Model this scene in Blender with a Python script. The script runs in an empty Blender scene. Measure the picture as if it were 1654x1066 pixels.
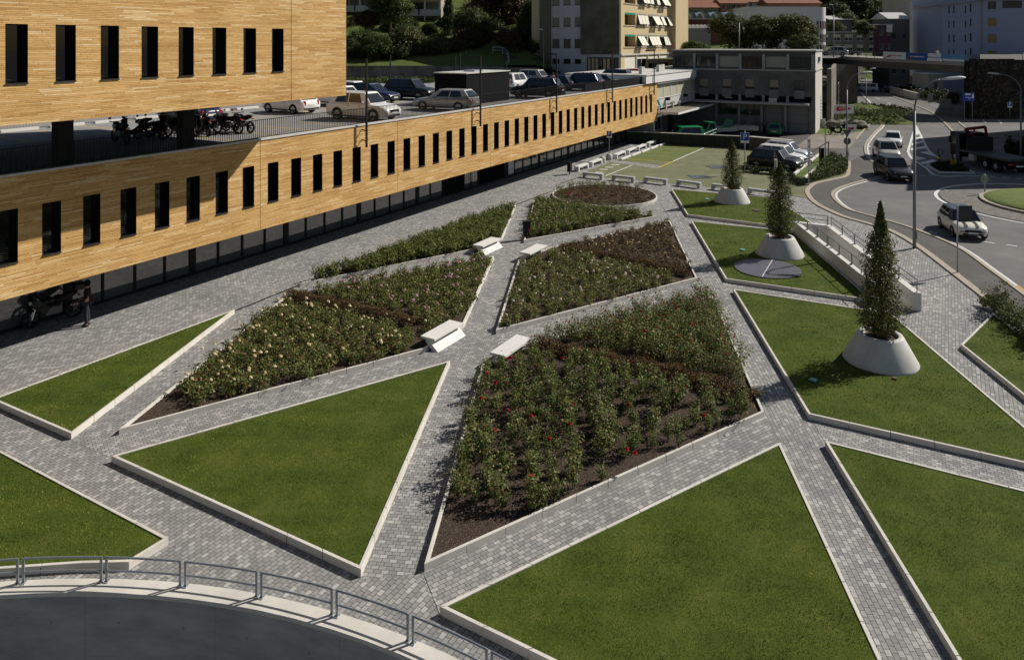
import bpy, bmesh, math, random
import numpy as np
from mathutils import Vector, Matrix
R = math.radians
random.seed(7); rng = np.random.default_rng(11)
scene = bpy.context.scene
COL = scene.collection
# ------------------------------------------------------------------ camera, sky, sun, exposure
CH, CF, HY = 11.0, 1200.0, 67.0           # eye height, focal length in px (1654 wide photo), horizon row
cam_d = bpy.data.cameras.new("camera"); cam = bpy.data.objects.new("camera", cam_d); COL.objects.link(cam)
cam.location = (0, 0, CH); cam.rotation_euler = (R(90), 0, 0)
cam_d.sensor_width = 36; cam_d.lens = 36*CF/1654; cam_d.shift_y = -(533-HY)/1654
cam_d.clip_start = .5; cam_d.clip_end = 3000
scene.camera = cam
SUN_AZ, SUN_EL = 64.5, 37.0               # azimuth from +Y towards +X
w = bpy.data.worlds.new("World"); scene.world = w; w.use_nodes = True
nt = w.node_tree; bg = nt.nodes["Background"]; sky = nt.nodes.new("ShaderNodeTexSky")
sky.sky_type = 'NISHITA'; sky.sun_disc = False; sky.sun_elevation = R(SUN_EL); sky.sun_rotation = R(SUN_AZ)
nt.links.new(sky.outputs[0], bg.inputs[0]); bg.inputs[1].default_value = .05
sd = bpy.data.lights.new("sun", 'SUN'); sd.energy = 5.0; sd.angle = R(.5); sd.color = (1, .95, .87)
so = bpy.data.objects.new("sun", sd); COL.objects.link(so)
sv = Vector((math.sin(R(SUN_AZ))*math.cos(R(SUN_EL)), math.cos(R(SUN_AZ))*math.cos(R(SUN_EL)), math.sin(R(SUN_EL))))
so.rotation_euler = (-sv).to_track_quat('-Z', 'Y').to_euler()
scene.view_settings.view_transform = 'Standard'; scene.view_settings.look = 'None'
scene.view_settings.exposure = 0.13; scene.view_settings.gamma = 1

# ------------------------------------------------------------------ helpers
def P(x, y, z=0.0):
    t = (CH-z)*CF/(y-HY)
    return Vector(((x-827)/CF*t, t, z))
def PY(x, Y, z=0.0):
    return Vector(((x-827)/CF*Y, Y, z))
def ZY(y, Y): return CH-(y-HY)*Y/CF
def tag(o, label=None, cat=None, group=None, kind=None):
    if label: o['label'] = label
    if cat: o['category'] = cat
    if group: o['group'] = group
    if kind: o['kind'] = kind
    return o
def thing(name, label, cat, loc=(0, 0, 0), rz=0, group=None):
    o = bpy.data.objects.new(name, None); COL.objects.link(o); o.empty_display_size = .2
    o.location = loc; o.rotation_euler = (0, 0, rz)
    return tag(o, label, cat, group)
class MB:
    def __init__(s): s.v = []; s.f = []; s.m = []; s.k = 0
    def mat(s, k): s.k = k; return s
    def add(s, vs, fs):
        n = len(s.v); s.v += [tuple(v) for v in vs]
        for f in fs: s.f.append([n+i for i in f]); s.m.append(s.k)
        return s
    def quad(s, a, b, c, d): return s.add([a, b, c, d], [(0, 1, 2, 3)])
    def poly(s, pts): return s.add(pts, [tuple(range(len(pts)))])
    def box(s, x0, x1, y0, y1, z0, z1, M=None):
        vs = [(x, y, z) for z in (z0, z1) for x, y in ((x0, y0), (x1, y0), (x1, y1), (x0, y1))]
        if M is not None: vs = [tuple(M @ Vector(v)) for v in vs]
        return s.add(vs, [(3, 2, 1, 0), (4, 5, 6, 7), (0, 1, 5, 4), (1, 2, 6, 5), (2, 3, 7, 6), (3, 0, 4, 7)])
    def prism(s, pts, z0, z1, bottom=True):
        n = len(pts); vs = [(p[0], p[1], z0) for p in pts]+[(p[0], p[1], z1) for p in pts]
        fs = [tuple(range(n, 2*n))]+[(i, (i+1) % n, n+(i+1) % n, n+i) for i in range(n)]
        if bottom: fs.append(tuple(range(n-1, -1, -1)))
        return s.add(vs, fs)
    def tube(s, pts, r, n=8, cap=True):
        pts = [Vector(p) for p in pts]; rs = r if isinstance(r, (list, tuple)) else [r]*len(pts)
        vs = []; up = None
        for i, p in enumerate(pts):
            d = (pts[min(i+1, len(pts)-1)]-pts[max(i-1, 0)]).normalized()
            if up is None: up = Vector((0, 0, 1)) if abs(d.z) < .9 else Vector((1, 0, 0))
            a = d.cross(up).normalized(); b = a.cross(d).normalized(); up = b
            for k in range(n):
                t = 2*math.pi*(k+.5)/n; vs.append(p+(a*math.cos(t)+b*math.sin(t))*rs[i])
        fs = [(i*n+k, i*n+(k+1) % n, (i+1)*n+(k+1) % n, (i+1)*n+k) for i in range(len(pts)-1) for k in range(n)]
        if cap: fs += [tuple(range(n-1, -1, -1)), tuple((len(pts)-1)*n+k for k in range(n))]
        return s.add(vs, fs)
    def lathe(s, prof, n=32, c=(0, 0, 0)):
        vs = [(c[0]+r*math.cos(2*math.pi*k/n), c[1]+r*math.sin(2*math.pi*k/n), c[2]+z) for r, z in prof for k in range(n)]
        fs = [(i*n+k, i*n+(k+1) % n, (i+1)*n+(k+1) % n, (i+1)*n+k) for i in range(len(prof)-1) for k in range(n)]
        return s.add(vs, fs)
    def build(s, name, mats, parent=None, smooth=False, bevel=0, sub=0, fix=False):
        me = bpy.data.meshes.new(name); me.from_pydata(s.v, [], s.f)
        for m in (mats if isinstance(mats, (list, tuple)) else [mats]): me.materials.append(m)
        me.polygons.foreach_set('material_index', s.m)
        if fix:
            bm = bmesh.new(); bm.from_mesh(me); bmesh.ops.recalc_face_normals(bm, faces=bm.faces); bm.to_mesh(me); bm.free()
        if smooth: me.polygons.foreach_set('use_smooth', [True]*len(me.polygons))
        me.update()
        o = bpy.data.objects.new(name, me); COL.objects.link(o)
        if parent: o.parent = parent
        if bevel:
            b = o.modifiers.new('b', 'BEVEL'); b.width = bevel; b.segments = 2; b.limit_method = 'ANGLE'; b.angle_limit = R(40)
        if sub:
            b = o.modifiers.new('s', 'SUBSURF'); b.levels = sub; b.render_levels = sub
        return o
def np_mesh(name, V, F, mats, parent=None, mi=None):
    """V (n,3), F (m,k) arrays"""
    me = bpy.data.meshes.new(name); n, k = F.shape
    me.vertices.add(len(V)); me.vertices.foreach_set('co', V.astype(np.float32).ravel())
    me.loops.add(n*k); me.loops.foreach_set('vertex_index', F.astype(np.int32).ravel())
    me.polygons.add(n); me.polygons.foreach_set('loop_start', np.arange(0, n*k, k, dtype=np.int32))
    for m in (mats if isinstance(mats, (list, tuple)) else [mats]): me.materials.append(m)
    if mi is not None: me.polygons.foreach_set('material_index', mi.astype(np.int32))
    me.update(calc_edges=True)
    if name is None: return me
    o = bpy.data.objects.new(name, me); COL.objects.link(o)
    if parent: o.parent = parent
    return o
def copy_tree(o, parent=None):
    c = o.copy(); COL.objects.link(c)
    if parent: c.parent = parent
    for ch in [x for x in KIDS.get(o.name, [])]: copy_tree(ch, c)
    return c
KIDS = {}
def reg(root):
    def rec(o):
        KIDS[o.name] = list(o.children)
        for c in o.children: rec(c)
    bpy.context.view_layer.update(); rec(root)
def structure(name, mb, m, **k):
    return tag(mb.build(name, m, **k), kind='structure')

# ------------------------------------------------------------------ materials
MATS = {}
def mat(name, col=(.5, .5, .5), rough=.7, metal=0, spec=.5, var=0, vscale=3, bump=0, bscale=20, ior=None, emit=None, coat=0, noise_col=None, stretch=None):
    if name in MATS: return MATS[name]
    if spec == .5 and rough > .2 and not metal: spec = .22
    m = bpy.data.materials.new(name); m.use_nodes = True; n = m.node_tree.nodes; L = m.node_tree.links
    b = n["Principled BSDF"]; b.inputs['Base Color'].default_value = (*col, 1); b.inputs['Roughness'].default_value = rough
    b.inputs['Metallic'].default_value = metal; b.inputs['Specular IOR Level'].default_value = spec
    if ior: b.inputs['IOR'].default_value = ior
    if coat: b.inputs['Coat Weight'].default_value = coat; b.inputs['Coat Roughness'].default_value = .05
    if emit: b.inputs['Emission Color'].default_value = (*emit, 1); b.inputs['Emission Strength'].default_value = 1
    if var or bump:
        tc = n.new('ShaderNodeTexCoord'); vec = tc.outputs['Object']
        if stretch:
            mp = n.new('ShaderNodeMapping'); mp.inputs['Scale'].default_value = stretch; L.new(vec, mp.inputs[0]); vec = mp.outputs[0]
    if var:
        t = n.new('ShaderNodeTexNoise'); t.inputs['Scale'].default_value = vscale; t.inputs['Detail'].default_value = 6; t.inputs['Roughness'].default_value = .65
        L.new(vec, t.inputs['Vector'])
        r = n.new('ShaderNodeValToRGB'); r.color_ramp.elements[0].position = .3; r.color_ramp.elements[1].position = .7
        c2 = noise_col or tuple(min(1, c*(1+var)) for c in col)
        r.color_ramp.elements[0].color = (*[c*(1-var) for c in col], 1); r.color_ramp.elements[1].color = (*c2, 1)
        L.new(t.outputs[0], r.inputs[0]); L.new(r.outputs[0], b.inputs['Base Color'])
    if bump:
        t2 = n.new('ShaderNodeTexNoise'); t2.inputs['Scale'].default_value = bscale; t2.inputs['Detail'].default_value = 5; L.new(vec, t2.inputs['Vector'])
        bp = n.new('ShaderNodeBump'); bp.inputs['Strength'].default_value = bump; bp.inputs['Distance'].default_value = .02
        L.new(t2.outputs[0], bp.inputs['Height']); L.new(bp.outputs[0], b.inputs['Normal'])
    MATS[name] = m; return m
def nn(m): return m.node_tree.nodes, m.node_tree.links, m.node_tree.nodes["Principled BSDF"]
def ramp(n, stops, interp='LINEAR'):
    r = n.new('ShaderNodeValToRGB'); cr = r.color_ramp; cr.interpolation = interp
    while len(cr.elements) < len(stops): cr.elements.new(.5)
    for e, (p, c) in zip(cr.elements, stops): e.position = p; e.color = (*c, 1)
    return r
def mth(n, L, op, a, b=None, c=None):
    x = n.new('ShaderNodeMath'); x.operation = op
    for i, v in enumerate((a, b, c)):
        if v is None: continue
        if isinstance(v, (int, float)): x.inputs[i].default_value = v
        else: L.new(v, x.inputs[i])
    return x.outputs[0]
def mixc(n, L, fac, a, b, mode='MIX'):
    x = n.new('ShaderNodeMix'); x.data_type = 'RGBA'; x.blend_type = mode
    for s, v in ((x.inputs[0], fac), (x.inputs[6], a), (x.inputs[7], b)):
        if isinstance(v, (int, float)): s.default_value = v
        elif isinstance(v, tuple): s.default_value = (*v, 1)
        else: L.new(v, s)
    return x.outputs[2]
def planks(name, h=.07, ln=.95, stops=None, gap=.1, rough=.75, bump=.6):
    m = mat(name, (.5, .3, .1), rough); n, L, b = nn(m)
    tc = n.new('ShaderNodeTexCoord'); sx = n.new('ShaderNodeSeparateXYZ'); L.new(tc.outputs['Object'], sx.inputs[0])
    zz = mth(n, L, 'DIVIDE', sx.outputs[2], h); row = mth(n, L, 'FLOOR', zz)
    wn = n.new('ShaderNodeTexWhiteNoise'); wn.noise_dimensions = '1D'; L.new(row, wn.inputs['W'])
    off = mth(n, L, 'MULTIPLY', wn.outputs[0], 17.3)
    xx = mth(n, L, 'ADD', mth(n, L, 'DIVIDE', sx.outputs[0], ln), off); pl = mth(n, L, 'FLOOR', xx)
    cb = n.new('ShaderNodeCombineXYZ'); L.new(pl, cb.inputs[0]); L.new(row, cb.inputs[1])
    w2 = n.new('ShaderNodeTexWhiteNoise'); w2.noise_dimensions = '2D'; L.new(cb.outputs[0], w2.inputs['Vector'])
    rp = ramp(n, stops); L.new(w2.outputs[0], rp.inputs[0])
    mp = n.new('ShaderNodeMapping'); mp.inputs['Scale'].default_value = (3, 3, 60); L.new(tc.outputs['Object'], mp.inputs[0])
    ns = n.new('ShaderNodeTexNoise'); ns.inputs['Scale'].default_value = 1.5; ns.inputs['Detail'].default_value = 5; L.new(mp.outputs[0], ns.inputs['Vector'])
    g = ramp(n, [(.25, (.62, .6, .56)), (.7, (1.12, 1.1, 1.06))]); L.new(ns.outputs[0], g.inputs[0])
    nb = n.new('ShaderNodeTexNoise'); nb.inputs['Scale'].default_value = .35; nb.inputs['Detail'].default_value = 3; L.new(tc.outputs['Object'], nb.inputs['Vector'])
    g2 = ramp(n, [(.3, (.9, .87, .82)), (.7, (1.05, 1.04, 1.02))]); L.new(nb.outputs[0], g2.inputs[0])
    c = mixc(n, L, 1, rp.outputs[0], g.outputs[0], 'MULTIPLY'); c = mixc(n, L, 1, c, g2.outputs[0], 'MULTIPLY')
    fz = mth(n, L, 'FRACT', zz); gp = mth(n, L, 'LESS_THAN', fz, gap)
    fx = mth(n, L, 'FRACT', xx); gx = mth(n, L, 'LESS_THAN', fx, .008)
    gg = mth(n, L, 'MAXIMUM', gp, gx)
    c = mixc(n, L, gg, c, (.06, .03, .012)); L.new(c, b.inputs['Base Color'])
    hgt = mth(n, L, 'SUBTRACT', w2.outputs[0], mth(n, L, 'MULTIPLY', gg, 1.2))
    bp = n.new('ShaderNodeBump'); bp.inputs['Strength'].default_value = bump; bp.inputs['Distance'].default_value = .012
    L.new(hgt, bp.inputs['Height']); L.new(bp.outputs[0], b.inputs['Normal'])
    return m
def pavers(name, bw=.165, rh=.113, c1=(.215, .212, .21), c2=(.42, .41, .395), mortar=(.05, .046, .042), off=.5, jw=.012):
    m = mat(name, c1, .85); n, L, b = nn(m)
    tc = n.new('ShaderNodeTexCoord'); sx = n.new('ShaderNodeSeparateXYZ'); L.new(tc.outputs['Object'], sx.inputs[0])
    yy = mth(n, L, 'DIVIDE', sx.outputs[1], rh); row = mth(n, L, 'FLOOR', yy)
    sh = mth(n, L, 'MULTIPLY', mth(n, L, 'MODULO', row, 2), off)
    xx = mth(n, L, 'ADD', mth(n, L, 'DIVIDE', sx.outputs[0], bw), sh); colm = mth(n, L, 'FLOOR', xx)
    cb = n.new('ShaderNodeCombineXYZ'); L.new(colm, cb.inputs[0]); L.new(row, cb.inputs[1])
    wn = n.new('ShaderNodeTexWhiteNoise'); wn.noise_dimensions = '2D'; L.new(cb.outputs[0], wn.inputs['Vector'])
    mid = tuple((p+q)/2*.92 for p, q in zip(c1, c2))
    rp = ramp(n, [(0, c1), (.3, tuple(q*.83 for q in mid)), (.7, mid), (.88, tuple(q*.85 for q in c2)), (1, c2)]); L.new(wn.outputs[0], rp.inputs[0])
    ns = n.new('ShaderNodeTexNoise'); ns.inputs['Scale'].default_value = .5; ns.inputs['Detail'].default_value = 6; L.new(tc.outputs['Object'], ns.inputs['Vector'])
    g = ramp(n, [(.3, (.86, .86, .87)), (.5, (1, 1, .99)), (.72, (1.1, 1.08, 1.05))]); L.new(ns.outputs[0], g.inputs[0])
    n3 = n.new('ShaderNodeTexNoise'); n3.inputs['Scale'].default_value = 45; n3.inputs['Detail'].default_value = 4; L.new(tc.outputs['Object'], n3.inputs['Vector'])
    g3 = ramp(n, [(.3, (.82, .82, .82)), (.7, (1.12, 1.12, 1.12))]); L.new(n3.outputs[0], g3.inputs[0])
    c = mixc(n, L, 1, rp.outputs[0], g.outputs[0], 'MULTIPLY'); c = mixc(n, L, 1, c, g3.outputs[0], 'MULTIPLY')
    n4 = n.new('ShaderNodeTexNoise'); n4.inputs['Scale'].default_value = .9; n4.inputs['Detail'].default_value = 8; n4.inputs['Roughness'].default_value = .75; L.new(tc.outputs['Object'], n4.inputs['Vector'])
    sand = ramp(n, [(.62, (0, 0, 0)), (.74, (1, 1, 1))]); L.new(n4.outputs[0], sand.inputs[0])
    mcol = mixc(n, L, sand.outputs[0], mortar, (.33, .28, .2))
    fy = mth(n, L, 'FRACT', yy); fx = mth(n, L, 'FRACT', xx)
    gy = mth(n, L, 'LESS_THAN', mth(n, L, 'MINIMUM', fy, mth(n, L, 'SUBTRACT', 1, fy)), jw/2/rh)
    gx = mth(n, L, 'LESS_THAN', mth(n, L, 'MINIMUM', fx, mth(n, L, 'SUBTRACT', 1, fx)), jw/2/bw)
    gg = mth(n, L, 'MAXIMUM', gy, gx)
    n5 = n.new('ShaderNodeTexNoise'); n5.inputs['Scale'].default_value = .55; n5.inputs['Detail'].default_value = 10; n5.inputs['Roughness'].default_value = .8; L.new(tc.outputs['Object'], n5.inputs['Vector'])
    sp = ramp(n, [(.64, (0, 0, 0)), (.72, (.55, .55, .55))]); L.new(n5.outputs[0], sp.inputs[0]); c = mixc(n, L, sp.outputs[0], c, (.34, .29, .21))
    sp2 = ramp(n, [(.3, (.45, .45, .45)), (.37, (0, 0, 0))]); L.new(n5.outputs[0], sp2.inputs[0]); c = mixc(n, L, sp2.outputs[0], c, (.1, .1, .1))
    c = mixc(n, L, gg, c, mcol); L.new(c, b.inputs['Base Color'])
    hh = mth(n, L, 'SUBTRACT', mth(n, L, 'MULTIPLY', n3.outputs[0], .35), gg)
    bp = n.new('ShaderNodeBump'); bp.inputs['Strength'].default_value = .5; bp.inputs['Distance'].default_value = .006
    L.new(hh, bp.inputs['Height']); L.new(bp.outputs[0], b.inputs['Normal'])
    return m
def foliage(name, stops, rough=.55, transl=.25, objrand=True):
    m = mat(name, (.06, .1, .03), rough, spec=.16); n, L, b = nn(m)
    g = n.new('ShaderNodeNewGeometry'); rp = ramp(n, stops); v = g.outputs['Random Per Island']
    L.new(v, rp.inputs[0]); c = rp.outputs[0]
    if objrand:
        oi = n.new('ShaderNodeObjectInfo'); r2 = ramp(n, [(0, (.82, .86, .8)), (1, (1.15, 1.1, 1.15))]); L.new(oi.outputs['Random'], r2.inputs[0])
        c = mixc(n, L, 1, c, r2.outputs[0], 'MULTIPLY')
    L.new(c, b.inputs['Base Color'])
    if transl:
        tr = n.new('ShaderNodeBsdfTranslucent'); L.new(c, tr.inputs[0]); mx = n.new('ShaderNodeMixShader'); mx.inputs[0].default_value = transl
        L.new(b.outputs[0], mx.inputs[1]); L.new(tr.outputs[0], mx.inputs[2]); L.new(mx.outputs[0], n['Material Output'].inputs[0])
    return m
def ground_noise(name, stops, scale, rough=.9, bump=.3, bscale=60, fine=None, stretch=None):
    m = mat(name, (.1, .1, .1), rough, spec=.12); n, L, b = nn(m)
    tc = n.new('ShaderNodeTexCoord'); vec = tc.outputs['Object']
    if stretch:
        mp = n.new('ShaderNodeMapping'); mp.inputs['Scale'].default_value = stretch; L.new(vec, mp.inputs[0]); vec = mp.outputs[0]
    t = n.new('ShaderNodeTexNoise'); t.inputs['Scale'].default_value = scale; t.inputs['Detail'].default_value = 8; t.inputs['Roughness'].default_value = .7; L.new(vec, t.inputs['Vector'])
    rp = ramp(n, stops); L.new(t.outputs[0], rp.inputs[0]); c = rp.outputs[0]
    t2 = n.new('ShaderNodeTexNoise'); t2.inputs['Scale'].default_value = bscale; t2.inputs['Detail'].default_value = 3; L.new(vec, t2.inputs['Vector'])
    r2 = ramp(n, fine or [(.3, (.75, .75, .75)), (.7, (1.25, 1.25, 1.25))]); L.new(t2.outputs[0], r2.inputs[0])
    c = mixc(n, L, 1, c, r2.outputs[0], 'MULTIPLY'); L.new(c, b.inputs['Base Color'])
    bp = n.new('ShaderNodeBump'); bp.inputs['Strength'].default_value = bump; bp.inputs['Distance'].default_value = .02
    L.new(t2.outputs[0], bp.inputs['Height']); L.new(bp.outputs[0], b.inputs['Normal'])
    return m
M_wood = planks('wood_cladding', h=.058, ln=1.0, stops=[(0, (.52, .3, .105)), (.2, (.62, .38, .145)), (.6, (.69, .44, .18)), (.88, (.75, .51, .235)), (1, (.83, .63, .37))])
M_pav = pavers('pavers')
M_conc = mat('concrete', (.5, .48, .44), .8, var=.1, vscale=2.5, bump=.25, bscale=30)
M_concL = mat('pale_concrete', (.62, .6, .56), .75, var=.07, vscale=2, bump=.2, bscale=40)
M_concP = mat('planter_concrete', (.52, .51, .48), .7, var=.13, vscale=3, bump=.1, bscale=25, stretch=(1, 1, .35))
M_concD = mat('dark_concrete', (.17, .165, .15), .9, var=.3, vscale=.8, bump=.3, bscale=15, stretch=(1, 1, .4))
M_pit = mat('pit_concrete', (.35, .345, .33), .75, var=.24, vscale=1.8, bump=.3, bscale=9, stretch=(.5, .5, 1.6))
M_black = mat('black_metal', (.009, .009, .01), .55, spec=.25)
M_blackm = mat('black_matte', (.007, .007, .009), .9, spec=.1)
M_glass = mat('dark_glass', (.006, .008, .009), .04, ior=1.5)
M_shop = mat('shop_glass', (.075, .082, .082), .05, ior=2.2)
M_galv = mat('galvanised_steel', (.33, .36, .38), .45, metal=.6, var=.15, vscale=8)
M_galvd = mat('grey_painted_steel', (.17, .18, .19), .5, metal=.3)
M_cap = mat('parapet_metal', (.55, .53, .5), .5, var=.08, vscale=2)
M_asph = ground_noise('asphalt', [(.3, (.115, .11, .105)), (.5, (.15, .145, .14)), (.75, (.2, .192, .18))], .25, .85, .15, 70, [(.3, (.8, .8, .8)), (.7, (1.18, 1.18, 1.18))])
M_asph2 = ground_noise('footpath_asphalt', [(.3, (.085, .08, .074)), (.55, (.11, .105, .097)), (.8, (.16, .15, .14))], .4, .88, .15, 80)
M_deck = ground_noise('deck_asphalt', [(.3, (.2, .195, .19)), (.7, (.3, .29, .28))], .3, .85, .15, 60)
M_yard = ground_noise('yard_concrete', [(.3, (.17, .15, .125)), (.7, (.27, .245, .205))], .35, .85, .15, 30)
M_white = mat('white_marking', (.62, .62, .6), .7, var=.15, vscale=6)
M_yellow = mat('yellow_marking', (.6, .4, .05), .7, var=.2, vscale=6)
M_kerb = mat('kerb_stone', (.58, .55, .49), .75, var=.12, vscale=1.3, bump=.15, bscale=50)
M_kerb2 = mat('road_kerb_stone', (.36, .31, .24), .8, var=.12, vscale=2)
M_soil = ground_noise('bark_mulch', [(.3, (.028, .021, .017)), (.5, (.052, .04, .032)), (.72, (.095, .076, .062))], 11, .95, 1.0, 42, [(.34, (.3, .28, .27)), (.55, (1.1, 1.05, 1.0)), (.62, (2.6, 2.4, 2.3)), (.7, (4, 3.6, 3.4))])
M_turf = ground_noise('turf', [(.3, (.045, .066, .009)), (.5, (.07, .095, .014)), (.72, (.11, .125, .025))], .9, .95, 1.0, 45, [(.3, (.5, .55, .5)), (.7, (1.35, 1.3, 1.3))])
M_blade = foliage('grass_blades', [(0, (.05, .098, .008)), (.4, (.1, .165, .012)), (.8, (.17, .225, .03)), (1, (.38, .35, .12))], .65, .3, False)
_n, _L, _b = nn(M_blade); _c = _b.inputs['Base Color'].links[0].from_socket; _tc = _n.new('ShaderNodeTexCoord')
_mp = _n.new('ShaderNodeMapping'); _mp.inputs['Rotation'].default_value = (0, 0, R(35)); _mp.inputs['Scale'].default_value = (.25, 2.2, 1); _L.new(_tc.outputs['Object'], _mp.inputs[0])
_t1 = _n.new('ShaderNodeTexNoise'); _t1.inputs['Scale'].default_value = .9; _t1.inputs['Detail'].default_value = 6; _L.new(_mp.outputs[0], _t1.inputs['Vector'])
_t2 = _n.new('ShaderNodeTexNoise'); _t2.inputs['Scale'].default_value = 4.5; _t2.inputs['Detail'].default_value = 8; _t2.inputs['Roughness'].default_value = .7; _L.new(_tc.outputs['Object'], _t2.inputs['Vector'])
_r1 = ramp(_n, [(.36, (.45, .52, .45)), (.5, (1, 1, 1)), (.64, (1.5, 1.32, 1.35))]); _L.new(_t1.outputs[0], _r1.inputs[0])
_r2 = ramp(_n, [(.32, (.55, .62, .55)), (.5, (1, 1, 1)), (.65, (1.4, 1.28, 1.4)), (.76, (2.2, 1.7, 2.0))]); _L.new(_t2.outputs[0], _r2.inputs[0])
_c = mixc(_n, _L, 1, mixc(_n, _L, 1, _c, _r1.outputs[0], 'MULTIPLY'), _r2.outputs[0], 'MULTIPLY'); _L.new(_c, _b.inputs['Base Color'])
for _x in _n:
    if _x.bl_idname == 'ShaderNodeBsdfTranslucent': _L.new(_c, _x.inputs[0])

# formwork joints and tie holes of the curved wall, in its own angle and height
_n, _L, _b = nn(M_pit); _c = _b.inputs['Base Color'].links[0].from_socket; _tc = _n.new('ShaderNodeTexCoord'); _s = _n.new('ShaderNodeSeparateXYZ'); _L.new(_tc.outputs['Object'], _s.inputs[0])
_an = mth(_n, _L, 'ARCTAN2', mth(_n, _L, 'ADD', _s.outputs[1], .8), mth(_n, _L, 'ADD', _s.outputs[0], 8.3))
_u = mth(_n, _L, 'MULTIPLY', _an, 15.0/2.6); _fu = mth(_n, _L, 'FRACT', _u); _v = mth(_n, _L, 'DIVIDE', mth(_n, _L, 'ADD', _s.outputs[2], 8.52), 1.3); _fv = mth(_n, _L, 'FRACT', _v)
_j = mth(_n, _L, 'MAXIMUM', mth(_n, _L, 'LESS_THAN', _fu, .007), mth(_n, _L, 'MULTIPLY', mth(_n, _L, 'LESS_THAN', _fv, .012), .6))
_du = mth(_n, _L, 'MULTIPLY', mth(_n, _L, 'SUBTRACT', mth(_n, _L, 'FRACT', mth(_n, _L, 'MULTIPLY', _u, 2)), .5), 1.3); _dv = mth(_n, _L, 'MULTIPLY', mth(_n, _L, 'SUBTRACT', _fv, .5), 1.3)
_h = mth(_n, _L, 'LESS_THAN', mth(_n, _L, 'ADD', mth(_n, _L, 'MULTIPLY', _du, _du), mth(_n, _L, 'MULTIPLY', _dv, _dv)), .0006)
_c = mixc(_n, _L, mth(_n, _L, 'MULTIPLY', _j, .25), _c, (.12, .12, .12)); _c = mixc(_n, _L, mth(_n, _L, 'MULTIPLY', _h, .4), _c, (.1, .1, .1)); _L.new(_c, _b.inputs['Base Color'])
# ------------------------------------------------------------------ ground, paving, pit and ramp openings
from mathutils.geometry import tessellate_polygon
def flat(name, loops, z, m, kind='structure', origin=None, rz=0, **k):
    """flat sheet from a polygon with holes; origin/rz set the object's frame so that its pattern runs along rz"""
    o0 = Vector((*(origin or (0, 0)), 0)); Mi = Matrix.Rotation(-rz, 3, 'Z')
    loops = [[Mi @ (Vector((p[0], p[1], 0))-o0) for p in l] for l in loops]
    tri = tessellate_polygon(loops); vs = [v for l in loops for v in l]
    mb = MB(); fs = []
    for t in tri:
        a, b, c = (vs[i] for i in t)
        fs.append(tuple(t) if (b-a).cross(c-a).z > 0 else tuple(reversed(t)))
    mb.add([(v.x, v.y, 0) for v in vs], fs)
    o = mb.build(name, m); o.location = (o0.x, o0.y, z); o.rotation_euler = (0, 0, rz)
    if kind: o['kind'] = kind
    for kk, v in k.items(): o[kk] = v
    return o
def pxs(l, z=0): return [P(x, y, z) for x, y in l]
PITC, PITR = (-8.3, -.8), 15.3
def circ(c, r, n=64, a0=0, a1=2*math.pi):
    return [Vector((c[0]+r*math.cos(a0+(a1-a0)*i/n), c[1]+r*math.sin(a0+(a1-a0)*i/n), 0)) for i in range(n)]
pit = circ(PITC, PITR-.12, 96)
RA, RB, RC, RD = Vector((16.28, 42.0, 0)), Vector((17.5, 41.3, 0)), Vector((16.42, 30.6, 0)), Vector((15.42, 30.9, 0))
BRZ = R(59.5657)                                   # bearing of the long timber building
flat('ground', [[Vector((-1500, -60, 0)), Vector((1500, -60, 0)), Vector((1500, 2500, 0)), Vector((-1500, 2500, 0))], pit, [RA, RB, RC, RD]], -.012, M_asph)
plz = [(-400, 1400), (-400, 560), (1045, 214), (1160, 236), (1303, 300), (1313, 316), (1335, 333), (1364, 348), (1403, 360), (1440, 372), (1484, 398), (1545, 445), (1600, 485), (1750, 600), (1900, 730), (1900, 1400)]
plw = [P(x, y) for x, y in plz[1:]]
plw += [Vector((plw[-1].x, -20, 0)), Vector((-40, -20, 0))]
flat('plaza_paving', [plw, pit, [RA, RB, RC, RD]], 0, M_pav, rz=BRZ)
def path(pts, z, a, b):
    A, B = P(*a), P(*b); an = math.atan2(B.y-A.y, B.x-A.x)
    flat('path', [pxs(pts)], z, M_pav, rz=an, origin=(A.x, A.y))
path([(583, 936), (684, 925), (797, 542), (850, 405), (828, 390), (812, 398), (757, 530), (732, 585)], .004, (600, 900), (660, 905))
path([(684, 926), (712, 996), (1262, 720), (1234, 672)], .008, (684, 921), (1234, 668))
path([(116, 712), (182, 741), (727, 588), (742, 554), (190, 703), (120, 706)], .004, (190, 697), (742, 548))
path([(1234, 672), (1262, 720), (1307, 676), (1186, 475), (1115, 362), (1084, 312), (1064, 322), (1084, 358), (1128, 450), (1156, 480)], .012, (1234, 664), (1126, 448))
path([(1310, 678), (1334, 716), (1760, 820), (1760, 776)], .008, (1306, 668), (1654, 745))
path([(1262, 720), (1307, 678), (1334, 716), (1612, 1171), (1590, 1406)], .004, (1262, 718), (1425, 1066))
path([(870, 396), (1068, 351), (1084, 358), (880, 405)], .004, (880, 400), (1080, 356))
path([(808, 540), (1128, 452), (1152, 482), (800, 570)], .008, (801, 533), (1126, 449))
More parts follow.
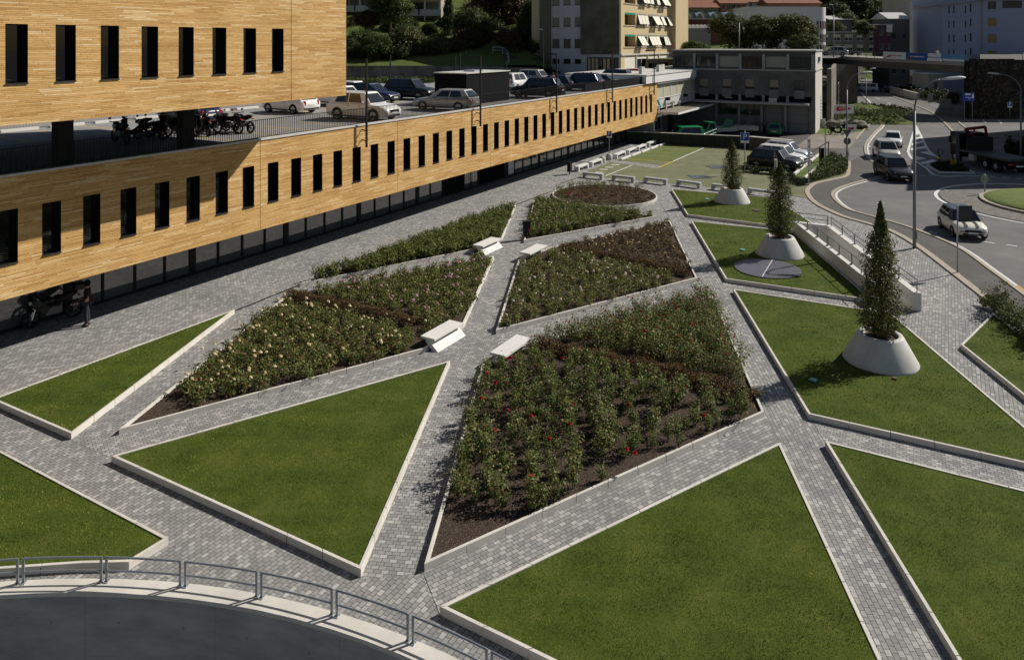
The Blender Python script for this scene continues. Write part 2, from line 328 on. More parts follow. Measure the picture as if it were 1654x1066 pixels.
# retaining walls of the sunken vehicle ramp
pw = MB(); n = 128
for i in range(n):
    a0, a1 = 2*math.pi*i/n, 2*math.pi*(i+1)/n
    def c(r, a, z): return (PITC[0]+r*math.cos(a), PITC[1]+r*math.sin(a), z)
    ro, ri = PITR+.02, PITR-.32
    pw.mat(0).quad(c(ri, a1, .42), c(ri, a0, .42), c(ri, a0, -6), c(ri, a1, -6)) if False else pw.mat(0).quad(c(ri, a0, .42), c(ri, a1, .42), c(ri, a1, -6), c(ri, a0, -6))
    pw.mat(0).quad(c(ro, a0, -.5), c(ro, a1, -.5), c(ro, a1, .42), c(ro, a0, .42))
T = thing('retaining_wall', 'curved dark concrete retaining wall of the sunken ramp at the bottom left', 'retaining wall', (0, 0, 0))
pw.build('wall', [M_pit], T)
cp = MB()
for i in range(n):
    a0, a1 = 2*math.pi*i/n, 2*math.pi*(i+1)/n; ro, ri = PITR+.04, PITR-.33
    cp.quad(c(ri, a0, .5), c(ri, a1, .5), c(ro, a1, .5), c(ro, a0, .5)) if False else cp.quad(c(ri, a0, .5), c(ro, a0, .5), c(ro, a1, .5), c(ri, a1, .5))
    cp.quad(c(ri, a0, .5), c(ri, a1, .5), c(ri, a1, .42), c(ri, a0, .42)); cp.quad(c(ro, a1, .5), c(ro, a0, .5), c(ro, a0, .42), c(ro, a1, .42))
cp.build('coping', [M_kerb], T, fix=False)
pl = MB(); ap = R(96); M4 = Matrix.Translation(Vector((PITC[0], PITC[1], 0))) @ Matrix.Rotation(R(79.0), 4, 'Z')
pl.box(14.955, 14.99, -.09, .09, -1.05, -.87, M4); pl.build('junction_plate', [mat('rust_plate', (.16, .11, .08), .8)], T)
structure('ramp_floor', MB().poly([Vector((v.x, v.y, -6)) for v in circ(PITC, 16, 96)]), M_asph)
# steel railing on the coping, one frame per bay, all one railing
T = thing('steel_railing', 'galvanised two-bar railing in short bays on the curved coping', 'railing', (0, 0, 0))
def c(r, a, z): return Vector((PITC[0]+r*math.cos(a), PITC[1]+r*math.sin(a), z))
dA = 1.60/PITR; a_ref = math.atan2(14.42+.8, (166-827)/1200*14.42+8.3)
for k in range(-7, 9):
    a0, a1 = a_ref-k*dA-.0035, a_ref-(k+1)*dA+.0035; mb = MB(); rr = PITR-.04
    for z in (.97, .71):
        mb.tube([c(rr, a0+(a1-a0)*t/4, z) for t in range(5)], .021)
    for a in (a0, a1): mb.box(-.01, .01, -.025, .025, .5, .985, Matrix.Translation(c(rr, a, 0)) @ Matrix.Rotation(a, 4, 'Z'))
    for a in (a0, a1): mb.box(-.06, .06, -.04, .04, .5, .512, Matrix.Translation(c(rr, a, 0)) @ Matrix.Rotation(a, 4, 'Z'))
    mb.build('railing_bay', M_galv, T, smooth=False)
# pedestrian ramp walls
T = thing('ramp_wall', 'long pale concrete side walls round the pedestrian ramp beside the planters', 'ramp wall', (0, 0, 0))
WA = [Vector((16.05, 42.45, 0)), Vector((15.22, 31.0, 0)), Vector((15.44, 31.0, 0)), Vector((16.27, 42.0, 0))]
WB = [Vector((17.5, 41.3, 0)), Vector((16.40, 30.35, 0)), Vector((16.68, 30.25, 0)), Vector((17.82, 41.5, 0))]
WC = [Vector((16.27, 42.0, 0)), Vector((17.5, 41.3, 0)), Vector((17.82, 41.5, 0)), Vector((16.05, 42.45, 0))]
for W_, nm in ((WA, 'side_wall'), (WB, 'side_wall'), (WC, 'end_wall')):
    MB().prism(W_, -2.9, .75).build(nm, M_concL, T, bevel=.012, fix=True)
structure('ramp_floor', MB().poly([(16.0, 30.6, -.0), (15.42, 30.9, -.0)] and [(RD.x, RD.y, -.004), (RC.x, RC.y, -.004), (RB.x, RB.y, -2.7), (RA.x, RA.y, -2.7)]), M_conc)
MB().box(-.09, .09, -.012, 0, -.14, .14, Matrix.Translation(Vector((16.82, 41.62, .45))) @ Matrix.Rotation(R(-29.5), 4, 'Z')).build('notice_plate', M_white, T)
T = thing('ramp_railing', 'grey two-bar steel railing on the far ramp wall', 'railing', (0, 0, 0))
def lerp(a, b, t): return a+(b-a)*t
def rail_run(T, A, B, n, z0, zs, side=0, br=False):
    d = (B-A).normalized(); an = math.atan2(d.y, d.x)
    for k in range(n):
        p, q = lerp(A, B, (k+.02)/n), lerp(A, B, (k+.98)/n); mb = MB()
        for z in zs: mb.tube([p+Vector((0, 0, z)), q+Vector((0, 0, z))], .021, 6)
        for v in (p, q): mb.box(-.03, .03, -.008, .008, z0, zs[0]+.015, Matrix.Translation(v) @ Matrix.Rotation(an, 4, 'Z'))
        if br:
            for v in (p,): mb.box(-.05, .05, -.09, .0, z0-.12, z0+.1, Matrix.Translation(v) @ Matrix.Rotation(an, 4, 'Z'))
        mb.build('railing_bay', M_galvd, T)
rail_run(T, Vector((17.7, 41.2, 0)), Vector((16.56, 30.35, 0)), 6, .75, (1.25, 1.0))
rail_run(T, Vector((16.1, 42.3, 0)), Vector((17.65, 41.45, 0)), 1, .75, (1.25, 1.0))
T = thing('handrail', 'single-bar handrail bracketed to the near ramp wall beside the lawn', 'railing', (0, 0, 0))
rail_run(T, Vector((16.2, 42.0, 0)), Vector((15.38, 31.0, 0)), 7, .7, (1.22,), br=True)

# ------------------------------------------------------------------ kerbed beds
def offset_poly(pts, d):
    """inward offset of a polygon (either winding)"""
    n = len(pts); A = sum(pts[i].x*pts[(i+1) % n].y-pts[(i+1) % n].x*pts[i].y for i in range(n)); s = 1 if A > 0 else -1; out = []
    for i in range(n):
        a, b, c_ = pts[i-1], pts[i], pts[(i+1) % n]
        d1 = Vector((b.x-a.x, b.y-a.y)).normalized(); d2 = Vector((c_.x-b.x, c_.y-b.y)).normalized()
        n1 = Vector((-d1.y, d1.x))*s; n2 = Vector((-d2.y, d2.x))*s
        k = d/max(.12, (1+n1.dot(n2))); out.append(Vector((b.x+(n1.x+n2.x)*k, b.y+(n1.y+n2.y)*k, 0)))
    return out
def kerb(pts, label, kw=.075, kh=.17, ln=1.0, group='stone kerbs round the beds'):
    inn = offset_poly(pts, kw); mb = MB(); n = len(pts)
    for i in range(n):
        a, b, ai, bi = pts[i], pts[(i+1) % n], inn[i], inn[(i+1) % n]
        L_ = (b-a).length; k = max(1, round(L_/ln)); g = .009/max(L_, .1)
        for j in range(k):
            t0, t1 = j/k+(g if j else 0), (j+1)/k-(g if j < k-1 else 0)
            q = [lerp(a, b, t0), lerp(a, b, t1), lerp(ai, bi, t1), lerp(ai, bi, t0)]
            mb.prism(q, -.1, kh+random.uniform(-.002, .002), bottom=False)
    o = mb.build('stone_kerb', M_kerb, fix=True, bevel=.006)
    tag(o, label, 'kerb', group); return inn
def in_poly(pts, X, Y):
    ins = np.zeros(len(X), bool); n = len(pts)
    for i in range(n):
        a, b = pts[i], pts[(i+1) % n]
        cnd = ((a.y > Y) != (b.y > Y)); xx = (b.x-a.x)*(Y-a.y)/((b.y-a.y) if abs(b.y-a.y) > 1e-9 else 1e-9)+a.x
        ins ^= cnd & (X < xx)
    return ins
def sample(pts, dens, n_max=400000):
    xs = [p.x for p in pts]; ys = [p.y for p in pts]; x0, x1, y0, y1 = min(xs), max(xs), min(ys), max(ys)
    x0 = max(x0, -20); x1 = min(x1, 40); y0 = max(y0, 10)
    n = int(min(n_max*3, (x1-x0)*(y1-y0)*dens)); X = rng.uniform(x0, x1, n); Y = rng.uniform(y0, y1, n)
    k = in_poly(pts, X, Y) & (np.abs(X) < .72*Y+1); return X[k], Y[k]
BLV, BLF = [], []
def grass(pts, z, dens, w0, h0):
    X, Y = sample(pts, dens); n = len(X)
    if not n: return
    a = rng.uniform(0, 2*np.pi, n); hh = h0*rng.uniform(.5, 1.25, n); ww = w0*rng.uniform(.6, 1.2, n)/2
    patch = np.sin(X*1.9+np.sin(Y*1.3))*np.sin(Y*2.3+X*.6); hh *= 1+.25*patch
    lean = hh*rng.uniform(.2, 1.2, n); b = rng.uniform(0, 2*np.pi, n)
    V = np.empty((n, 3, 3)); ca, sa = np.cos(a)*ww, np.sin(a)*ww
    V[:, 0] = np.stack([X-ca, Y-sa, np.full(n, z)], 1); V[:, 1] = np.stack([X+ca, Y+sa, np.full(n, z)], 1)
    V[:, 2] = np.stack([X+np.cos(b)*lean, Y+np.sin(b)*lean, z+hh], 1)
    BLV.append(V.reshape(-1, 3))
def lawn(px, label, dens=600, w0=.011, h0=.042, world=None):
    dens *= 1.45
    pts = world or pxs(px, .17); pts = [Vector((p.x, p.y, 0)) for p in pts]
    inn = kerb(pts, label); flat('lawn', [inn], .145, M_turf); grass(inn, .14, dens, w0, h0)
lawn([(379, 499.5), (-14, 644), (115, 700)], 'narrow stone kerb round the small pointed lawn nearest the motorcycle', 300, .02)
lawn([(180, 736), (583, 919), (727, 582)], 'stone kerb round the triangular lawn between the curved railing and the yellow roses', 700)
lawn([(-200, 623.5), (272, 868), (208, 907), (130, 909), (0, 918), (-200, 945)], 'stone kerb round the lawn corner beside the railing at the bottom left', 900)
lawn([(710, 978.5), (1583, 1403.6), (1260, 713.5)], 'stone kerb round the large triangular lawn at the bottom centre', 900)
lawn([(1332, 711), (1812, 1500), (1900, 1500), (1900, 852)], 'stone kerb round the lawn at the bottom right', 700)
lawn([(1184, 467), (1305.7, 668), (1749, 768), (1440, 506)], 'stone kerb round the lawn under the nearest planter', 350, .018)
lawn(None, 'stone kerb round the lawn under the middle planter and the drain grille', 200, .025, world=[P(1116.4, 357, .17), P(1172, 450, .17), P(1394, 482, .17), Vector((15.2, 32, 0)), Vector((16.03, 42.4, 0))])
lawn([(1084.4, 305.5), (1110, 346.5), (1283, 368), (1311, 359), (1248, 319)], 'stone kerb round the lawn under the farthest planter', 140, .03)
lawn([(1552, 556), (1800, 755), (1850, 690), (1604, 505)], 'stone kerb round the lawn with the low evergreen shrub at the right edge', 300, .018)
V = np.concatenate(BLV); tag(np_mesh('grass', V, np.arange(len(V)).reshape(-1, 3), M_blade), 'short mown green grass blades covering the kerbed lawns', 'grass', kind='stuff')
print('blades', len(V)//3)
BEDS = {}
for nm, px, lb in (('R1', [(685.2, 910.5), (1234.3, 664.5), (1152, 478), (866, 551), (779, 586)], 'stone kerb round the nearest red rose bed'),
                   ('R2', [(801, 533), (1126, 448.4), (1082, 356), (886, 400), (837, 420)], 'stone kerb round the centre bed of white and apricot roses'),
                   ('R3', [(192, 693), (684, 563), (749, 523), (798, 413.5), (462, 477)], 'stone kerb round the bed of yellow and pink roses'),
                   ('R4', [(485, 457.5), (764, 402.5), (811, 384), (833, 331)], 'stone kerb round the long pointed green bed along the building'),
                   ('R5', [(846, 388), (1061, 349), (862, 324)], 'stone kerb round the pointed bed between the litter bin and the round bed')):
    pts = [Vector((p.x, p.y, 0)) for p in pxs(px, .17)]; inn = kerb(pts, lb, group=None); BEDS[nm] = inn; flat('soil', [inn], .1, M_soil)
c6 = P(976, 314, .17); pts = circ((c6.x, c6.y), 3.68, 40); inn = kerb(pts, 'curved stone kerb of the round rose bed', ln=.6, group=None); BEDS['R6'] = inn; flat('soil', [inn], .1, M_soil)
# slot drain along the promenade
for a, b in (((381, 502), (483, 461)), ((834, 331), (892, 309)), ((939, 285.5), (905, 297))):
    A, B = P(*a), P(*b); d = (B-A).normalized(); nrm = Vector((-d.y, d.x, 0))*.045
    MB().poly([A-nrm+Vector((0, 0, .017)), B-nrm+Vector((0, 0, .017)), B+nrm+Vector((0, 0, .017)), A+nrm+Vector((0, 0, .017))]).build('slot_drain', M_black)
    tag(bpy.context.scene.objects[-1] if False else COL.objects[-1], {381: 'dark slot drain from the small pointed lawn to the long pointed bed', 834: 'dark slot drain ending at the round rose bed', 939: 'short dark slot drain by the first low bench'}[a[0]], 'drain')

# ------------------------------------------------------------------ long timber building
PF, PU, PG = 27.55, 24.3, 30.7
foot = Vector((-PF*math.cos(R(90)-BRZ), PF*math.sin(R(90)-BRZ), 0))
BLD = thing('timber_building', 'long low timber-clad building with a higher timber block on columns at its left end', 'building', foot, BRZ)
# local x: along the facade, y: into the building
def wall_holes(x0, x1, z0, z1, holes, y, mb):
    xs = sorted({x0, x1} | {h[0] for h in holes} | {h[1] for h in holes})
    for a, b in zip(xs, xs[1:]):
        hs = [h for h in holes if h[0] <= a+1e-6 and h[1] >= b-1e-6]
        if not hs: mb.quad((a, y, z0), (b, y, z0), (b, y, z1), (a, y, z1))
        else:
            z = z0
            for h in sorted(hs, key=lambda q: q[2]):
                if h[2] > z+1e-4: mb.quad((a, y, z), (b, y, z), (b, y, h[2]), (a, y, h[2]))
                z = h[3]
            if z < z1-1e-4: mb.quad((a, y, z), (b, y, z), (b, y, z1), (a, y, z1))
def slot_window(x0, x1, z0, z1, y, par, blind=0):
    mb = MB(); d = .34
    for q in (((x0, y, z0), (x0, y+d, z0), (x0, y+d, z1), (x0, y, z1)), ((x1, y+d, z0), (x1, y, z0), (x1, y, z1), (x1, y+d, z1)),
              ((x0, y, z1), (x0, y+d, z1), (x1, y+d, z1), (x1, y, z1)), ((x0, y+d, z0), (x0, y, z0), (x1, y, z0), (x1, y+d, z0))): mb.quad(*q)
    for (a, b, e, f) in ((x0, x0+.04, z0, z1), (x1-.04, x1, z0, z1), (x0+.04, x1-.04, z1-.04, z1), (x0+.04, x1-.04, z0, z0+.04)): mb.box(a, b, y+d-.05, y+d, e, f)
    o = mb.build('window', M_black, par)
    MB().quad((x0+.04, y+d-.02, z0+.04), (x1-.04, y+d-.02, z0+.04), (x1-.04, y+d-.02, z1-.04), (x0+.04, y+d-.02, z1-.04)).build('glass', M_glass, o)
    s = MB(); s.box(x0-.0, x1+.0, y-.045, y+.02, z0-.03, z0+.012); s.build('sill', M_galvd if False else mat('sill_metal', (.035, .034, .033), .45), o)
    if blind:
        s = MB()
        for k in range(int((z1-z0-.1)/.075*blind)): s.box(x0+.05, x0+.36, y+d-.1, y+d-.07, z0+.1+k*.075, z0+.112+k*.075)
        s.build('louvre', mat('louvre_metal', (.05, .052, .056), .5), o)
XL, XR = -12.0, 78.25
holes = []
for k in range(-16, 44):
    x = 14.19+1.4383*k; holes.append((x, x+.65, 3.43, 5.27))
holes = [h for h in holes if h[0] > XL+.3 and h[1] < XR-.3]
mb = MB(); wall_holes(XL, XR, 2.25, 6.47, holes, 0, mb)
mb.quad((XR, 0, 2.25), (XR, 3.2, 2.25), (XR, 3.2, 6.47), (XR, 0, 6.47)); mb.build('wall', M_wood, BLD)
nb = 0
for h in holes:
    if 10.5 < h[0]:
        b = {0: .95}.get(0); nb += 1
        slot_window(*h, 0, BLD, blind=(.45 if h[0] < 19 else .9 if h[0] < 22 else .12 if h[0] < 29 else .8 if h[0] < 34.5 else .0))
seam = MB()
for x in (8.05, 23.82, 33.8, 43.9, 53.95, 64.0, 74.0): seam.box(x-.008, x+.008, -.004, .01, 2.26, 6.46)
seam.build('panel_joint', M_blackm, BLD)
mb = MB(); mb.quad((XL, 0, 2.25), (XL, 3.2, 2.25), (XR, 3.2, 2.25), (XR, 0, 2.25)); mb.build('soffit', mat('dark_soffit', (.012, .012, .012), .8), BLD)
cap = MB()
x = XL
while x < XR:
    x2 = min(x+4.0, XR+.03); cap.box(x, x2-.01, -.05, .4, 6.40, 6.48); x = x2
cap.build('parapet_cap', M_cap, BLD)
# ground floor: plinth, glazing, doors
sh = MB(); yg = PG-PF
sh.box(XL, XR, yg-.02, yg+.1, 0, .14); sh.box(XL, XR, yg-.0, yg+.12, 2.2, 2.26); sh.build('plinth', M_black, BLD)
mul = MB(); st = MB(); gx = 16.8-1.4325*20
k = 0
xs = [16.8+1.4325*k for k in range(-18, 44)]
DOORS = (43.3, 51.3)
for k, x in zip(range(-18, 44), xs):
    if DOORS[0]-.5 < x < DOORS[1]-.2: continue
    wd = .17 if k % 4 == 0 else .05
    MB().box(x-wd, x+wd, yg-.05, yg+.1, .14, 2.25).build('mullion', M_black, BLD)
for k in range(-5, 43):
    a, b = xs[k+18]+.05, xs[k+19]-.05
    if b < 10 or (a > DOORS[0]-1 and b < DOORS[1]+.9): continue
    MB().quad((a, yg, .14), (b, yg, .14), (b, yg, 2.2), (a, yg, 2.2)).build('glass_panel', M_shop, BLD)
d = MB()
x = DOORS[0]-.3
while x < DOORS[1]+.2:
    if not 45.25 < x < 47.2: d.box(x, x+.09, yg-.03, yg+.05, .14, 2.2)
    x += .12
    if 45.25 < x < 45.33: d.build('louvred_panel', M_blackm, BLD); d = MB()
d.build('louvred_panel', M_blackm, BLD)
d = MB()
for x in (45.25, 46.2, 47.15): d.box(x-.06, x+.06, yg-.06, yg+.05, .05, 2.2)
dd = d.build('entrance_door', M_black, BLD)
MB().quad((45.31, yg-.02, .14), (47.1, yg-.02, .14), (47.1, yg-.02, 2.2), (45.31, yg-.02, 2.2)).build('glass', mat('door_glass', (.05, .055, .05), .05, ior=2.2), dd)
hd = MB()
for x in (46.05, 46.35): hd.tube([(x, yg-.12, .6), (x, yg-.12, 1.5)], .02)
hd.build('handle', mat('bright_steel', (.7, .68, .62), .35, metal=.6), dd)
o = MB().box(51.5, 52.35, yg-.12, yg-.06, .25, 2.1).build('sign_panel', mat('sign_white', (.6, .6, .62), .6), BLD)
def text(s, size, M, m, name='lettering', parent=None, ext=.004, align='CENTER'):
    cu = bpy.data.curves.new(name, 'FONT'); cu.body = s; cu.size = size; cu.align_x = align; cu.align_y = 'CENTER'; cu.extrude = ext
    t = bpy.data.objects.new('t', cu); COL.objects.link(t); bpy.context.view_layer.update()
    me = bpy.data.meshes.new_from_object(t); bpy.data.objects.remove(t)
    me.materials.clear(); me.materials.append(m); o = bpy.data.objects.new(name, me); COL.objects.link(o)
    o.matrix_local = M
    if parent: o.parent = parent
    return o
def face(loc, rz, rx=90, ry=0): return Matrix.Translation(Vector(loc)) @ Matrix.Rotation(rz, 4, 'Z') @ Matrix.Rotation(R(rx), 4, 'X') @ Matrix.Rotation(ry, 4, 'Z')
# card reader and notice on the left columns
o = MB().box(15.98+.1, 16.22+.1, yg-.12, yg-.05, 1.35, 1.85).build('intercom', mat('bronze_plate', (.5, .45, .33), .5), BLD)
MB().box(16.14, 16.26, yg-.13, yg-.115, 1.5, 1.72).build('screen', M_black, o)
MB().box(14.6, 15.2, yg-.06, yg-.04, 1.3, 1.9).build('notice_sheet', mat('paper', (.55, .56, .58), .6), BLD)
# parking deck and its railing
YB = 16.0
dk = MB(); dk.box(XL, XR+.1, .3, YB+.3, 5.9, 6.2); dk.build('parking_deck', M_deck, BLD)
def bars(x0, x1, y, z0, z1, nm, m, sp=.12, r=.009):
    mb = MB(); x = x0
    while x < x1: mb.box(x-r, x+r, y-.012, y+.012, z0, z1); x += sp
    mb.box(x0, x1, y-.02, y+.02, z1, z1+.03); mb.box(x0, x1, y-.015, y+.015, z0-.02, z0+.01)
    return mb.build(nm, m, BLD)
bars(8, 60.0, .22, 6.5, 7.3, 'railing', M_black)
MB().box(60, XR, .18, .26, 6.45, 7.25).build('screen_panel', M_blackm, BLD)
bars(8, 46, YB-.1, 6.3, 7.2, 'railing', mat('pale_bars', (.35, .33, .3), .6), sp=.16, r=.02)
kk = MB()
for i in range(14): kk.box(10+i*2.5, 11.9+i*2.5, YB-.75, YB-.5, 6.2, 6.33)
kk.build('wheel_stop', M_concL, BLD)
pk = MB()
for i in range(18):
    pk.box(9+i*2.5, 9.1+i*2.5, YB-5.8, YB-.9, 6.2, 6.204)
pk.box(9, 54, YB-5.9, YB-5.8, 6.2, 6.205)
for i in range(12): pk.box(24+i*2.5, 24.1+i*2.5, 1.2, 5.6, 6.2, 6.204)
pk.build('bay_marking', M_yellow, BLD)
# upper block on columns
ub = MB(); uy = PU-PF; UX = 26.04; uh = []
for k in range(-8, 8): x = 11.47+1.449*k; uh.append((x, x+.635, 9.72, 11.52))
wall_holes(-6, UX, 8.46, 15.0, uh, uy, ub)
ub.quad((UX, uy, 8.46), (UX, uy+14, 8.46), (UX, uy+14, 15), (UX, uy, 15)); ub.build('wall', M_wood, BLD)
for h in uh: 
    if h[0] > 8: slot_window(*h, uy, BLD, blind=.08)
s2 = MB(); s2.box(22.676-.008, 22.676+.008, uy-.004, uy+.01, 8.47, 14.9); s2.build('panel_joint', M_blackm, BLD)
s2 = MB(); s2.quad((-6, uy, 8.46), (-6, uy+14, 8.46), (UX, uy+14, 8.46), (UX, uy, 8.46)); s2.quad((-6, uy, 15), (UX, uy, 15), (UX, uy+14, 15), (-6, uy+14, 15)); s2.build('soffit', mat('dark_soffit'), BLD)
for x, y in ((15.3, .75), (20.45, .75), (10.2, .75), (15.3, 7), (10.2, 7), (5, 7)):
    MB().box(x-.28, x+.28, y-.22, y+.22, 6.2, 8.46).build('column', M_black, BLD)
# concrete end support under the far end
o = MB().prism([(77.6, .2), (78.2, .2), (78.2, 3.2), (77.6, 3.2)], 0, 2.26).build('end_support', M_conc, BLD)
BOX = MB()
# black service box on the deck
T = thing('service_box', 'tall windowless black service box with pale roof rim on the parking deck', 'service box', (0, 0, 6.2), BRZ)
pc = P(753, 171, 6.2); T.location = pc
MB().box(0, 6.3, 0, 2.9, 0, 2.35).build('walls', M_blackm, T)
MB().box(-.08, 6.38, -.08, 2.98, 2.35, 2.42).build('roof', M_cap, T)
MB().box(2.3, 3.6, .8, 1.8, 2.42, 2.55).build('hatch', M_galv, T)
pj = MB(); pj.box(0, 6.3, -.01, 0, .78, .8); pj.box(3.1, 3.12, -.01, 0, 0, 2.35); pj.build('panel_joint', M_black, T)
# lamps bracketed to the facade
FL = []
for i, (sx, top, lb) in enumerate(((30.73, 10.0, 'without an arm, nearest the upper timber block'), (42.1, 10.0, 'beside the silver estate car'), (53.4, 10.0, 'in front of the dark cars'), (64.9, 10.0, 'second from the far end'), (76.4, 10.0, 'at the far end of the building'))):
    T = thing('facade_lamp', 'thin black lamp post on the timber facade '+lb, 'lamp post', foot+Matrix.Rotation(BRZ, 3, 'Z') @ Vector((sx, -.35, 0)), BRZ, 'lamp posts along the timber facade')
    MB().box(-.045, .045, -.045, .045, 5.25, top).build('pole', M_black, T)
    MB().box(-.05, .05, -.05 if i == 0 else .045, 1.0, top-.09, top).build('lamp_arm', M_black, T) if i else MB().box(-.06, .06, -.06, .06, top, top+.03).build('cap', M_black, T)
    b = MB()
    for z in (5.55, 6.1):
        b.tube([(0, 0, z-.1), (0, .08, z+.03), (0, .2, z+.08), (0, .35, z+.08)], .03, 6)
    b.build('bracket', M_black, T)
# ------------------------------------------------------------------ planting
M_rose = foliage('rose_leaves', [(0, (.07, .095, .024)), (.45, (.125, .16, .042)), (.72, (.2, .225, .07)), (.85, (.31, .3, .12)), (.92, (.2, .09, .05)), (1, (.26, .11, .055))], .6, .3)
M_rose2 = foliage('green_rose_leaves', [(0, (.075, .1, .022)), (.5, (.13, .165, .04)), (.85, (.21, .235, .07)), (1, (.27, .2, .085))], .6, .3)
M_rosed = foliage('dark_rose_leaves', [(0, (.09, .06, .03)), (.4, (.14, .095, .05)), (.7, (.15, .14, .06)), (1, (.22, .1, .06))], .7, .25)
M_hedge = foliage('brown_shrub_leaves', [(0, (.08, .046, .024)), (.5, (.15, .088, .046)), (.85, (.21, .135, .07)), (1, (.17, .16, .06))], .8, .25)
M_stem = mat('stem', (.07, .055, .03), .8)
M_red = foliage('red_petals', [(0, (.3, .004, .012)), (1, (.55, .015, .03))], .5, .15, False)
M_pink = foliage('pink_petals', [(0, (.7, .38, .45)), (1, (.8, .58, .64))], .5, .2, False)
M_yel = foliage('cream-yellow_petals', [(0, (.88, .62, .3)), (.4, (.92, .8, .5)), (1, (.93, .88, .7))], .5, .2, False)
M_cream = foliage('cream_petals', [(0, (.75, .6, .5)), (1, (.85, .78, .68))], .5, .2, False)
def leaves(Cn, N, size, asp=.6):
    """rhombic leaves: centres Cn (n,3), normals N (n,3), size (n,)"""
    n = len(Cn); t = rng.normal(size=(n, 3)); a = np.cross(N, t); a /= np.linalg.norm(a, axis=1)[:, None]+1e-9; b = np.cross(N, a)
    s = size[:, None]; V = np.empty((n, 4, 3))
    V[:, 0] = Cn-a*s*.5; V[:, 1] = Cn+b*s*asp*.5+N*s*.06; V[:, 2] = Cn+a*s*.5; V[:, 3] = Cn-b*s*asp*.5+N*s*.06
    return V.reshape(-1, 3)
def unit(v): return v/(np.linalg.norm(v, axis=1)[:, None]+1e-9)
def bush(h, r, canes, per, size, upright=.5):
    """returns V (4n,3), material index (n)"""
    Vs, mi = [], []
    for c in range(canes):
        a = rng.uniform(0, 2*np.pi); rr = r*rng.uniform(.2, 1); hh = h*rng.uniform(.6, 1.1)
        base = np.array([rr*.3*np.cos(a), rr*.3*np.sin(a), 0]); tip = np.array([rr*np.cos(a), rr*np.sin(a), hh])
        mid = base*.5+tip*.5+rng.normal(size=3)*.03
        k = per; t = rng.uniform(.18, 1, k)**.8
        p = ((1-t)**2)[:, None]*base+(2*t*(1-t))[:, None]*mid+(t**2)[:, None]*tip
        p += rng.normal(size=(k, 3))*np.array([.06, .06, .04])*(r/.2)**.5
        p[:, 2] = np.maximum(p[:, 2], .03)
        N = unit(rng.normal(size=(k, 3))*.7+np.array([0, 0, .9])+(p-np.array([0, 0, h*.5]))*1.2)
        Vs.append(leaves(p, N, size*rng.uniform(.6, 1.3, k), .65)); mi.append(np.zeros(k, int))
        q = np.stack([base, mid, tip]); wv = np.array([.006, 0, 0]) if rng.random() < .5 else np.array([0, .006, 0])
        for i in range(2):
            Vs.append(np.stack([q[i]-wv, q[i]+wv, q[i+1]+wv*.6, q[i+1]-wv*.6])); mi.append(np.ones(1, int))
    return np.concatenate(Vs), np.concatenate(mi)
def as_mesh(name, V, mi, mats):
    me = bpy.data.meshes.new(name); n = len(V)//4
    me.vertices.add(len(V)); me.vertices.foreach_set('co', V.astype(np.float32).ravel())
    me.loops.add(n*4); me.loops.foreach_set('vertex_index', np.arange(n*4, dtype=np.int32))
    me.polygons.add(n); me.polygons.foreach_set('loop_start', np.arange(0, n*4, 4, dtype=np.int32))
    for m in mats: me.materials.append(m)
    me.polygons.foreach_set('material_index', mi.astype(np.int32)); me.update(calc_edges=True); return me
def put(me, name, loc, rz=0, sc=1, parent=None):
    o = bpy.data.objects.new(name, me); COL.objects.link(o); o.location = loc; o.rotation_euler = (0, 0, rz); o.scale = (sc,)*3 if isinstance(sc, (int, float)) else sc
    if parent: o.parent = parent
    return o
def bloom_v(r=.055):
    V = []
    for k in range(11):
        a = k*2.4; el = .2+k*.12; d = np.array([math.cos(a)*math.cos(el), math.sin(a)*math.cos(el), math.sin(el)])
        V.append(leaves(np.array([d*r*.55]), unit(np.array([d+rng.normal(size=3)*.25])), np.array([r*1.5]), .95))
    V = np.concatenate(V); return V
BLM = [bloom_v() for _ in range(4)]
def to_arr(inn): return np.array([[p.x, p.y] for p in inn])
def grid_pts(inn, sp, jit=.35, off=.22, ang=0):
    q = offset_poly(inn, off); xs = [p.x for p in q]; ys = [p.y for p in q]
    cx, cy = sum(xs)/len(xs), sum(ys)/len(ys); L_ = 16; sx, sy = sp if isinstance(sp, tuple) else (sp, sp)
    X, Y = np.meshgrid(np.arange(-L_, L_, sx), np.arange(-L_, L_, sy)); X = X.ravel()+rng.uniform(-jit, jit, X.size)*sx; Y = Y.ravel()+rng.uniform(-jit, jit, Y.size)*sy
    c, s = math.cos(ang), math.sin(ang); X, Y = X*c-Y*s+cx, X*s+Y*c+cy
    k = in_poly(q, X, Y)
    for (bx_, by_) in ((714, 544), (786.5, 398), (862, 411), (826, 570)):
        g = P(bx_, by_, .17); ux, uy = math.cos(BRZ), math.sin(BRZ); t = np.clip((X-g.x)*ux+(Y-g.y)*uy, -.9, .9); k &= np.hypot(X-g.x-t*ux, Y-g.y-t*uy) > .62
    return X[k], Y[k]
def hedge_line(px): return [P(x, y, .1) for x, y in px]
HL = {'R1': hedge_line([(862, 560), (880, 566), (925, 575), (1000, 592), (1062, 604), (1146, 626), (1222, 654)]),
      'R2': hedge_line([(905, 404), (931, 408), (982, 418), (1043, 431), (1112, 447)]),
      'R3': hedge_line([(466, 479), (502, 489), (551, 499), (600, 511), (640, 519), (672, 528)])}
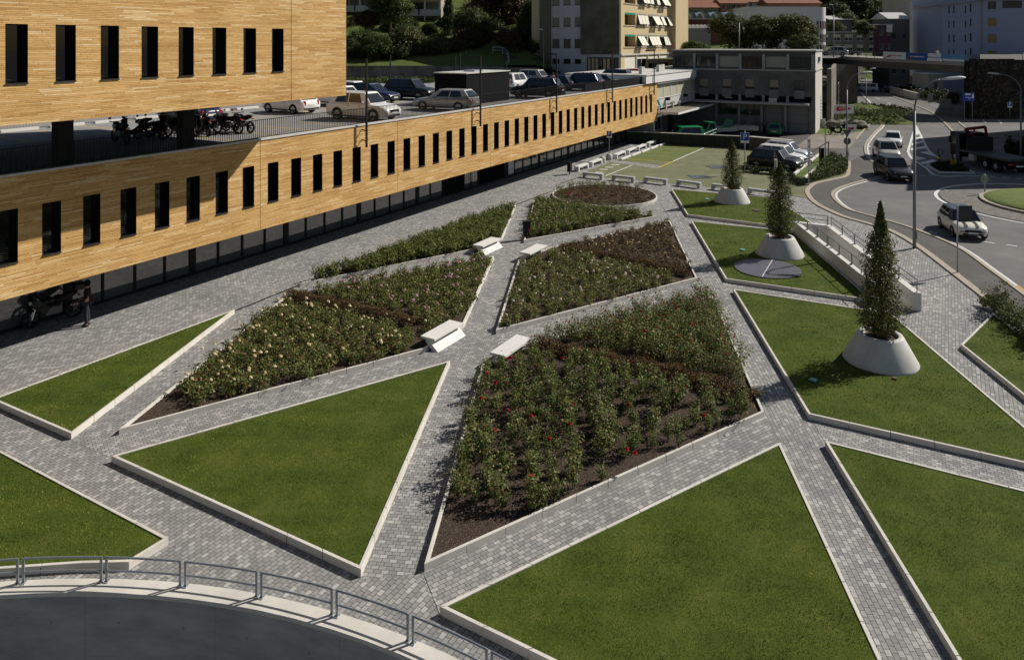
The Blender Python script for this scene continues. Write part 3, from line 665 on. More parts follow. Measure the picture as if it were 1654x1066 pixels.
def line_side(line, X, Y):
    """signed distance to polyline, + = farther from the camera"""
    best = np.full(len(X), 1e9); sg = np.zeros(len(X))
    for a, b in zip(line, line[1:]):
        d = np.array([b.x-a.x, b.y-a.y]); L2 = (d**2).sum(); t = np.clip(((X-a.x)*d[0]+(Y-a.y)*d[1])/L2, 0, 1)
        dx, dy = X-a.x-t*d[0], Y-a.y-t*d[1]; r = np.hypot(dx, dy); k = r < best; best[k] = r[k]; sg[k] = np.sign((d[0]*dy-d[1]*dx)[k])
    return best*np.where(sg == 0, 1, sg)
# nearest bed: single bushes
BVF = [bush(.58, .19, 8, 30, .068) for _ in range(6)]; BVB = [bush(.85, .42, 12, 34, .075) for _ in range(6)]
MF = [as_mesh('rose_bush', *b, [M_rose, M_stem]) for b in BVF]; MBk = [as_mesh('rose_bush', *b, [M_rose, M_stem]) for b in BVB]
MBL = [as_mesh('bloom', v, np.zeros(len(v)//4), [M_red]) for v in BLM]
X, Y = grid_pts(BEDS['R1'], (.56, .4), .36, .05, R(-4)); sd_ = line_side(HL['R1'], X, Y); k = sd_ < 0; X, Y, sd_ = X[k], Y[k], sd_[k]
X2, Y2 = grid_pts(BEDS['R1'], .53, .3, .05, R(16)); s2_ = line_side(HL['R1'], X2, Y2); k = s2_ > 0; X, Y, sd_ = np.concatenate([X, X2[k]]), np.concatenate([Y, Y2[k]]), np.concatenate([sd_, s2_[k]])
cf = cb_ = 0
c1 = P(700, 880, .1)
fl_front = [(778, 645), (827, 579), (820, 581), (864, 593), (907, 581), (800, 620), (820, 664), (857, 673), (920, 687), (927, 655), (1015, 654), (885, 711), (856, 771), (1013, 729), (1028, 736), (1136, 673), (800, 698), (788, 604)]
tops = [P(x, y, .6) for x, y in fl_front]
for x, y, s in zip(X, Y, sd_):
    if s < -.6:
        if (y < 17.1) or ((Vector((x, y, 0))-c1).length < 1.4) or random.random() < .04: continue
        if cf >= 205: continue
        cf += 1; j = random.randrange(6); sc = random.uniform(.7, 1.3)
        o = put(MF[j], 'rose_bush', (x, y, .1), random.uniform(0, 6.3), (sc, sc, sc*random.uniform(.9, 1.25)))
        tag(o, 'upright rose bush in the near half of the nearest rose bed', 'rose bush', 'rose bushes in front of the brown strip of the nearest bed')
    elif s > .62:
        if cb_ >= 100: continue
        cb_ += 1; j = random.randrange(6); sc = random.uniform(.8, 1.15)
        o = put(MBk[j], 'rose_bush', (x, y, .1), random.uniform(0, 6.3), sc)
        tag(o, 'tall dense red rose bush in the far half of the nearest rose bed', 'rose bush', 'dense red rose bushes behind the brown strip of the nearest bed')
        for q in range(random.choice((0, 0, 1, 1, 2))):
            a = random.uniform(0, 6.3); rr = random.uniform(.05, .36); put(random.choice(MBL), 'bloom', (rr*math.cos(a), rr*math.sin(a), random.uniform(.78, .97)), a, .75, o)
fb = [o for o in scene.objects if o.name.startswith('rose_bush') and o.get('group', '').startswith('rose bushes in front')]
for t in tops:
    o = min(fb, key=lambda b: (b.location.xy-t.xy).length); lp = t-o.location
    ca, sa = math.cos(-o.rotation_euler.z), math.sin(-o.rotation_euler.z); sx = o.scale.x
    put(random.choice(MBL), 'bloom', ((lp.x*ca-lp.y*sa)/sx*.9, (lp.x*sa+lp.y*ca)/sx*.9, .5/o.scale.z*1.05), random.uniform(0, 6), 1.1/sx, o)
print('bushes', cf, cb_)
# the other beds: too many to single out
def mass(name, X, Y, variants, mats, label, cat, scl=(.8, 1.15), z=.1):
    Vs, ms = [], []
    for x, y in zip(X, Y):
        V, mi = variants[rng.integers(len(variants))]; a = rng.uniform(0, 6.3); s = rng.uniform(*scl); c, sn = math.cos(a)*s, math.sin(a)*s
        W = np.stack([V[:, 0]*c-V[:, 1]*sn+x, V[:, 0]*sn+V[:, 1]*c+y, V[:, 2]*s+z], 1); Vs.append(W); ms.append(mi)
    if not Vs: return
    V = np.concatenate(Vs); o = np_mesh(name, V, np.arange(len(V)).reshape(-1, 4), mats, mi=np.concatenate(ms)); return tag(o, label, cat, kind='stuff')
def blooms(X, Y, z, m, label, s=1.0):
    Vs = []
    for x, y, zz in zip(X, Y, z): Vs.append(BLM[rng.integers(4)]*s*rng.uniform(.75, 1.25)+np.array([x, y, zz]))
    V = np.concatenate(Vs); return tag(np_mesh('rose_blooms', V, np.arange(len(V)).reshape(-1, 4), [m]), label, 'roses', kind='stuff')
low = [bush(.42, .3, 8, 20, .085) for _ in range(5)]; lowd = [bush(.3, .26, 7, 14, .08) for _ in range(5)]; grn = [bush(.55, .33, 9, 26, .095) for _ in range(5)]; thin = [bush(.62, .33, 6, 12, .085) for _ in range(5)]
X, Y = grid_pts(BEDS['R3'], .43, .4, .03); s = line_side(HL['R3'], X, Y); tip = P(235, 668, .1)
far_tip = np.hypot(X-tip.x, Y-tip.y) > 1.3
k = (s < -.6) & far_tip; mass('rose_bushes', X[k], Y[k], low, [M_rose, M_stem], 'low rose bushes with cream-yellow blooms filling the near half of the left bed', 'rose bushes')
n = 80; i = rng.choice(np.where(k)[0], n); blooms(X[i]+rng.normal(0, .15, n), Y[i]+rng.normal(0, .15, n), rng.uniform(.5, .68, n), M_yel, 'cream-yellow rose blooms scattered over the near half of the left bed', 1.05)
k = s > .6; mass('rose_bushes', X[k], Y[k], low, [M_rose, M_stem], 'low rose bushes with pink blooms filling the far half of the left bed', 'rose bushes')
n = 55; i = rng.choice(np.where(k)[0], n); blooms(X[i]+rng.normal(0, .15, n), Y[i]+rng.normal(0, .15, n), rng.uniform(.5, .64, n), M_pink, 'pink rose blooms scattered over the far half of the left bed', 1.15)
X, Y = grid_pts(BEDS['R2'], .45, .4, .05); s = line_side(HL['R2'], X, Y)
k = s < -.55; mass('rose_bushes', X[k], Y[k], low, [M_rose, M_stem], 'low rose bushes with cream blooms in the near part of the centre bed', 'rose bushes', (.7, 1.05))
n = 70; i = rng.choice(np.where(k)[0], n); blooms(X[i]+rng.normal(0, .15, n), Y[i]+rng.normal(0, .15, n), rng.uniform(.46, .6, n), M_cream, 'cream rose blooms in the near part of the centre bed', 1.05)
k = s > .5; mass('rose_bushes', X[k], Y[k], lowd, [M_rosed, M_stem], 'sparse low brownish rose bushes in the far part of the centre bed', 'rose bushes', (.75, 1.15))
n = 60; i = rng.choice(np.where(k)[0], n); blooms(X[i]+rng.normal(0, .15, n), Y[i]+rng.normal(0, .15, n), rng.uniform(.28, .4, n), M_yel, 'small cream-yellow rose blooms in the far part of the centre bed', .95)
X, Y = grid_pts(BEDS['R4'], .4, .4, .05); mass('rose_bushes', X, Y, grn, [M_rose2, M_stem], 'dense green rose bushes filling the long pointed bed along the building', 'rose bushes')
X, Y = grid_pts(BEDS['R5'], .4, .4, .08); mass('rose_bushes', X, Y, thin+grn, [M_rose2, M_stem], 'loose green rose bushes with pink blooms in the pointed bed by the litter bin', 'rose bushes')
n = 34; i = rng.integers(0, len(X), n); blooms(X[i]+rng.normal(0, .15, n), Y[i]+rng.normal(0, .15, n), rng.uniform(.55, .75, n), mat('pink_petals'), 'pink rose blooms in the pointed bed by the litter bin', 1.0)
X, Y = grid_pts(BEDS['R6'], .5, .45, .25); q = (Y-c6.y) > .55*np.sqrt(np.maximum(0, 3.68**2-(X-c6.x)**2)); q |= (X-c6.x) < -2.9
mass('rose_bushes', X[~q], Y[~q], lowd, [M_rosed, M_stem], 'short brownish rose bushes in the middle of the round bed', 'rose bushes', (.7, 1.1))
mass('rose_bushes', X[q], Y[q], thin, [M_rose2, M_stem], 'taller straggly rose bushes along the back of the round bed', 'rose bushes', (.8, 1.1))
n = 70; i = rng.integers(0, len(X), n); zz = np.where(q[i], .62, .36); blooms(X[i]+rng.normal(0, .15, n), Y[i]+rng.normal(0, .15, n), zz, M_red, 'small red rose blooms over the round bed', .9)
# brown hedge strips
for nm, wd, hh, lb in (('R1', .5, .46, 'low brown hedge strip running across the nearest red rose bed'), ('R2', .42, .4, 'low brown hedge strip running across the centre bed'), ('R3', .42, .44, 'low brown hedge strip between the cream-yellow and the pink roses')):
    ln = HL[nm]; segs = [(a, b, (b-a).length) for a, b in zip(ln, ln[1:])]; tot = sum(q[2] for q in segs); n = int(tot*2000)
    C_ = []; 
    for a, b, l in segs:
        m_ = int(n*l/tot); t = rng.uniform(0, 1, m_); th = rng.uniform(0, np.pi, m_); rr = rng.uniform(.55, 1.05, m_)**.5
        u = (b-a).normalized(); px_, py_ = -u.y, u.x; bump = .85+.15*np.sin(t*l*5+a.x)
        off = np.cos(th)*rr*wd*bump; C_.append(np.stack([a.x+(b.x-a.x)*t+px_*off+rng.normal(0, .03, m_), a.y+(b.y-a.y)*t+py_*off+rng.normal(0, .03, m_), .1+np.sin(th)*rr*hh*bump*rng.uniform(.75, 1.1, m_)], 1))
    C_ = np.concatenate(C_); N = unit(rng.normal(size=C_.shape)*.8+np.array([0, 0, .8]))
    V = leaves(C_, N, rng.uniform(.04, .075, len(C_)), .6); o = np_mesh('low_hedge', V, np.arange(len(V)).reshape(-1, 4), [M_hedge]); tag(o, lb, 'hedge')

# ------------------------------------------------------------------ planters and columnar trees
M_leafT = foliage('columnar_leaves', [(0, (.035, .048, .015)), (.5, (.075, .092, .026)), (.82, (.16, .165, .05)), (1, (.3, .26, .09))], .55, .25)
M_bark = mat('bark', (.09, .07, .05), .9, var=.3, vscale=12)
PLN = [('nearest', (1422, 579), 5.45, [(0, .33), (.06, .55), (.13, .69), (.25, .57), (.4, .46), (.55, .43), (.68, .38), (.76, .24), (.87, .12), (.95, .07), (1, .03)], 15000, 'largest'),
       ('middle', (1259.5, 408), 4.75, [(0, .3), (.06, .5), (.15, .62), (.3, .6), (.5, .55), (.65, .48), (.78, .34), (.88, .16), (1, .02)], 12000, 'bushier'),
       ('farthest', (1182.5, 323.5), 4.2, [(0, .35), (.06, .5), (.18, .6), (.35, .54), (.55, .46), (.72, .34), (.86, .18), (.95, .08), (1, .02)], 9000, 'shortest')]
for nm, px, top, prof, nl, adj in PLN:
    g = P(px[0], px[1]+1.5, .17)
    T = thing('planter', f'pale concrete cone-shaped planter, the {nm} of the three, on the lawn', 'planter', (g.x, g.y, 0), random.uniform(0, 6), 'cone-shaped concrete planters')
    mb = MB(); mb.lathe([(1.19, .12), (1.19, .16), (1.17, .21), (.73, 1.0), (.69, 1.05), (.57, 1.05), (.54, 1.02), (.52, .9), (0.001, .9)], 48); mb.build('planter_body', M_concP, T, smooth=True)
    mb = MB()
    mb.lathe([(1.16, .1), (1.16, .135)], 48); mb.build('shadow_joint', M_blackm, T)
    MB().lathe([(.53, .93), (.3, .96), (.001, .98)], 24).build('soil', M_soil, T)
    T2 = thing('columnar_tree', f'narrow dark evergreen tree in the {nm} concrete planter', 'tree', (g.x, g.y, .94), 0, 'columnar evergreen trees in the planters')
    H_ = top-1.0; MB().tube([(0, 0, 0), (.02, .01, H_*.4), (-.01, .02, H_*.75), (0, 0, H_*.97)], [.06, .045, .025, .006], 8).build('trunk', M_bark, T2)
    t = rng.uniform(0, 1, nl)**1.25; R_ = np.interp(t, [p[0] for p in prof], [p[1] for p in prof]); a = rng.uniform(0, 2*np.pi, nl)
    lump = 1+.15*np.sin(a*3+t*11)+.15*np.sin(a*5-t*23)+.13*np.sin(a*2+t*47)+.1*np.sin(t*83+a); rr = R_*lump*np.where(rng.random(nl) < .75, rng.uniform(.7, 1.2, nl), rng.uniform(.2, .8, nl))
    dens = np.sin(a*4+t*31)+np.sin(a*7-t*53); kp = (dens > -1.35) | (rng.random(nl) < .35); t, R_, a, rr = t[kp], R_[kp], a[kp], rr[kp]
    C_ = np.stack([rr*np.cos(a), rr*np.sin(a), .18+t*H_*.985+rng.normal(0, .03, len(t))], 1)
    N = unit(np.stack([np.cos(a), np.sin(a), np.full(len(t), .5)], 1)+rng.normal(size=(len(t), 3))*.6)
    V = leaves(C_, N, rng.uniform(.055, .1, len(t)), .6); np_mesh('crown', V, np.arange(len(V)).reshape(-1, 4), [M_leafT], T2)

# ------------------------------------------------------------------ benches, bins, covers
def slab_bench(px, flip, label):
    c = P(*px, .45); T = thing('slab_bench', label, 'bench', (c.x, c.y, 0), BRZ+(math.pi if flip else 0), 'white concrete slab benches between the beds')
    MB().box(-.9, .9, -.32, .3, .365, .45).build('seat', M_white if False else mat('white_concrete', (.66, .645, .61), .6, var=.05, vscale=3), T, bevel=.008)
    pr = [(-.2, 0), (-.46, 0), (-.12, .29), (-.08, .365), (.12, .365), (.1, .29)]
    mb = MB(); n = len(pr); vs = [(x, y, z) for x in (-.88, .88) for y, z in pr]
    mb.add(vs, [tuple(range(n-1, -1, -1)), tuple(range(n, 2*n))]+[(i, (i+1) % n, n+(i+1) % n, n+i) for i in range(n)])
    mb.build('base', mat('white_concrete'), T, bevel=.006, fix=True)
    MB().box(-.7, .7, -.2, -.13, .27, .33).build('slot', M_blackm, T)
slab_bench((714, 531.5), False, 'white slanted concrete bench at the corner of the left rose bed')
slab_bench((786.5, 390), False, 'white slanted concrete bench at the end of the long pointed green bed')
slab_bench((862, 401.7), True, 'white slanted concrete bench at the corner of the centre bed')
slab_bench((826, 557), True, 'white slanted concrete bench at the corner of the nearest red rose bed')
M_bench = mat('bench_concrete', (.36, .37, .37), .75, var=.1, vscale=4)
def low_bench(A, B, label, grp, m=None, dep=.4):
    d = B-A; L_ = d.length; T = thing('low_bench', label, 'bench', ((A.x+B.x)/2, (A.y+B.y)/2, 0), math.atan2(d.y, d.x), grp); m = m or M_bench
    x = L_/2
    MB().prism([(-x, -dep/2), (x, -dep/2), (x, dep/2), (-x, dep/2)], .28, .43).build('seat', m, T, bevel=.03)
    for s in (-1, 1): 
        mb = MB(); mb.add([(s*(x-.0), y, .28) for y in (-dep/2, dep/2)]+[(s*(x-.28), y, .28) for y in (-dep/2, dep/2)]+[(s*(x-.0), y, 0) for y in (-dep/2, dep/2)]+[(s*(x-.16), y, 0) for y in (-dep/2, dep/2)],
               [(0, 1, 5, 4), (2, 6, 7, 3), (0, 4, 6, 2), (1, 3, 7, 5), (4, 5, 7, 6), (0, 2, 3, 1)]); mb.build('leg', m, T, fix=True)
ords = ['leftmost, by the short slot drain', 'second from the left', 'third from the left', 'fourth from the left', 'just behind the farthest planter tree', 'rightmost, behind the middle tree']
for (a, b), od in zip((((943, 286.5), (974, 290)), ((990, 291), (1025, 295)), ((1041.5, 294.5), (1077.5, 299)), ((1094.5, 299.5), (1132, 304.5)), ((1150.5, 305.8), (1192, 311)), ((1209, 313), (1252, 319))), ords):
    low_bench(P(*a), P(*b), f'low grey concrete bench on the parking edge, {od}', 'low grey benches along the parking lawn')
ords = ['nearest the litter bin', 'next to the domed bollard', 'just past the parking sign', 'second past the parking sign', 'second from the far wall', 'nearest the green wall']
for (a, b), od in zip((((931, 277.5), (947.5, 271.5)), ((953.5, 270), (969.5, 263.5)), ((993.5, 257), (1007.5, 250.5)), ((1012.5, 250.2), (1025, 244.5)), ((1029, 244.5), (1041, 239.2)), ((1046, 237.8), (1057, 233.2))), ords):
    low_bench(P(*a), P(*b), f'pale concrete bench along the promenade, {od}', 'pale benches beside the promenade', mat('pale_bench', (.62, .61, .59), .7, var=.08, vscale=4), .42)
for px, lb in (((973, 262.5), 'domed concrete bollard without a sign beside the pale bench'), ((984, 258.5), 'domed concrete bollard carrying the blue parking sign')):
    g = P(*px); o = MB().lathe([(.3, 0), (.3, .3), (.27, .42), (.18, .53), (.08, .58), (.001, .59)], 20).build('bollard', M_conc, smooth=True); o.location = g; tag(o, lb, 'bollard')
def sign_post(g, h, label, panel=None, r=.035, m=None, cat='sign'):
    T = thing('sign_post', label, cat, g); MB().tube([(0, 0, 0), (0, 0, h)], r, 8).build('pole', m or M_galv, T, smooth=True); return T
M_blue = mat('sign_blue', (.012, .06, .35), .4); M_signw = mat('sign_face_white', (.7, .7, .7), .4)
def psign(T, z, wd, hd, rz, txt='P'):
    o = MB().box(-wd/2, wd/2, -.03, -.01, z, z+hd*1.25, Matrix.Rotation(rz, 4, 'Z')).build('sign_board', M_signw, T)
    MB().box(-wd/2+.03, wd/2-.03, -.04, -.031, z+hd*.28, z+hd*1.22, Matrix.Rotation(rz, 4, 'Z')).build('blue_field', M_blue, o)
    text(txt, hd*.95, face(Matrix.Rotation(rz, 3, 'Z') @ Vector((0, -.045, z+hd*.72)), rz), M_signw, 'letter', o)
T = sign_post(P(984, 258.5)+Vector((0, 0, .5)), 2.2, 'small blue parking sign on a pole set in a domed bollard'); psign(T, 1.55, .5, .5, R(-20), 'P')
T = sign_post(P(1203, 281), 3.5, 'blue and white parking sign on a grey pole left of the parked cars'); psign(T, 2.55, .7, .7, R(-8))
def bin_(px, label, rz, h=.75):
    T = thing('litter_bin', label, 'litter bin', P(*px), rz, 'black litter bins')
    MB().box(-.19, .19, -.14, .14, .22, .22+h).build('bin_body', M_black, T, bevel=.01)
    MB().tube([(0, 0, 0), (0, 0, .22)], .05).build('post', M_black, T); MB().box(-.22, .22, -.17, .17, .22+h+.02, .22+h+.06).build('lid', M_black, T)
    return T
T = bin_((850.5, 387), 'black litter bin with a red sticker at the corner of the pointed bed', .3); MB().box(.04, .15, -.146, -.141, .5, .62).build('sticker', mat('red_sticker', (.45, .02, .02), .6), T)
bin_((920, 282), 'black litter bin beside the nearest pale bench', BRZ)
# drain grille in the middle lawn
g = P(1239.5, 434, .17); T = thing('drain_grille', 'large round dark metal grille with a pale centre bar in the middle lawn', 'grille', (g.x, g.y, .168), R(62))
MB().lathe([(1.52, 0), (.001, .006)], 48).build('frame', mat('grille_dark', (.06, .06, .075), .55, metal=.2), T)
mb = MB(); 
for k in range(-24, 25):
    y = k*.062; L_ = math.sqrt(max(0, 1.5**2-y*y)); mb.box(-L_, L_, y-.014, y+.014, .008, .03)
mb.build('bars', mat('grille_bar', (.17, .17, .21), .5, metal=.3), T)
MB().box(-1.5, 1.5, -.02, .02, .031, .036).build('centre_bar', mat('bright_bar', (.6, .6, .6), .5), T)
# lawn covers and lamps set in the grass
for px, w_, lb, m in (((1313.5, 614), .3, 'small turquoise valve cover in the lawn beside the nearest planter shadow', 'turq'), ((1199.5, 403.5), .3, 'small turquoise valve cover left of the middle planter', 'turq'), ((1142, 321.5), .4, 'small turquoise valve cover left of the farthest planter', 'turq'),
                      ((1445, 611), .16, 'small dark cap in the grass in front of the nearest planter', 'dk'), ((1222, 340), .5, 'oval brown cover in the lawn in front of the farthest planter', 'dk')):
    g = P(*px, .17); tag(MB().lathe([(w_*.5, 0), (w_*.5, .03), (.001, .035)], 16 if m == 'dk' else 4, (0, 0, 0)).build('valve_cover', mat('turquoise_plastic', (.12, .4, .36), .5) if m == 'turq' else mat('dark_cap', (.09, .06, .045), .7)), lb, 'cover').location = (g.x, g.y, .165)
# person and motorcycle under the building edge
M_skin = mat('skin', (.5, .27, .18), .6); M_cloth = mat('black_cloth', (.012, .012, .014), .85); M_cloth2 = mat('dark_trousers', (.03, .03, .04), .85)
def skin_mesh(name, pts, edges, rad, m, parent, sub=2):
    me = bpy.data.meshes.new(name); me.from_pydata(pts, edges, []); me.materials.append(m)
    o = bpy.data.objects.new(name, me); COL.objects.link(o); o.parent = parent
    o.modifiers.new('skin', 'SKIN'); 
    for i, v in enumerate(me.skin_vertices[0].data if me.skin_vertices else []): pass
    if not me.skin_vertices:
        bpy.context.view_layer.objects.active = o; bm = bmesh.new(); bm.from_mesh(me); bm.verts.layers.skin.verify(); bm.to_mesh(me); bm.free()
    for i, v in enumerate(me.skin_vertices[0].data):
        r = rad[i]; v.radius = r if isinstance(r, tuple) else (r, r); v.use_root = (i == 0)
    s = o.modifiers.new('sub', 'SUBSURF'); s.levels = s.render_levels = sub
    return o
def person(loc, rz, label, top, trousers, hat=None, h=1.75, arm=((.3, .16), (-.3, .16)), detail=True, hair=None):
    """local -y is the front"""
    T = thing('person', label, 'person', loc, rz); k = h/1.75; S = lambda *p: tuple(c*k for c in p)
    # one skeleton for the whole body: pelvis, chest, neck, head, arms and legs
    pts = [S(0, 0, .95), S(0, .0, 1.15), S(0, .0, 1.36), S(0, -.01, 1.47), S(0, -.02, 1.53), S(0, -.03, 1.62), S(0, -.02, 1.71)]
    rad = [(.15, .11), (.135, .1), (.15, .1), (.06, .06), (.055, .055), (.078, .095), (.055, .07)]
    e = [(i, i+1) for i in range(6)]
    for s, (ex, ey) in ((1, arm[0]), (-1, arm[1])):
        n = len(pts); hx = s*.2; pts += [S(s*.17, 0, 1.4), S(s*.23, .03, 1.15), S(s*.24, -ey, .98), S(s*.235, -ey-.08, .93)]
        rad += [.055, .043, .03, .034]; e += [(2, n), (n, n+1), (n+1, n+2), (n+2, n+3)]
    for s in (1, -1):
        n = len(pts); pts += [S(s*.09, 0, .88), S(s*.11, -.02, .5), S(s*.12, .02, .1), S(s*.13, -.12, .04)]
        rad += [.09, .062, .045, .04]; e += [(0, n), (n, n+1), (n+1, n+2), (n+2, n+3)]
    rad = [(r[0]*k, r[1]*k) if isinstance(r, tuple) else r*k for r in rad]
    body = skin_mesh('body', pts, e, rad, M_skin, T)
    tp = [0, 1, 2, 3]; jp = [S(0, 0, .82), pts[1], pts[2], S(0, -.005, 1.45)]; jr = [(.18*k, .14*k), (.15*k, .118*k), (.168*k, .115*k), (.07*k, .07*k)]; je = [(0, 1), (1, 2), (2, 3)]
    for i0 in (7, 11): n = len(jp); jp += [pts[i0], pts[i0+1], pts[i0+2]]; jr += [.07*k, .056*k, .044*k]; je += [(2, n), (n, n+1), (n+1, n+2)]
    skin_mesh('jacket', jp, je, jr, top, T)
    jp = [S(0, 0, .95)]; jr = [(.155*k, .12*k)]; je = []
    for i0 in (15, 19): n = len(jp); jp += [pts[i0], pts[i0+1], pts[i0+2]]; jr += [.102*k, .078*k, .062*k]; je += [(0, n), (n, n+1), (n+1, n+2)]
    skin_mesh('trousers', jp, je, jr, trousers, T)
    sh = MB()
    for s in (1, -1): sh.lathe([(.06, 0), (.062, .05), (.05, .09), (.001, .1)], 10, (s*.12*k, -.05*k, 0))
    for i, v in enumerate(sh.v): sh.v[i] = (v[0], -.06*k+(v[1]+.06*k)*2.1, v[2])
    sh.build('shoes', mat('shoe', (.05, .045, .04), .5), T, smooth=True)
    if detail:
        hb = MB().lathe([(.001, .14), (.06, .13), (.1, .08), (.112, .0), (.108, -.06), (.09, -.1)], 16, (0, -.0*k, 1.64*k)); ho = hb.build('helmet' if hat else 'hair', hat or hair or mat('dark_hair', (.02, .013, .01), .6), T, smooth=True)
        if hat:
            MB().lathe([(.1, .0), (.165, -.005), (.17, -.02), (.1, -.012)], 20, (0, -.04, 1.66*k)).build('brim', hat, T, smooth=True)
        f = MB(); f.box(-.012, .012, -.155, -.12, 1.585*k, 1.62*k); f.build('nose', M_skin, T)
        f = MB()
        for s in (-1, 1): f.box(s*.032-.012, s*.032+.012, -.13, -.118, 1.625*k, 1.64*k)
        f.build('eyes', M_black, T); MB().box(-.025, .025, -.128, -.116, 1.555*k, 1.565*k).build('mouth', mat('lips', (.35, .12, .1), .6), T)
        for s, i0 in ((1, 10), (-1, 14)):
            b = Vector(pts[i0]); ha = MB()
            for q in range(4): x = (q-1.5)*.019; L_ = (.07, .08, .075, .06)[q]; ha.tube([b+Vector((x, -.02, 0)), b+Vector((x, -.05-L_*.3, -.01)), b+Vector((x, -.06-L_*.5, -.04))], [.0095, .009, .007], 6)
            ha.tube([b+Vector((-s*.03, 0, 0)), b+Vector((-s*.055, -.03, 0)), b+Vector((-s*.05, -.06, -.01))], [.011, .01, .008], 6)
            ha.build('fingers', M_skin, T, smooth=True)
    return T
g = P(141, 526); person((g.x, g.y, 0), BRZ-R(135), 'person in black with a dark brimmed hat leaning over the motorcycle', M_cloth, M_cloth2, hat=M_cloth, arm=((.3, .25), (-.3, .22)))
M_chrome = mat('chrome', (.6, .6, .62), .2, metal=.9); M_tyre = mat('tyre', (.015, .015, .016), .8); M_rim = mat('alloy_rim', (.4, .4, .42), .35, metal=.7); M_rimd = mat('dark_rim', (.1, .1, .11), .4, metal=.6)
M_mcb = mat('black_paint', (.008, .008, .009), .3, coat=.2); M_seat = mat('seat_vinyl', (.014, .013, .013), .55); M_lamp = mat('lamp_glass', (.55, .56, .58), .12); M_tail = mat('tail_glass', (.35, .008, .01), .2)
def motorcycle(loc, rz, label, cat='motorcycle', grp=None, paint=None, scooter=False, case=True, sc=1.0):
    T = thing('scooter' if scooter else 'motorcycle', label, cat, loc, rz, grp); T.scale = (sc,)*3; paint = paint or M_mcb
    rw = .24 if scooter else .31
    for x in (-.68, .68):
        t = MB(); n = 24; prof = [(rw-.07, -.05), (rw-.02, -.06), (rw, -.03), (rw, .03), (rw-.02, .06), (rw-.07, .05)]
        vs = [(x+r*math.cos(2*math.pi*k/n), y, rw+r*math.sin(2*math.pi*k/n)) for r, y in prof for k in range(n)]; m_ = len(prof)
        t.add(vs, [(i*n+k, i*n+(k+1) % n, ((i+1) % m_)*n+(k+1) % n, ((i+1) % m_)*n+k) for i in range(m_) for k in range(n)]); wo = t.build('wheel', M_tyre, T, smooth=True, fix=True)
        t = MB()
        for k in range(5): a = k*2*math.pi/5; t.tube([(x, 0, rw), (x+(rw-.07)*math.cos(a), 0, rw+(rw-.07)*math.sin(a))], .018, 6)
        t.tube([(x, -.05, rw), (x, .05, rw)], .05, 10); t.build('rim', M_rimd, wo)
    MB().tube([(-.68, 0, rw), (-.3, 0, .42), (.1, 0, .35)], [.05, .06, .07]).build('swing_arm', M_black, T)
    MB().tube([(.68, .07, rw), (.48, .07, .95)], .026).tube([(.68, -.07, rw), (.48, -.07, .95)], .026).build('fork', M_chrome, T)
    if scooter:
        b = MB().tube([(.55, 0, .4), (.5, 0, .65), (.42, 0, .98)], [.1, .17, .1], 10); b.build('leg_shield', paint, T, smooth=True)
        MB().tube([(.5, 0, .3), (.1, 0, .24), (-.1, 0, .32), (-.35, 0, .55), (-.85, 0, .66)], [.13, .14, .18, .2, .07], 10).build('body', paint, T, smooth=True)
    else:
        MB().tube([(.62, 0, .72), (.4, 0, .78), (.15, 0, .82), (-.1, 0, .74)], [.08, .15, .15, .1], 10).build('tank', paint, T, smooth=True)
        MB().box(-.25, .3, -.15, .15, .3, .62).build('engine', mat('engine_metal', (.12, .12, .125), .4, metal=.7), T, bevel=.05)
        MB().add([(.75, y, .78) for y in (-.1, .1)]+[(.3, y, .38) for y in (-.18, .18)]+[(.1, y, .62) for y in (-.18, .18)]+[(.55, y, .98) for y in (-.13, .13)], [(0, 2, 4, 6), (1, 7, 5, 3), (0, 6, 7, 1), (0, 1, 3, 2), (2, 3, 5, 4), (4, 5, 7, 6)]).build('fairing', paint, T, fix=True, bevel=.02)
        MB().tube([(-.1, -.16, .3), (-.75, -.2, .42)], [.035, .06], 8).build('exhaust', M_chrome, T)
    MB().tube([(-.02, 0, .8), (-.25, 0, .77), (-.5, 0, .84), (-.78, 0, .9)], [.09, .14, .13, .06], 8).build('seat', M_seat, T, smooth=True)
    MB().tube([(.4, -.36, 1.02), (.47, -.12, 1.0), (.47, .12, 1.0), (.4, .36, 1.02)], .02).build('handlebar', M_black, T)
    for s in (-1, 1): MB().tube([(.47, s*.25, 1.02), (.5, s*.3, 1.16)], .008).box(.47, .5, s*.3-.06, s*.3+.06, 1.13, 1.22).build('mirror', M_black, T)
    MB().lathe([(.001, .04), (.07, .02), (.085, -.04)], 12).build('headlight', M_lamp, T, smooth=True).matrix_local = Matrix.Translation((.72 if not scooter else .6, 0, .85)) @ Matrix.Rotation(R(90), 4, 'Y')
    MB().box(-.86, -.82, -.07, .07, .74, .8).build('tail_light', M_tail, T)
    if case: MB().box(-1.0, -.62, -.2, .2, .96, 1.22).build('top_case', M_mcb, T, bevel=.06)
    MB().tube([(0, .1, .3), (-.08, .3, 0)], .014).build('side_stand', M_black, T)
    return T
g = P(99, 522); motorcycle((g.x-.35, g.y+.05, 0), BRZ+R(172), 'black touring motorcycle parked under the timber building beside the person', case=True, sc=1.12)
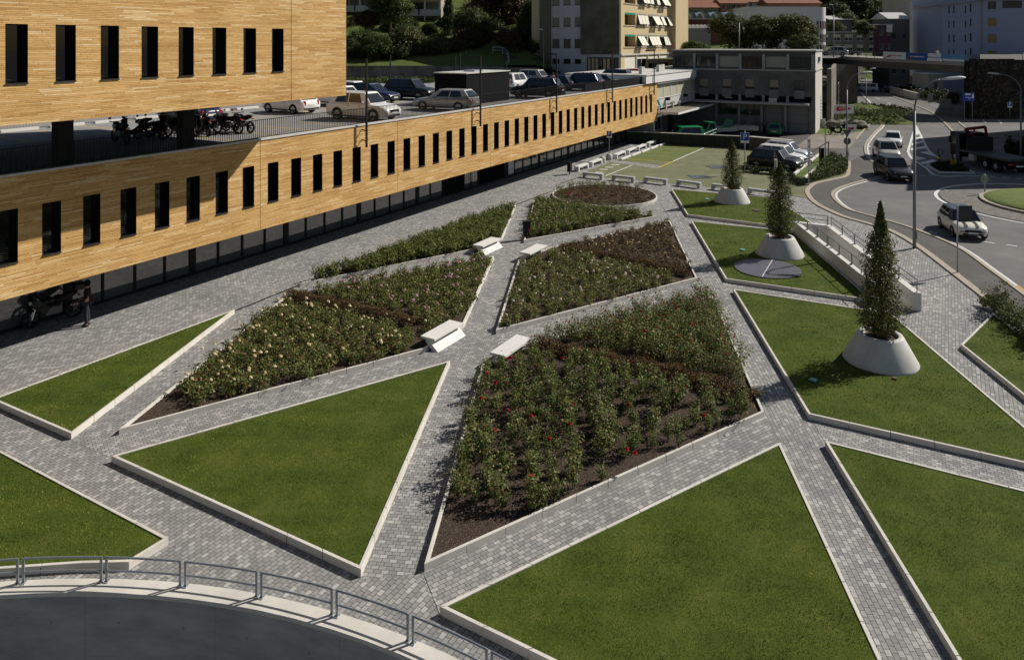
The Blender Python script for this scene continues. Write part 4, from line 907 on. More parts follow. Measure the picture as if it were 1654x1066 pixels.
# ------------------------------------------------------------------ roads, parking, vehicles
def smooth(pts, k=5):
    pts = [Vector((p.x, p.y, 0)) for p in pts]; out = []
    for i in range(len(pts)-1):
        p0, p1, p2, p3 = pts[max(i-1, 0)], pts[i], pts[i+1], pts[min(i+2, len(pts)-1)]
        for j in range(k):
            t = j/k; out.append(.5*((2*p1)+(p2-p0)*t+(2*p0-5*p1+4*p2-p3)*t*t+(3*p1-p0-3*p2+p3)*t**3))
    out.append(pts[-1]); return out
def ribbon(pts, w, z, m, name='road_marking', h=0, kind='structure', side=0):
    mb = MB(); n = len(pts); L_, R_ = [], []
    for i, p in enumerate(pts):
        d = (pts[min(i+1, n-1)]-pts[max(i-1, 0)]).normalized(); q = Vector((-d.y, d.x, 0))
        L_.append(p+q*w*(.5+side)); R_.append(p-q*w*(.5-side))
    for i in range(n-1):
        a, b, c_, d = R_[i], R_[i+1], L_[i+1], L_[i]; up = lambda v, zz=z: (v.x, v.y, zz)
        mb.quad(up(a), up(b), up(c_), up(d))
        if h:
            mb.quad(up(a, z-h), up(b, z-h), up(b), up(a)); mb.quad(up(c_, z-h), up(d, z-h), up(d), up(c_))
    o = mb.build(name, m, fix=False)
    if kind: o['kind'] = kind
    return o
K1 = smooth(pxs([(1371, 261), (1371, 272), (1367, 285), (1340, 292), (1318, 297), (1308, 303), (1304, 311), (1312, 324), (1330, 336), (1364, 351), (1403, 362), (1440, 374), (1484, 399), (1545, 445), (1589, 479), (1625, 505), (1680, 548), (1800, 640)]))
K2 = smooth(pxs([(1380, 129), (1386, 145), (1408, 170), (1426, 181), (1430, 190), (1424, 204), (1410, 218), (1398, 235), (1401, 255), (1413, 264), (1427, 276), (1425, 284), (1412, 289), (1394, 293), (1360, 303), (1345, 313), (1351, 325.5), (1371, 339.5), (1407, 350), (1471, 369), (1545, 399), (1600, 437), (1654, 477), (1800, 590)]))
flat('footpath', [[p for p in K1]+[p for p in reversed([q for q in K2 if q.y < 72])]], .03, M_asph2)
ribbon(K1, .32, .06, M_kerb2, 'road_kerb', h=.1); ribbon(K2, .2, .075, M_kerb2, 'road_kerb', h=.1)
ribbon([p for p in K2], .15, .006, M_white, side=1.6)
w3 = smooth(pxs([(1382, 226), (1396, 210), (1410, 196), (1425, 183)])); ribbon(w3, .15, .06, M_kerb2, 'road_kerb', h=.08)
K3 = smooth(pxs([(1410, 144.5), (1451, 159.6), (1494, 177), (1516, 190), (1544, 218)])); ribbon(K3, .25, .08, M_kerb2, 'road_kerb', h=.1)
K3b = smooth(pxs([(1546, 196), (1562, 209), (1580, 222)])); ribbon(K3b, .2, .08, M_kerb2, 'road_kerb', h=.1)
def dash(a, b, w=.14): ribbon([Vector(P(*a)), Vector(P(*b))], w, .006, M_white)
for a, b in (((1413, 157.5), (1421, 161)), ((1433, 166), (1441, 169.5)), ((1453, 175), (1459, 179)), ((1467, 184), (1472, 188)), ((1475, 196), (1478.5, 201)), ((1487, 284), (1496, 284.5)), ((1500, 283.5), (1508, 284)), ((1599, 286), (1608, 286.3)), ((1619, 287), (1630, 287.4)), ((1641, 289), (1652, 289.3)),
             ((1590, 391), (1606, 393.2)), ((1626, 395.5), (1643, 398)), ((1500, 374.5), (1513, 376.5)), ((1417, 328), (1429, 329)), ((1403, 230), (1407, 231.5)), ((1404, 236), (1406.5, 238)), ((1402.5, 243), (1405, 244.5)), ((1588, 194), (1592, 199)), ((1612, 194), (1618, 200))): dash(a, b)
# hatched splitter markings
ribbon(smooth(pxs([(1479, 203), (1468, 240), (1468, 248), (1474, 257), (1495, 271), (1514, 284), (1560, 284.6), (1583, 284.5)])), .22, .007, M_white)
ribbon(smooth(pxs([(1479, 203), (1487, 218.5), (1499, 242), (1515, 255)])), .22, .011, M_white)
flat('road_marking', [pxs([(1479, 204), (1486, 217), (1475.5, 219.5)])], .009, M_white)
for l in ([(1475, 224), (1488, 221), (1489.5, 224), (1474, 227)], [(1473, 231.5), (1491, 227), (1493, 230.5), (1472, 235.5)], [(1472, 240), (1494, 236), (1497, 240), (1471, 243.5)], [(1484, 246.5), (1500, 244.5), (1510, 253)], [(1473, 251), (1497, 256.5), (1479, 259.5)], [(1486, 263), (1506, 258), (1514, 260.5), (1492, 266)], [(1500, 269), (1514, 264.5), (1519, 266), (1504, 271)]):
    flat('road_marking', [pxs(l)], .009, M_white)
flat('road_marking', [pxs([(1633, 462), (1645, 461), (1664, 474), (1656, 480)])], .009, mat('ochre_marking', (.45, .25, .06), .75))
isl = pxs([(1496, 269), (1508, 266), (1540, 266), (1561, 273.5), (1575, 281), (1516, 280)]); isl = [Vector((p.x, p.y, 0)) for p in isl]
kerb(isl, 'low kerb round the planted traffic island', .15, .12, group=None)
# roundabout
RB = (37.2, 49.6)
M_cob = pavers('cobbles', .13, .13, (.14, .125, .11), (.34, .31, .28), (.05, .045, .04), .5, .03)
def disc(r, z, m, name): return flat(name, [circ(RB, r, 72)], z, m)
disc(7.5, .03, M_cob, 'cobbled_apron'); ribbon(circ(RB, 7.75, 72)+[circ(RB, 7.75, 72)[0]], .22, .006, M_white)
tag(MB().build('x', M_white), None) if False else None
mb = MB()
for i in range(48):
    a0, a1 = 2*math.pi*i/48, 2*math.pi*(i+.94)/48; mb.prism([Vector((RB[0]+r*math.cos(a), RB[1]+r*math.sin(a), 0)) for r, a in ((4.85, a0), (5.1, a0), (5.1, a1), (4.85, a1))], 0, .16)
tag(mb.build('stone_kerb', M_kerb2, fix=True), 'dark ring kerb round the grass island of the roundabout', 'kerb')
mb = MB(); N_ = 10
mb.lathe([(4.86*math.cos(math.pi/2*i/N_), .14+.45*math.sin(math.pi/2*i/N_)) for i in range(N_)]+[(.01, .59)], 48, (RB[0], RB[1], 0)); structure('roundabout_island', mb, mat('island_turf', (.11, .15, .03), .95, var=.25, vscale=4, bump=.6, bscale=60), smooth=True)
# grass-paved parking
M_park = ground_noise('grass_pavers', [(.3, (.12, .13, .065)), (.5, (.165, .17, .1)), (.72, (.22, .215, .145))], .6, .95, .8, 22, [(.35, (.72, .75, .65)), (.65, (1.22, 1.2, 1.2))])
flat('parking_lawn', [pxs([(934, 282.5), (958, 273), (1066, 233.5), (1213, 242), (1282, 249), (1345, 254), (1371, 262), (1371, 272), (1367, 285), (1340, 291), (1312, 297), (1302, 306), (1308, 321), (1250, 312.5)])], .018, M_park)
M_turf2 = ground_noise('rough_turf', [(.3, (.055, .085, .016)), (.5, (.09, .125, .024)), (.72, (.13, .15, .045))], 1.5, .95, 1, 30)
flat('parking_lawn', [pxs([(1000, 260.5), (1065, 235), (1142, 239.5), (1088, 261)])], .024, ground_noise('green_bays', [(.3, (.09, .12, .03)), (.7, (.15, .17, .06))], .8, .95, .6, 30))
flat('parking_lawn', [pxs([(1278, 286), (1326, 249.5), (1344, 253), (1302, 291)])], .022, M_turf2)
flat('paving_strip', [pxs([(981, 262), (996, 259.5), (1068, 268.5), (1062, 273)])], .024, M_pav, rz=BRZ)
def line(a, b, w, m=None, z=.03): A, B = P(*a), P(*b); A.z = B.z = 0; o = ribbon([A, B], w, z, m or M_white)
line((1137, 239.5), (1088, 261), .14); line((1088, 261), (1064, 271.5), .14, M_yellow); line((1021, 267.7), (978, 285), .12); line((1004, 257), (1082, 262), .1, M_yellow)
for a, b in (((1021, 250.5), (1100, 255.5)), ((1037, 244.5), (1113, 249.5)), ((1050, 239.5), (1127, 243.5))): line(a, b, .08, mat('worn_white', (.3, .31, .22), .9))
for a, b in (((1205, 275), (1222, 263)), ((1218, 276), (1252, 281))): line(a, b, .1)
for px in ((994, 267), (984, 271), (975, 274.5), (968, 279.5)): A = P(*px); flat('bay_number', [[A+Vector((x, y, 0)) for x, y in ((-.35, -.2), (.35, -.2), (.35, .2), (-.35, .2))]], .032, mat('worn_paint', (.5, .5, .46), .9))
for px in ((1158, 270.5), (1130, 286.5)):
    g = P(*px); T = thing('manhole_cover', 'square grey steel cover in the parking lawn, '+('farther of two' if px[0] == 1158 else 'nearer of two'), 'cover', (g.x, g.y, .022), R(8)); MB().box(-.75, .75, -.75, .75, 0, .02).build('frame', mat('cover_metal', (.11, .12, .14), .5, metal=.4), T); MB().box(-.66, .66, -.02, .02, .02, .025).build('bar', M_galv, T)
for i, (a, b) in enumerate((((1002.6, 260), (1018.7, 254)), ((1019.6, 253.7), (1034.5, 248.3)), ((1035.8, 248.1), (1049.7, 242.4)), ((1050.6, 242.7), (1063.7, 237)), ((1064.4, 237.6), (1077, 232.5)))):
    A, B = P(*a), P(*b); d = B-A; o = MB().box(0, d.length*.97, -.12, .12, .03, .2).build('wheel_stop', M_concL, bevel=.04); o.location = (A.x, A.y, 0); o.rotation_euler.z = math.atan2(d.y, d.x)
    tag(o, 'low pale concrete wheel stop in the row beside the pale benches, '+('nearest', 'second', 'third', 'fourth', 'farthest')[i], 'wheel stop', 'pale concrete wheel stops')
def log(a, b, label, n=5):
    A, B = P(*a), P(*b); A.z = B.z = .02
    for i in range(n):
        p, q = lerp(A, B, i/n), lerp(A, B, (i+.93)/n); d = q-p; o = MB().box(0, d.length, -.11, .11, 0, .2).build('wheel_stop', M_concL, bevel=.05); o.location = p; o.rotation_euler.z = math.atan2(d.y, d.x)
        tag(o, label, 'wheel stop', label)
log((1281.6, 285), (1323.6, 251), 'white round-edged stop in the line before the parked cars'); log((1299, 291), (1341, 255), 'white round-edged stop in the line against the shrub bed', 6)
flat('yard', [pxs([(1018, 215), (1200, 222), (1290, 240), (1372, 240), (1384, 226), (1410, 196), (1330, 210), (1316, 217), (1120, 200), (1062, 190)])], -.002, M_yard)
flat('yard_asphalt', [pxs([(1018, 231), (1200, 239), (1290, 234), (1312, 217.8), (1120, 203), (1062, 193)])], .004, M_deck if False else mat('stained_asphalt', (.075, .07, .065), .85, var=.3, vscale=.5))
flat('road_patch', [pxs([(1284, 250), (1284, 239.5), (1372, 240), (1372, 261), (1345, 254)])], .002, M_asph2)
# low walls behind the parking
A, B, C_ = P(1013, 231), P(1210, 240.6), P(1277, 247.5)
def wallseg(name, A, B, h, t, m, label, cap=None, cat='wall'):
    d = B-A; T = thing(name, label, cat, (A.x, A.y, 0), math.atan2(d.y, d.x)); L_ = d.length
    MB().box(0, L_, 0, t, -.1, h).build('panel', m, T); MB().box(-.02, L_+.02, -.03, t+.03, h, h+.06).build('coping', cap or M_conc, T); return T
T = wallseg('boundary_wall', A, B, 1.2, .2, mat('green_wall_paint', (.03, .042, .028), .8, var=.2, vscale=2), 'long low dark green wall behind the grass parking')
jt = MB(); L_ = (B-A).length
for i in range(1, 11): jt.box(L_*i/11-.02, L_*i/11+.02, -.012, 0, 0, 1.2)
jt.build('panel_joint', M_blackm, T)
wallseg('boundary_wall', B, C_, 1.2, .5, mat('brown_wall', (.1, .075, .055), .9, var=.25, vscale=3), 'thicker brown end of the low wall beside the parked cars')
# shrubs and hedges
M_shrub = foliage('shrub_leaves', [(0, (.03, .045, .014)), (.5, (.065, .09, .026)), (.85, (.12, .145, .045)), (1, (.17, .16, .07))], .6, .25)
M_shrubd = foliage('dark_shrub_leaves', [(0, (.015, .024, .01)), (.6, (.035, .05, .018)), (1, (.08, .09, .035))], .6, .2)
def shrub_poly(pts, h, dens, size, m, label, name='shrub_bed', cat='shrubs', spiky=.3, kind=None):
    A = abs(sum(pts[i].x*pts[(i+1) % len(pts)].y-pts[(i+1) % len(pts)].x*pts[i].y for i in range(len(pts))))/2; n = int(A*dens)
    xs = [p.x for p in pts]; ys = [p.y for p in pts]; X = rng.uniform(min(xs), max(xs), n*4); Y = rng.uniform(min(ys), max(ys), n*4); k = in_poly(pts, X, Y); X, Y = X[k][:n], Y[k][:n]
    b = .65+.2*np.sin(X*3.1+np.sin(Y*2.7)*2)+.2*np.sin(Y*4.3-X*1.7); Z = h*b*rng.uniform(.2, 1, len(X))**.5+rng.uniform(0, spiky, len(X))*h*(rng.random(len(X)) < .2)
    C_ = np.stack([X, Y, Z], 1); V = leaves(C_, unit(rng.normal(size=C_.shape)+np.array([0, 0, .8])), size*rng.uniform(.6, 1.3, len(X)), .5)
    o = np_mesh(name, V, np.arange(len(V)).reshape(-1, 4), m); tag(o, label, cat, kind=kind); return o
v0 = lambda l: [Vector((p.x, p.y, 0)) for p in pxs(l)]
shrub_poly(v0([(1304, 299), (1334, 262), (1346, 255), (1370, 266), (1369, 280), (1347, 287), (1318, 294)]), .75, 900, .14, M_shrub, 'loose green shrub bed between the parking lawn and the kerb')
def strip(px, w): 
    c = smooth(pxs(px), 3); L_, R_ = [], []
    for i, p in enumerate(c):
        d = (c[min(i+1, len(c)-1)]-c[max(i-1, 0)]).normalized(); q = Vector((-d.y, d.x, 0)); L_.append(p+q*w/2); R_.append(p-q*w/2)
    return L_+R_[::-1]
shrub_poly(strip([(1198, 277), (1225, 280), (1250, 282), (1275, 293), (1304, 300)], 1.1), .6, 1100, .12, M_shrubd, 'low dark hedge between the benches and the parked black car', 'low_hedge', 'hedge')
shrub_poly(offset_poly(isl, .3), .5, 700, .14, M_shrubd, 'low dark shrubs planted on the traffic island')
shrub_poly(strip([(1600, 493), (1625, 517), (1660, 545), (1720, 600)], 1.0), .75, 1500, .1, M_shrub, 'low spreading evergreen shrub along the right kerb', 'low_hedge', 'hedge', .8)
shrub_poly([Vector((p.x, p.y, 0)) for p in (P(1622, 258), P(1670, 262), P(1680, 252), P(1630, 250))], 1.8, 900, .2, M_shrubd, 'dark clipped hedge behind the flatbed truck', 'hedge', 'hedge')

M_wind = mat('car_glass', (.012, .016, .02), .05, ior=1.6)
M_plate = mat('number_plate', (.65, .65, .6), .5); M_blackt = mat('black_trim', (.018, .018, .019), .5)
def paint(name, c, metal=.0): return mat('paint_'+name, c, .3, metal=metal, coat=.35, spec=.35)
PW, PSV, PBK, PNV, PGR, PRED = paint('white', (.72, .71, .69)), paint('silver', (.42, .41, .39), .4), paint('black', (.012, .013, .016)), paint('navy', (.012, .018, .05)), paint('green', (.01, .22, .07)), paint('red', (.3, .02, .02))
ST = dict(  # length, width, height, belt, hood, screen base/top, rear top/base (x from the nose as share), wheel r, base share
    hatch=(4.0, 1.75, 1.47, .92, .86, .27, .43, .84, .95, .31), suv=(4.6, 1.88, 1.7, 1.06, 1.0, .26, .38, .86, .95, .36), wagon=(4.7, 1.83, 1.48, .95, .86, .28, .44, .86, .96, .32),
    sedan=(4.5, 1.8, 1.43, .93, .86, .29, .44, .74, .87, .32), mpv=(4.5, 1.82, 1.68, 1.0, .95, .2, .36, .9, .97, .33), mini=(3.7, 1.7, 1.41, .9, .84, .26, .39, .86, .95, .31), van=(4.4, 1.82, 1.85, 1.1, 1.0, .17, .32, .96, .98, .32))
def car(style, loc, deg, pnt, label, grp=None, roof=None, sc=1.0, extras=(), z=0.0, rim=None):
    L, W, H, zb, zh, s0, s1, r1, r0, wr = ST[style]; T = thing('car' if style != 'van' else 'van', label, 'car' if style != 'van' else 'van', (loc[0], loc[1], z), R(deg), grp); T.scale = (sc,)*3
    X = lambda s: L/2-s*L; hw = W/2; blunt = style in ('suv', 'van', 'mini', 'mpv', 'hatch')
    # body: lofted sections from tail to nose
    st = [(1.0, .8, zb*.8, .42), (.985, .93, zb*.93, .3), (.94, .98, zb*.99, .24), (r0-.05, 1, zb, .22), (.5, 1, zb*.995, .2), (s0+.06, 1, zb*.985, .2), (s0, .995, (zb+zh)/2, .2), (.12, .97, zh*.95, .22), (.05, .9, zh*.85, .25), (.012, .8, zh*.72, .32), (.0, .7, zh*.6, .4)]
    vs, n = [], 12; fs = []
    for s, wf, zt, z0 in st:
        w_ = hw*wf; zm = z0+(zt-z0)*.55
        half = [(0, zt+.03), (w_*.62, zt+.02), (w_*.88, zt-.02), (w_*.985, zt-.1*(zt-z0)-.02), (w_, zm), (w_*.985, z0+.12), (w_*.9, z0)]
        ring = half+[(-y, zz) for y, zz in reversed(half[1:])]
        vs += [(X(s), y, zz) for y, zz in ring]; n = len(ring)
    for i in range(len(st)-1):
        for k in range(n): fs.append((i*n+k, i*n+(k+1) % n, (i+1)*n+(k+1) % n, (i+1)*n+k))
    fs += [tuple(range(n)), tuple(reversed([(len(st)-1)*n+k for k in range(n)]))]
    MB().add(vs, fs).build('body', pnt, T, smooth=True, fix=True)
    # cabin shell
    wb, wt = hw*.93, hw*.74; zc = zb-.03
    B_ = [(X(r0), -wb*.93), (X(r0-.1), -wb), (X(s0+.12), -wb), (X(s0), -wb*.9), (X(s0), wb*.9), (X(s0+.12), wb), (X(r0-.1), wb), (X(r0), wb*.93)]
    T_ = [(X(r1), -wt*.94), (X(r1-.06), -wt), (X(s1+.06), -wt), (X(s1), -wt*.92), (X(s1), wt*.92), (X(s1+.06), wt), (X(r1-.06), wt), (X(r1), wt*.94)]
    vs = [(x, y, zc) for x, y in B_]+[(x, y, H-.045) for x, y in T_]+[(x*.985, y*.86, H) for x, y in T_]
    fs = [(i+8*j, (i+1) % 8+8*j, (i+1) % 8+8+8*j, i+8+8*j) for j in (0, 1) for i in range(8)]+[tuple(range(16, 24))]
    MB().add(vs, fs).build('cabin', roof or pnt, T, smooth=False, fix=True, bevel=.02)
    def pane(a, b, c_, d, nm, par=T, off=.008, inset=.06):
        q = [Vector(v) for v in (a, b, c_, d)]; ce = sum(q, Vector())/4; nrm = (q[1]-q[0]).cross(q[3]-q[0]).normalized()
        if nrm.dot(ce-Vector((0, 0, H*.55))) < 0: nrm = -nrm
        q = [v+(ce-v).normalized()*inset+nrm*off for v in q]
        MB().poly(q).build(nm, M_wind, par)
    b3 = lambda i: (*B_[i], zc+.03); t3 = lambda i: (*T_[i], H-.06)
    pane(b3(3), b3(4), t3(4), t3(3), 'windscreen', inset=.07); pane(b3(0), b3(7), t3(7), t3(0), 'rear_window', inset=.1)
    for i0, i1 in ((1, 2), (5, 6)):
        a, b, c_, d = Vector(b3(i0)), Vector(b3(i1)), Vector(t3(i1)), Vector(t3(i0)); k = .5
        pane(a, lerp(a, b, k), lerp(d, c_, k), d, 'side_window', inset=.045); pane(lerp(a, b, k), b, c_, lerp(d, c_, k), 'side_window', inset=.045)
        e0, e1 = (0, 3) if i0 == 1 else (7, 4)
    # wheels
    for x in (X(.2 if style != 'van' else .19), X(.79)):
        for s in (-1, 1):
            t = MB(); y = s*(hw-.1); M = Matrix.Translation((x, y, wr)) @ Matrix.Rotation(R(90), 4, 'X')
            t.lathe([(.001, -.1), (wr*.95, -.1), (wr, -.06), (wr, .06), (wr*.95, .11), (wr*.66, .11)], 20)
            t.v = [tuple(M @ Vector((v[0], v[1], -s*v[2]))) for v in t.v]; wo = t.build('wheel', M_tyre, T, smooth=False, fix=True)
            rm = MB(); rm.lathe([(wr*.67, .1), (wr*.6, .09), (wr*.58, .07)], 20)
            for k in range(5):
                a = k*2*math.pi/5; ca, sa = math.cos(a), math.sin(a); q = wr*.63; e = .035
                rm.add([(0-sa*e, ca*e, .1), (0+sa*e, -ca*e, .1), (ca*q+sa*e*1.6, sa*q-ca*e*1.6, .1), (ca*q-sa*e*1.6, sa*q+ca*e*1.6, .1)], [(0, 1, 2, 3)])
            rm.v = [tuple(M @ Vector((v[0], v[1], -s*v[2])))for v in rm.v]; rm.build('rim', rim or M_rim, wo)
            ar = MB(); nA = 14
            for k in range(nA):
                a0, a1 = math.pi*k/nA, math.pi*(k+1)/nA; r_o, r_i = wr*1.17, wr*.9
                ar.add([(x+r*math.cos(a), s*(hw+.004), wr+r*math.sin(a)) for r, a in ((r_i, a0), (r_o, a0), (r_o, a1), (r_i, a1))], [(0, 1, 2, 3)])
            ar.box(x-wr*1.0, x+wr*1.0, s*(hw+.003)-.001, s*(hw+.003)+.001, .2, wr); ar.build('wheel_arch', M_blackt, T)
    # lights, grille, plates, mirrors, trims
    nose, tail = L/2, -L/2
    for s in (-1, 1):
        MB().tube([(nose-.16, s*hw*.62, zh*.72), (nose-.33, s*hw*.82, zh*.76)], [.085, .06], 8).build('headlight', M_lamp, T, smooth=True)
        h0 = (.62, .95) if blunt or style == 'wagon' else (.66, .86)
        MB().box(tail-.004, tail+.16, s*hw*.66-.09, s*hw*.66+.09, zb*h0[0], zb*h0[1]).build('tail_light', M_tail, T, bevel=.03)
        MB().tube([(X(s0+.1), s*hw*.93, zb+.02), (X(s0+.09), s*(hw+.1), zb+.06)], [.03, .07], 8).build('wing_mirror', pnt, T, smooth=True)
        MB().box(X(.72), X(.28), s*(hw+.002)-.004, s*(hw+.002)+.004, .24, .31).build('sill_trim', M_blackt, T)
        hs = MB()
        for q in (.42, .6): hs.box(X(q)-.07, X(q)+.07, s*(hw+.005)-.012, s*(hw+.005)+.012, zb*.83, zb*.86)
        hs.build('door_handle', M_blackt if pnt != PBK else M_galv, T)
    gz = zh*.52; MB().box(nose-.1, nose+.012, -hw*.48, hw*.48, gz, zh*.7).build('grille', M_blackt, T, bevel=.02)
    MB().box(nose-.1, nose+.008, -hw*.6, hw*.6, .3, .42).build('air_intake', M_blackt, T, bevel=.02)
    MB().box(nose+.012, nose+.025, -.25, .25, gz-.06, gz+.04).build('number_plate', M_plate, T); MB().box(tail-.02, tail-.004, -.25, .25, zb*.6, zb*.72).build('number_plate', M_plate, T)
    MB().box(tail-.01, tail+.08, -hw*.75, hw*.75, .3, .4).build('bumper_trim', M_blackt, T)
    if 'rails' in extras:
        for s in (-1, 1): MB().tube([(X(r1-.03), s*wt*.93, H), (X(s1+.05), s*wt*.93, H+.02)], .022).build('roof_rail', M_blackt, T)
    if 'beacon' in extras: MB().lathe([(.08, 0), (.08, .08), (.05, .14), (.001, .15)], 12, (-.05, .25, H)).build('beacon', mat('orange_beacon', (.8, .15, .01), .3), T)
    if 'bikes' in extras:
        for k in range(2):
            b = MB()
            for s in (-1, 1):
                for a in range(16): b.tube([(tail-.18-.16*k, s*.42+.3*math.cos(a*math.pi/8), 1.05+.3*math.sin(a*math.pi/8)), (tail-.18-.16*k, s*.42+.3*math.cos((a+1)*math.pi/8), 1.05+.3*math.sin((a+1)*math.pi/8))], .02, 4, False)
            b.tube([(tail-.18-.16*k, -.42, 1.05), (tail-.18-.16*k, -.1, 1.45), (tail-.18-.16*k, .42, 1.05), (tail-.18-.16*k, -.1, 1.05), (tail-.18-.16*k, -.1, 1.45)], .025, 5); b.build('bicycle_load', M_galv if k else mat('paint_red'), T)
    if 'stripes' in extras:
        for y in (-.28, .28): MB().add([(X(.04), y-.09, zh*.89), (X(.04), y+.09, zh*.89), (X(.13), y+.09, zh*.95+.035), (X(.13), y-.09, zh*.95+.035), (X(s0-.01), y+.09, (zb+zh)/2+.038), (X(s0-.01), y-.09, (zb+zh)/2+.038)], [(0, 1, 2, 3), (3, 2, 4, 5)]).build('bonnet_stripe', M_blackt, T)
    return T
G1, G2 = 'cars parked on the roof deck', 'cars driving on the road'
car('suv', (22.8, 64.4), -39, PBK, 'black hatchback, nearest of the three cars on the grass parking', 'cars on the grass parking', sc=.97)
car('suv', (24.15, 66.9), -39, PW, 'white car between the black and the pale grey parked cars', 'cars on the grass parking', sc=.97)
car('suv', (25.6, 69.4), -39, paint('pearl', (.55, .56, .58), .2), 'pale grey car, farthest of the three on the grass parking', 'cars on the grass parking', extras=('rails',), sc=.97)
car('hatch', (40.1, 78.2), -118, PW, 'white hatchback at the head of the queue leaving the bridge', G2)
car('mpv', (35.2, 69.9), -106, paint('champagne', (.5, .48, .44), .3), 'pale silver people carrier between the white hatchback and the black car', G2)
car('suv', (30.7, 59.8), -98, PBK, 'black car entering the roundabout behind no other car', G2)
car('mini', (25.85, 42.7), -104, paint('cream', (.72, .68, .58)), 'small cream car with black roof and bonnet stripes on the roundabout', G2, roof=PBK, extras=('stripes',))
car('van', (77.5, 162), 150, PW, 'white van driving away under the bridge', sc=1.0)
for i, (x, y, lb) in enumerate(((81, 160, 'nearest'), (84.5, 163.5, 'middle'), (88.5, 167, 'farthest'))): car('hatch', (x, y), 215, [PBK, PSV, PNV][i], f'dark parked car under the bridge beyond the road, {lb} of three', 'cars parked beyond the bridge')
# deck cars
ZD = 6.2
def dk_(x, y): return P(x, y, ZD)
hb_ = 149.6
car('hatch', dk_(469, 182), hb_, PW, 'white hatchback on the roof deck just right of the timber block', G1, z=ZD)
car('hatch', dk_(540, 170), hb_, PW, 'white hatchback half hidden behind the corner of the timber block', G1, z=ZD)
car('hatch', dk_(306, 200), hb_, PNV, 'dark blue car on the roof deck beneath the timber block', G1, z=ZD)
car('suv', dk_(588, 193), -27, PW, 'white off-road car with an orange beacon by the deck railing', G1, z=ZD, extras=('beacon',), sc=1.0)
car('wagon', dk_(600, 165), -27, PNV, 'dark estate car with pale roof rails behind the white off-road car', G1, z=ZD, extras=('rails',))
car('hatch', dk_(574, 160), -27, PW, 'white car at the corner of the timber block behind the dark estate', G1, z=ZD)
car('suv', dk_(662, 160.5), -24, PBK, 'black off-road car left of the black service box', G1, z=ZD)
car('wagon', dk_(721, 178), hb_+8, PSV, 'silver estate car in front of the black service box', G1, z=ZD)
car('van', dk_(833, 145), 62, PW, 'white van carrying bicycles on its tail beyond the service box', None, z=ZD, extras=('bikes',), sc=.9)
car('suv', dk_(868, 158), hb_+8, PBK, 'black car beside the railing right of the service box', G1, z=ZD)
car('wagon', dk_(893, 146), hb_, PNV, 'dark blue estate in the second row behind the black car', G1, z=ZD)
car('suv', dk_(938, 146), hb_+4, PNV, 'navy off-road car beside the middle facade lamp', G1, z=ZD)
car('sedan', dk_(968, 143), hb_, paint('grey', (.1, .1, .1), .3), 'grey saloon between the two navy cars near the screen panel', G1, z=ZD)
car('mpv', dk_(990, 136.5), hb_, PNV, 'navy people carrier near the far end of the deck', G1, z=ZD)
car('hatch', dk_(1017, 131), hb_, PRED, 'red car at the far end of the deck, barely above the screen', G1, z=ZD)
car('suv', dk_(866, 138), -30, PSV, 'grey pickup-like car in the back row before the shaded building', G1, z=ZD)
car('mpv', (18.9, 81.5), -170, PGR, 'green car just behind the low green wall', 'green works vehicles in the yard')
car('mpv', (31.2, 87.6), 62, PGR, 'green van seen from behind in front of the garage doors', 'green works vehicles in the yard', sc=.85)
def pickup(loc, deg, z, pnt, label, grp=None):
    T = thing('pickup_truck', label, 'truck', (*loc, z), R(deg), grp)
    MB().box(.5, 2.0, -.85, .85, .35, 1.05).build('body', pnt, T, bevel=.08); MB().add([(x, y, zz) for zz, xs, w_ in ((1.05, (.5, 1.75), .84), (1.85, (.6, 1.25), .72)) for x in xs for y in (-w_, w_)], [(0, 1, 5, 4), (2, 6, 7, 3), (0, 4, 6, 2), (1, 3, 7, 5), (4, 5, 7, 6)]).build('cab', pnt, T, fix=True, bevel=.05)
    MB().quad((1.73, -.7, 1.12), (1.73, .7, 1.12), (1.3, .62, 1.78), (1.3, -.62, 1.78)).build('windscreen', M_wind, T)
    for s in (-1, 1): MB().quad((.65, s*.852, 1.12), (1.5, s*.852, 1.12), (1.22, s*.765, 1.72), (.68, s*.765, 1.72)).build('side_window', M_wind, T)
    mb = MB(); mb.box(-2.3, .42, -.95, .95, .75, .82); 
    for a in ((-2.3, .42, -.95, -.9), (-2.3, .42, .9, .95), (-2.3, -2.25, -.9, .9), (.37, .42, -.9, .9)): mb.box(*a, .82, 1.15)
    mb.build('load_bed', mat('bed_grey', (.45, .44, .4), .6), T)
    for x in (1.4, -1.5):
        for s in (-1, 1): MB().tube([(x, s*.65, .33), (x, s*.86, .33)], .33, 18).build('wheel', M_tyre, T)
    for s in (-1, 1): MB().box(1.96, 2.02, s*.6-.12, s*.6+.12, .65, .8).build('headlight', M_lamp, T); MB().box(-2.33, -2.3, s*.75-.1, s*.75+.1, .7, .8).build('tail_light', M_tail, T)
pickup((23.3, 85.0), 200, 0, PGR, 'green and grey open-bed truck in the shaded yard, left one', 'open-bed works trucks'); pickup((26.3, 86.6), 160, 0, PGR, 'green and grey open-bed truck in the shaded yard, right one', 'open-bed works trucks')
for i, (x, y) in enumerate(((27.7, 89.3), (29.0, 88.9), (30.0, 88.4))): motorcycle((x, y, 0), R(70), ('dark scooter left of', 'dark scooter in the middle before', 'dark scooter nearest the garage, beside')[i]+' the garages in the shaded yard', 'scooter', 'scooters before the shaded building', scooter=True, case=False)
g = P(1351, 217.5); motorcycle((g.x, g.y, 0), R(-15), 'dark scooter on the grass patch beside the small advert board', 'scooter', scooter=True, case=False)
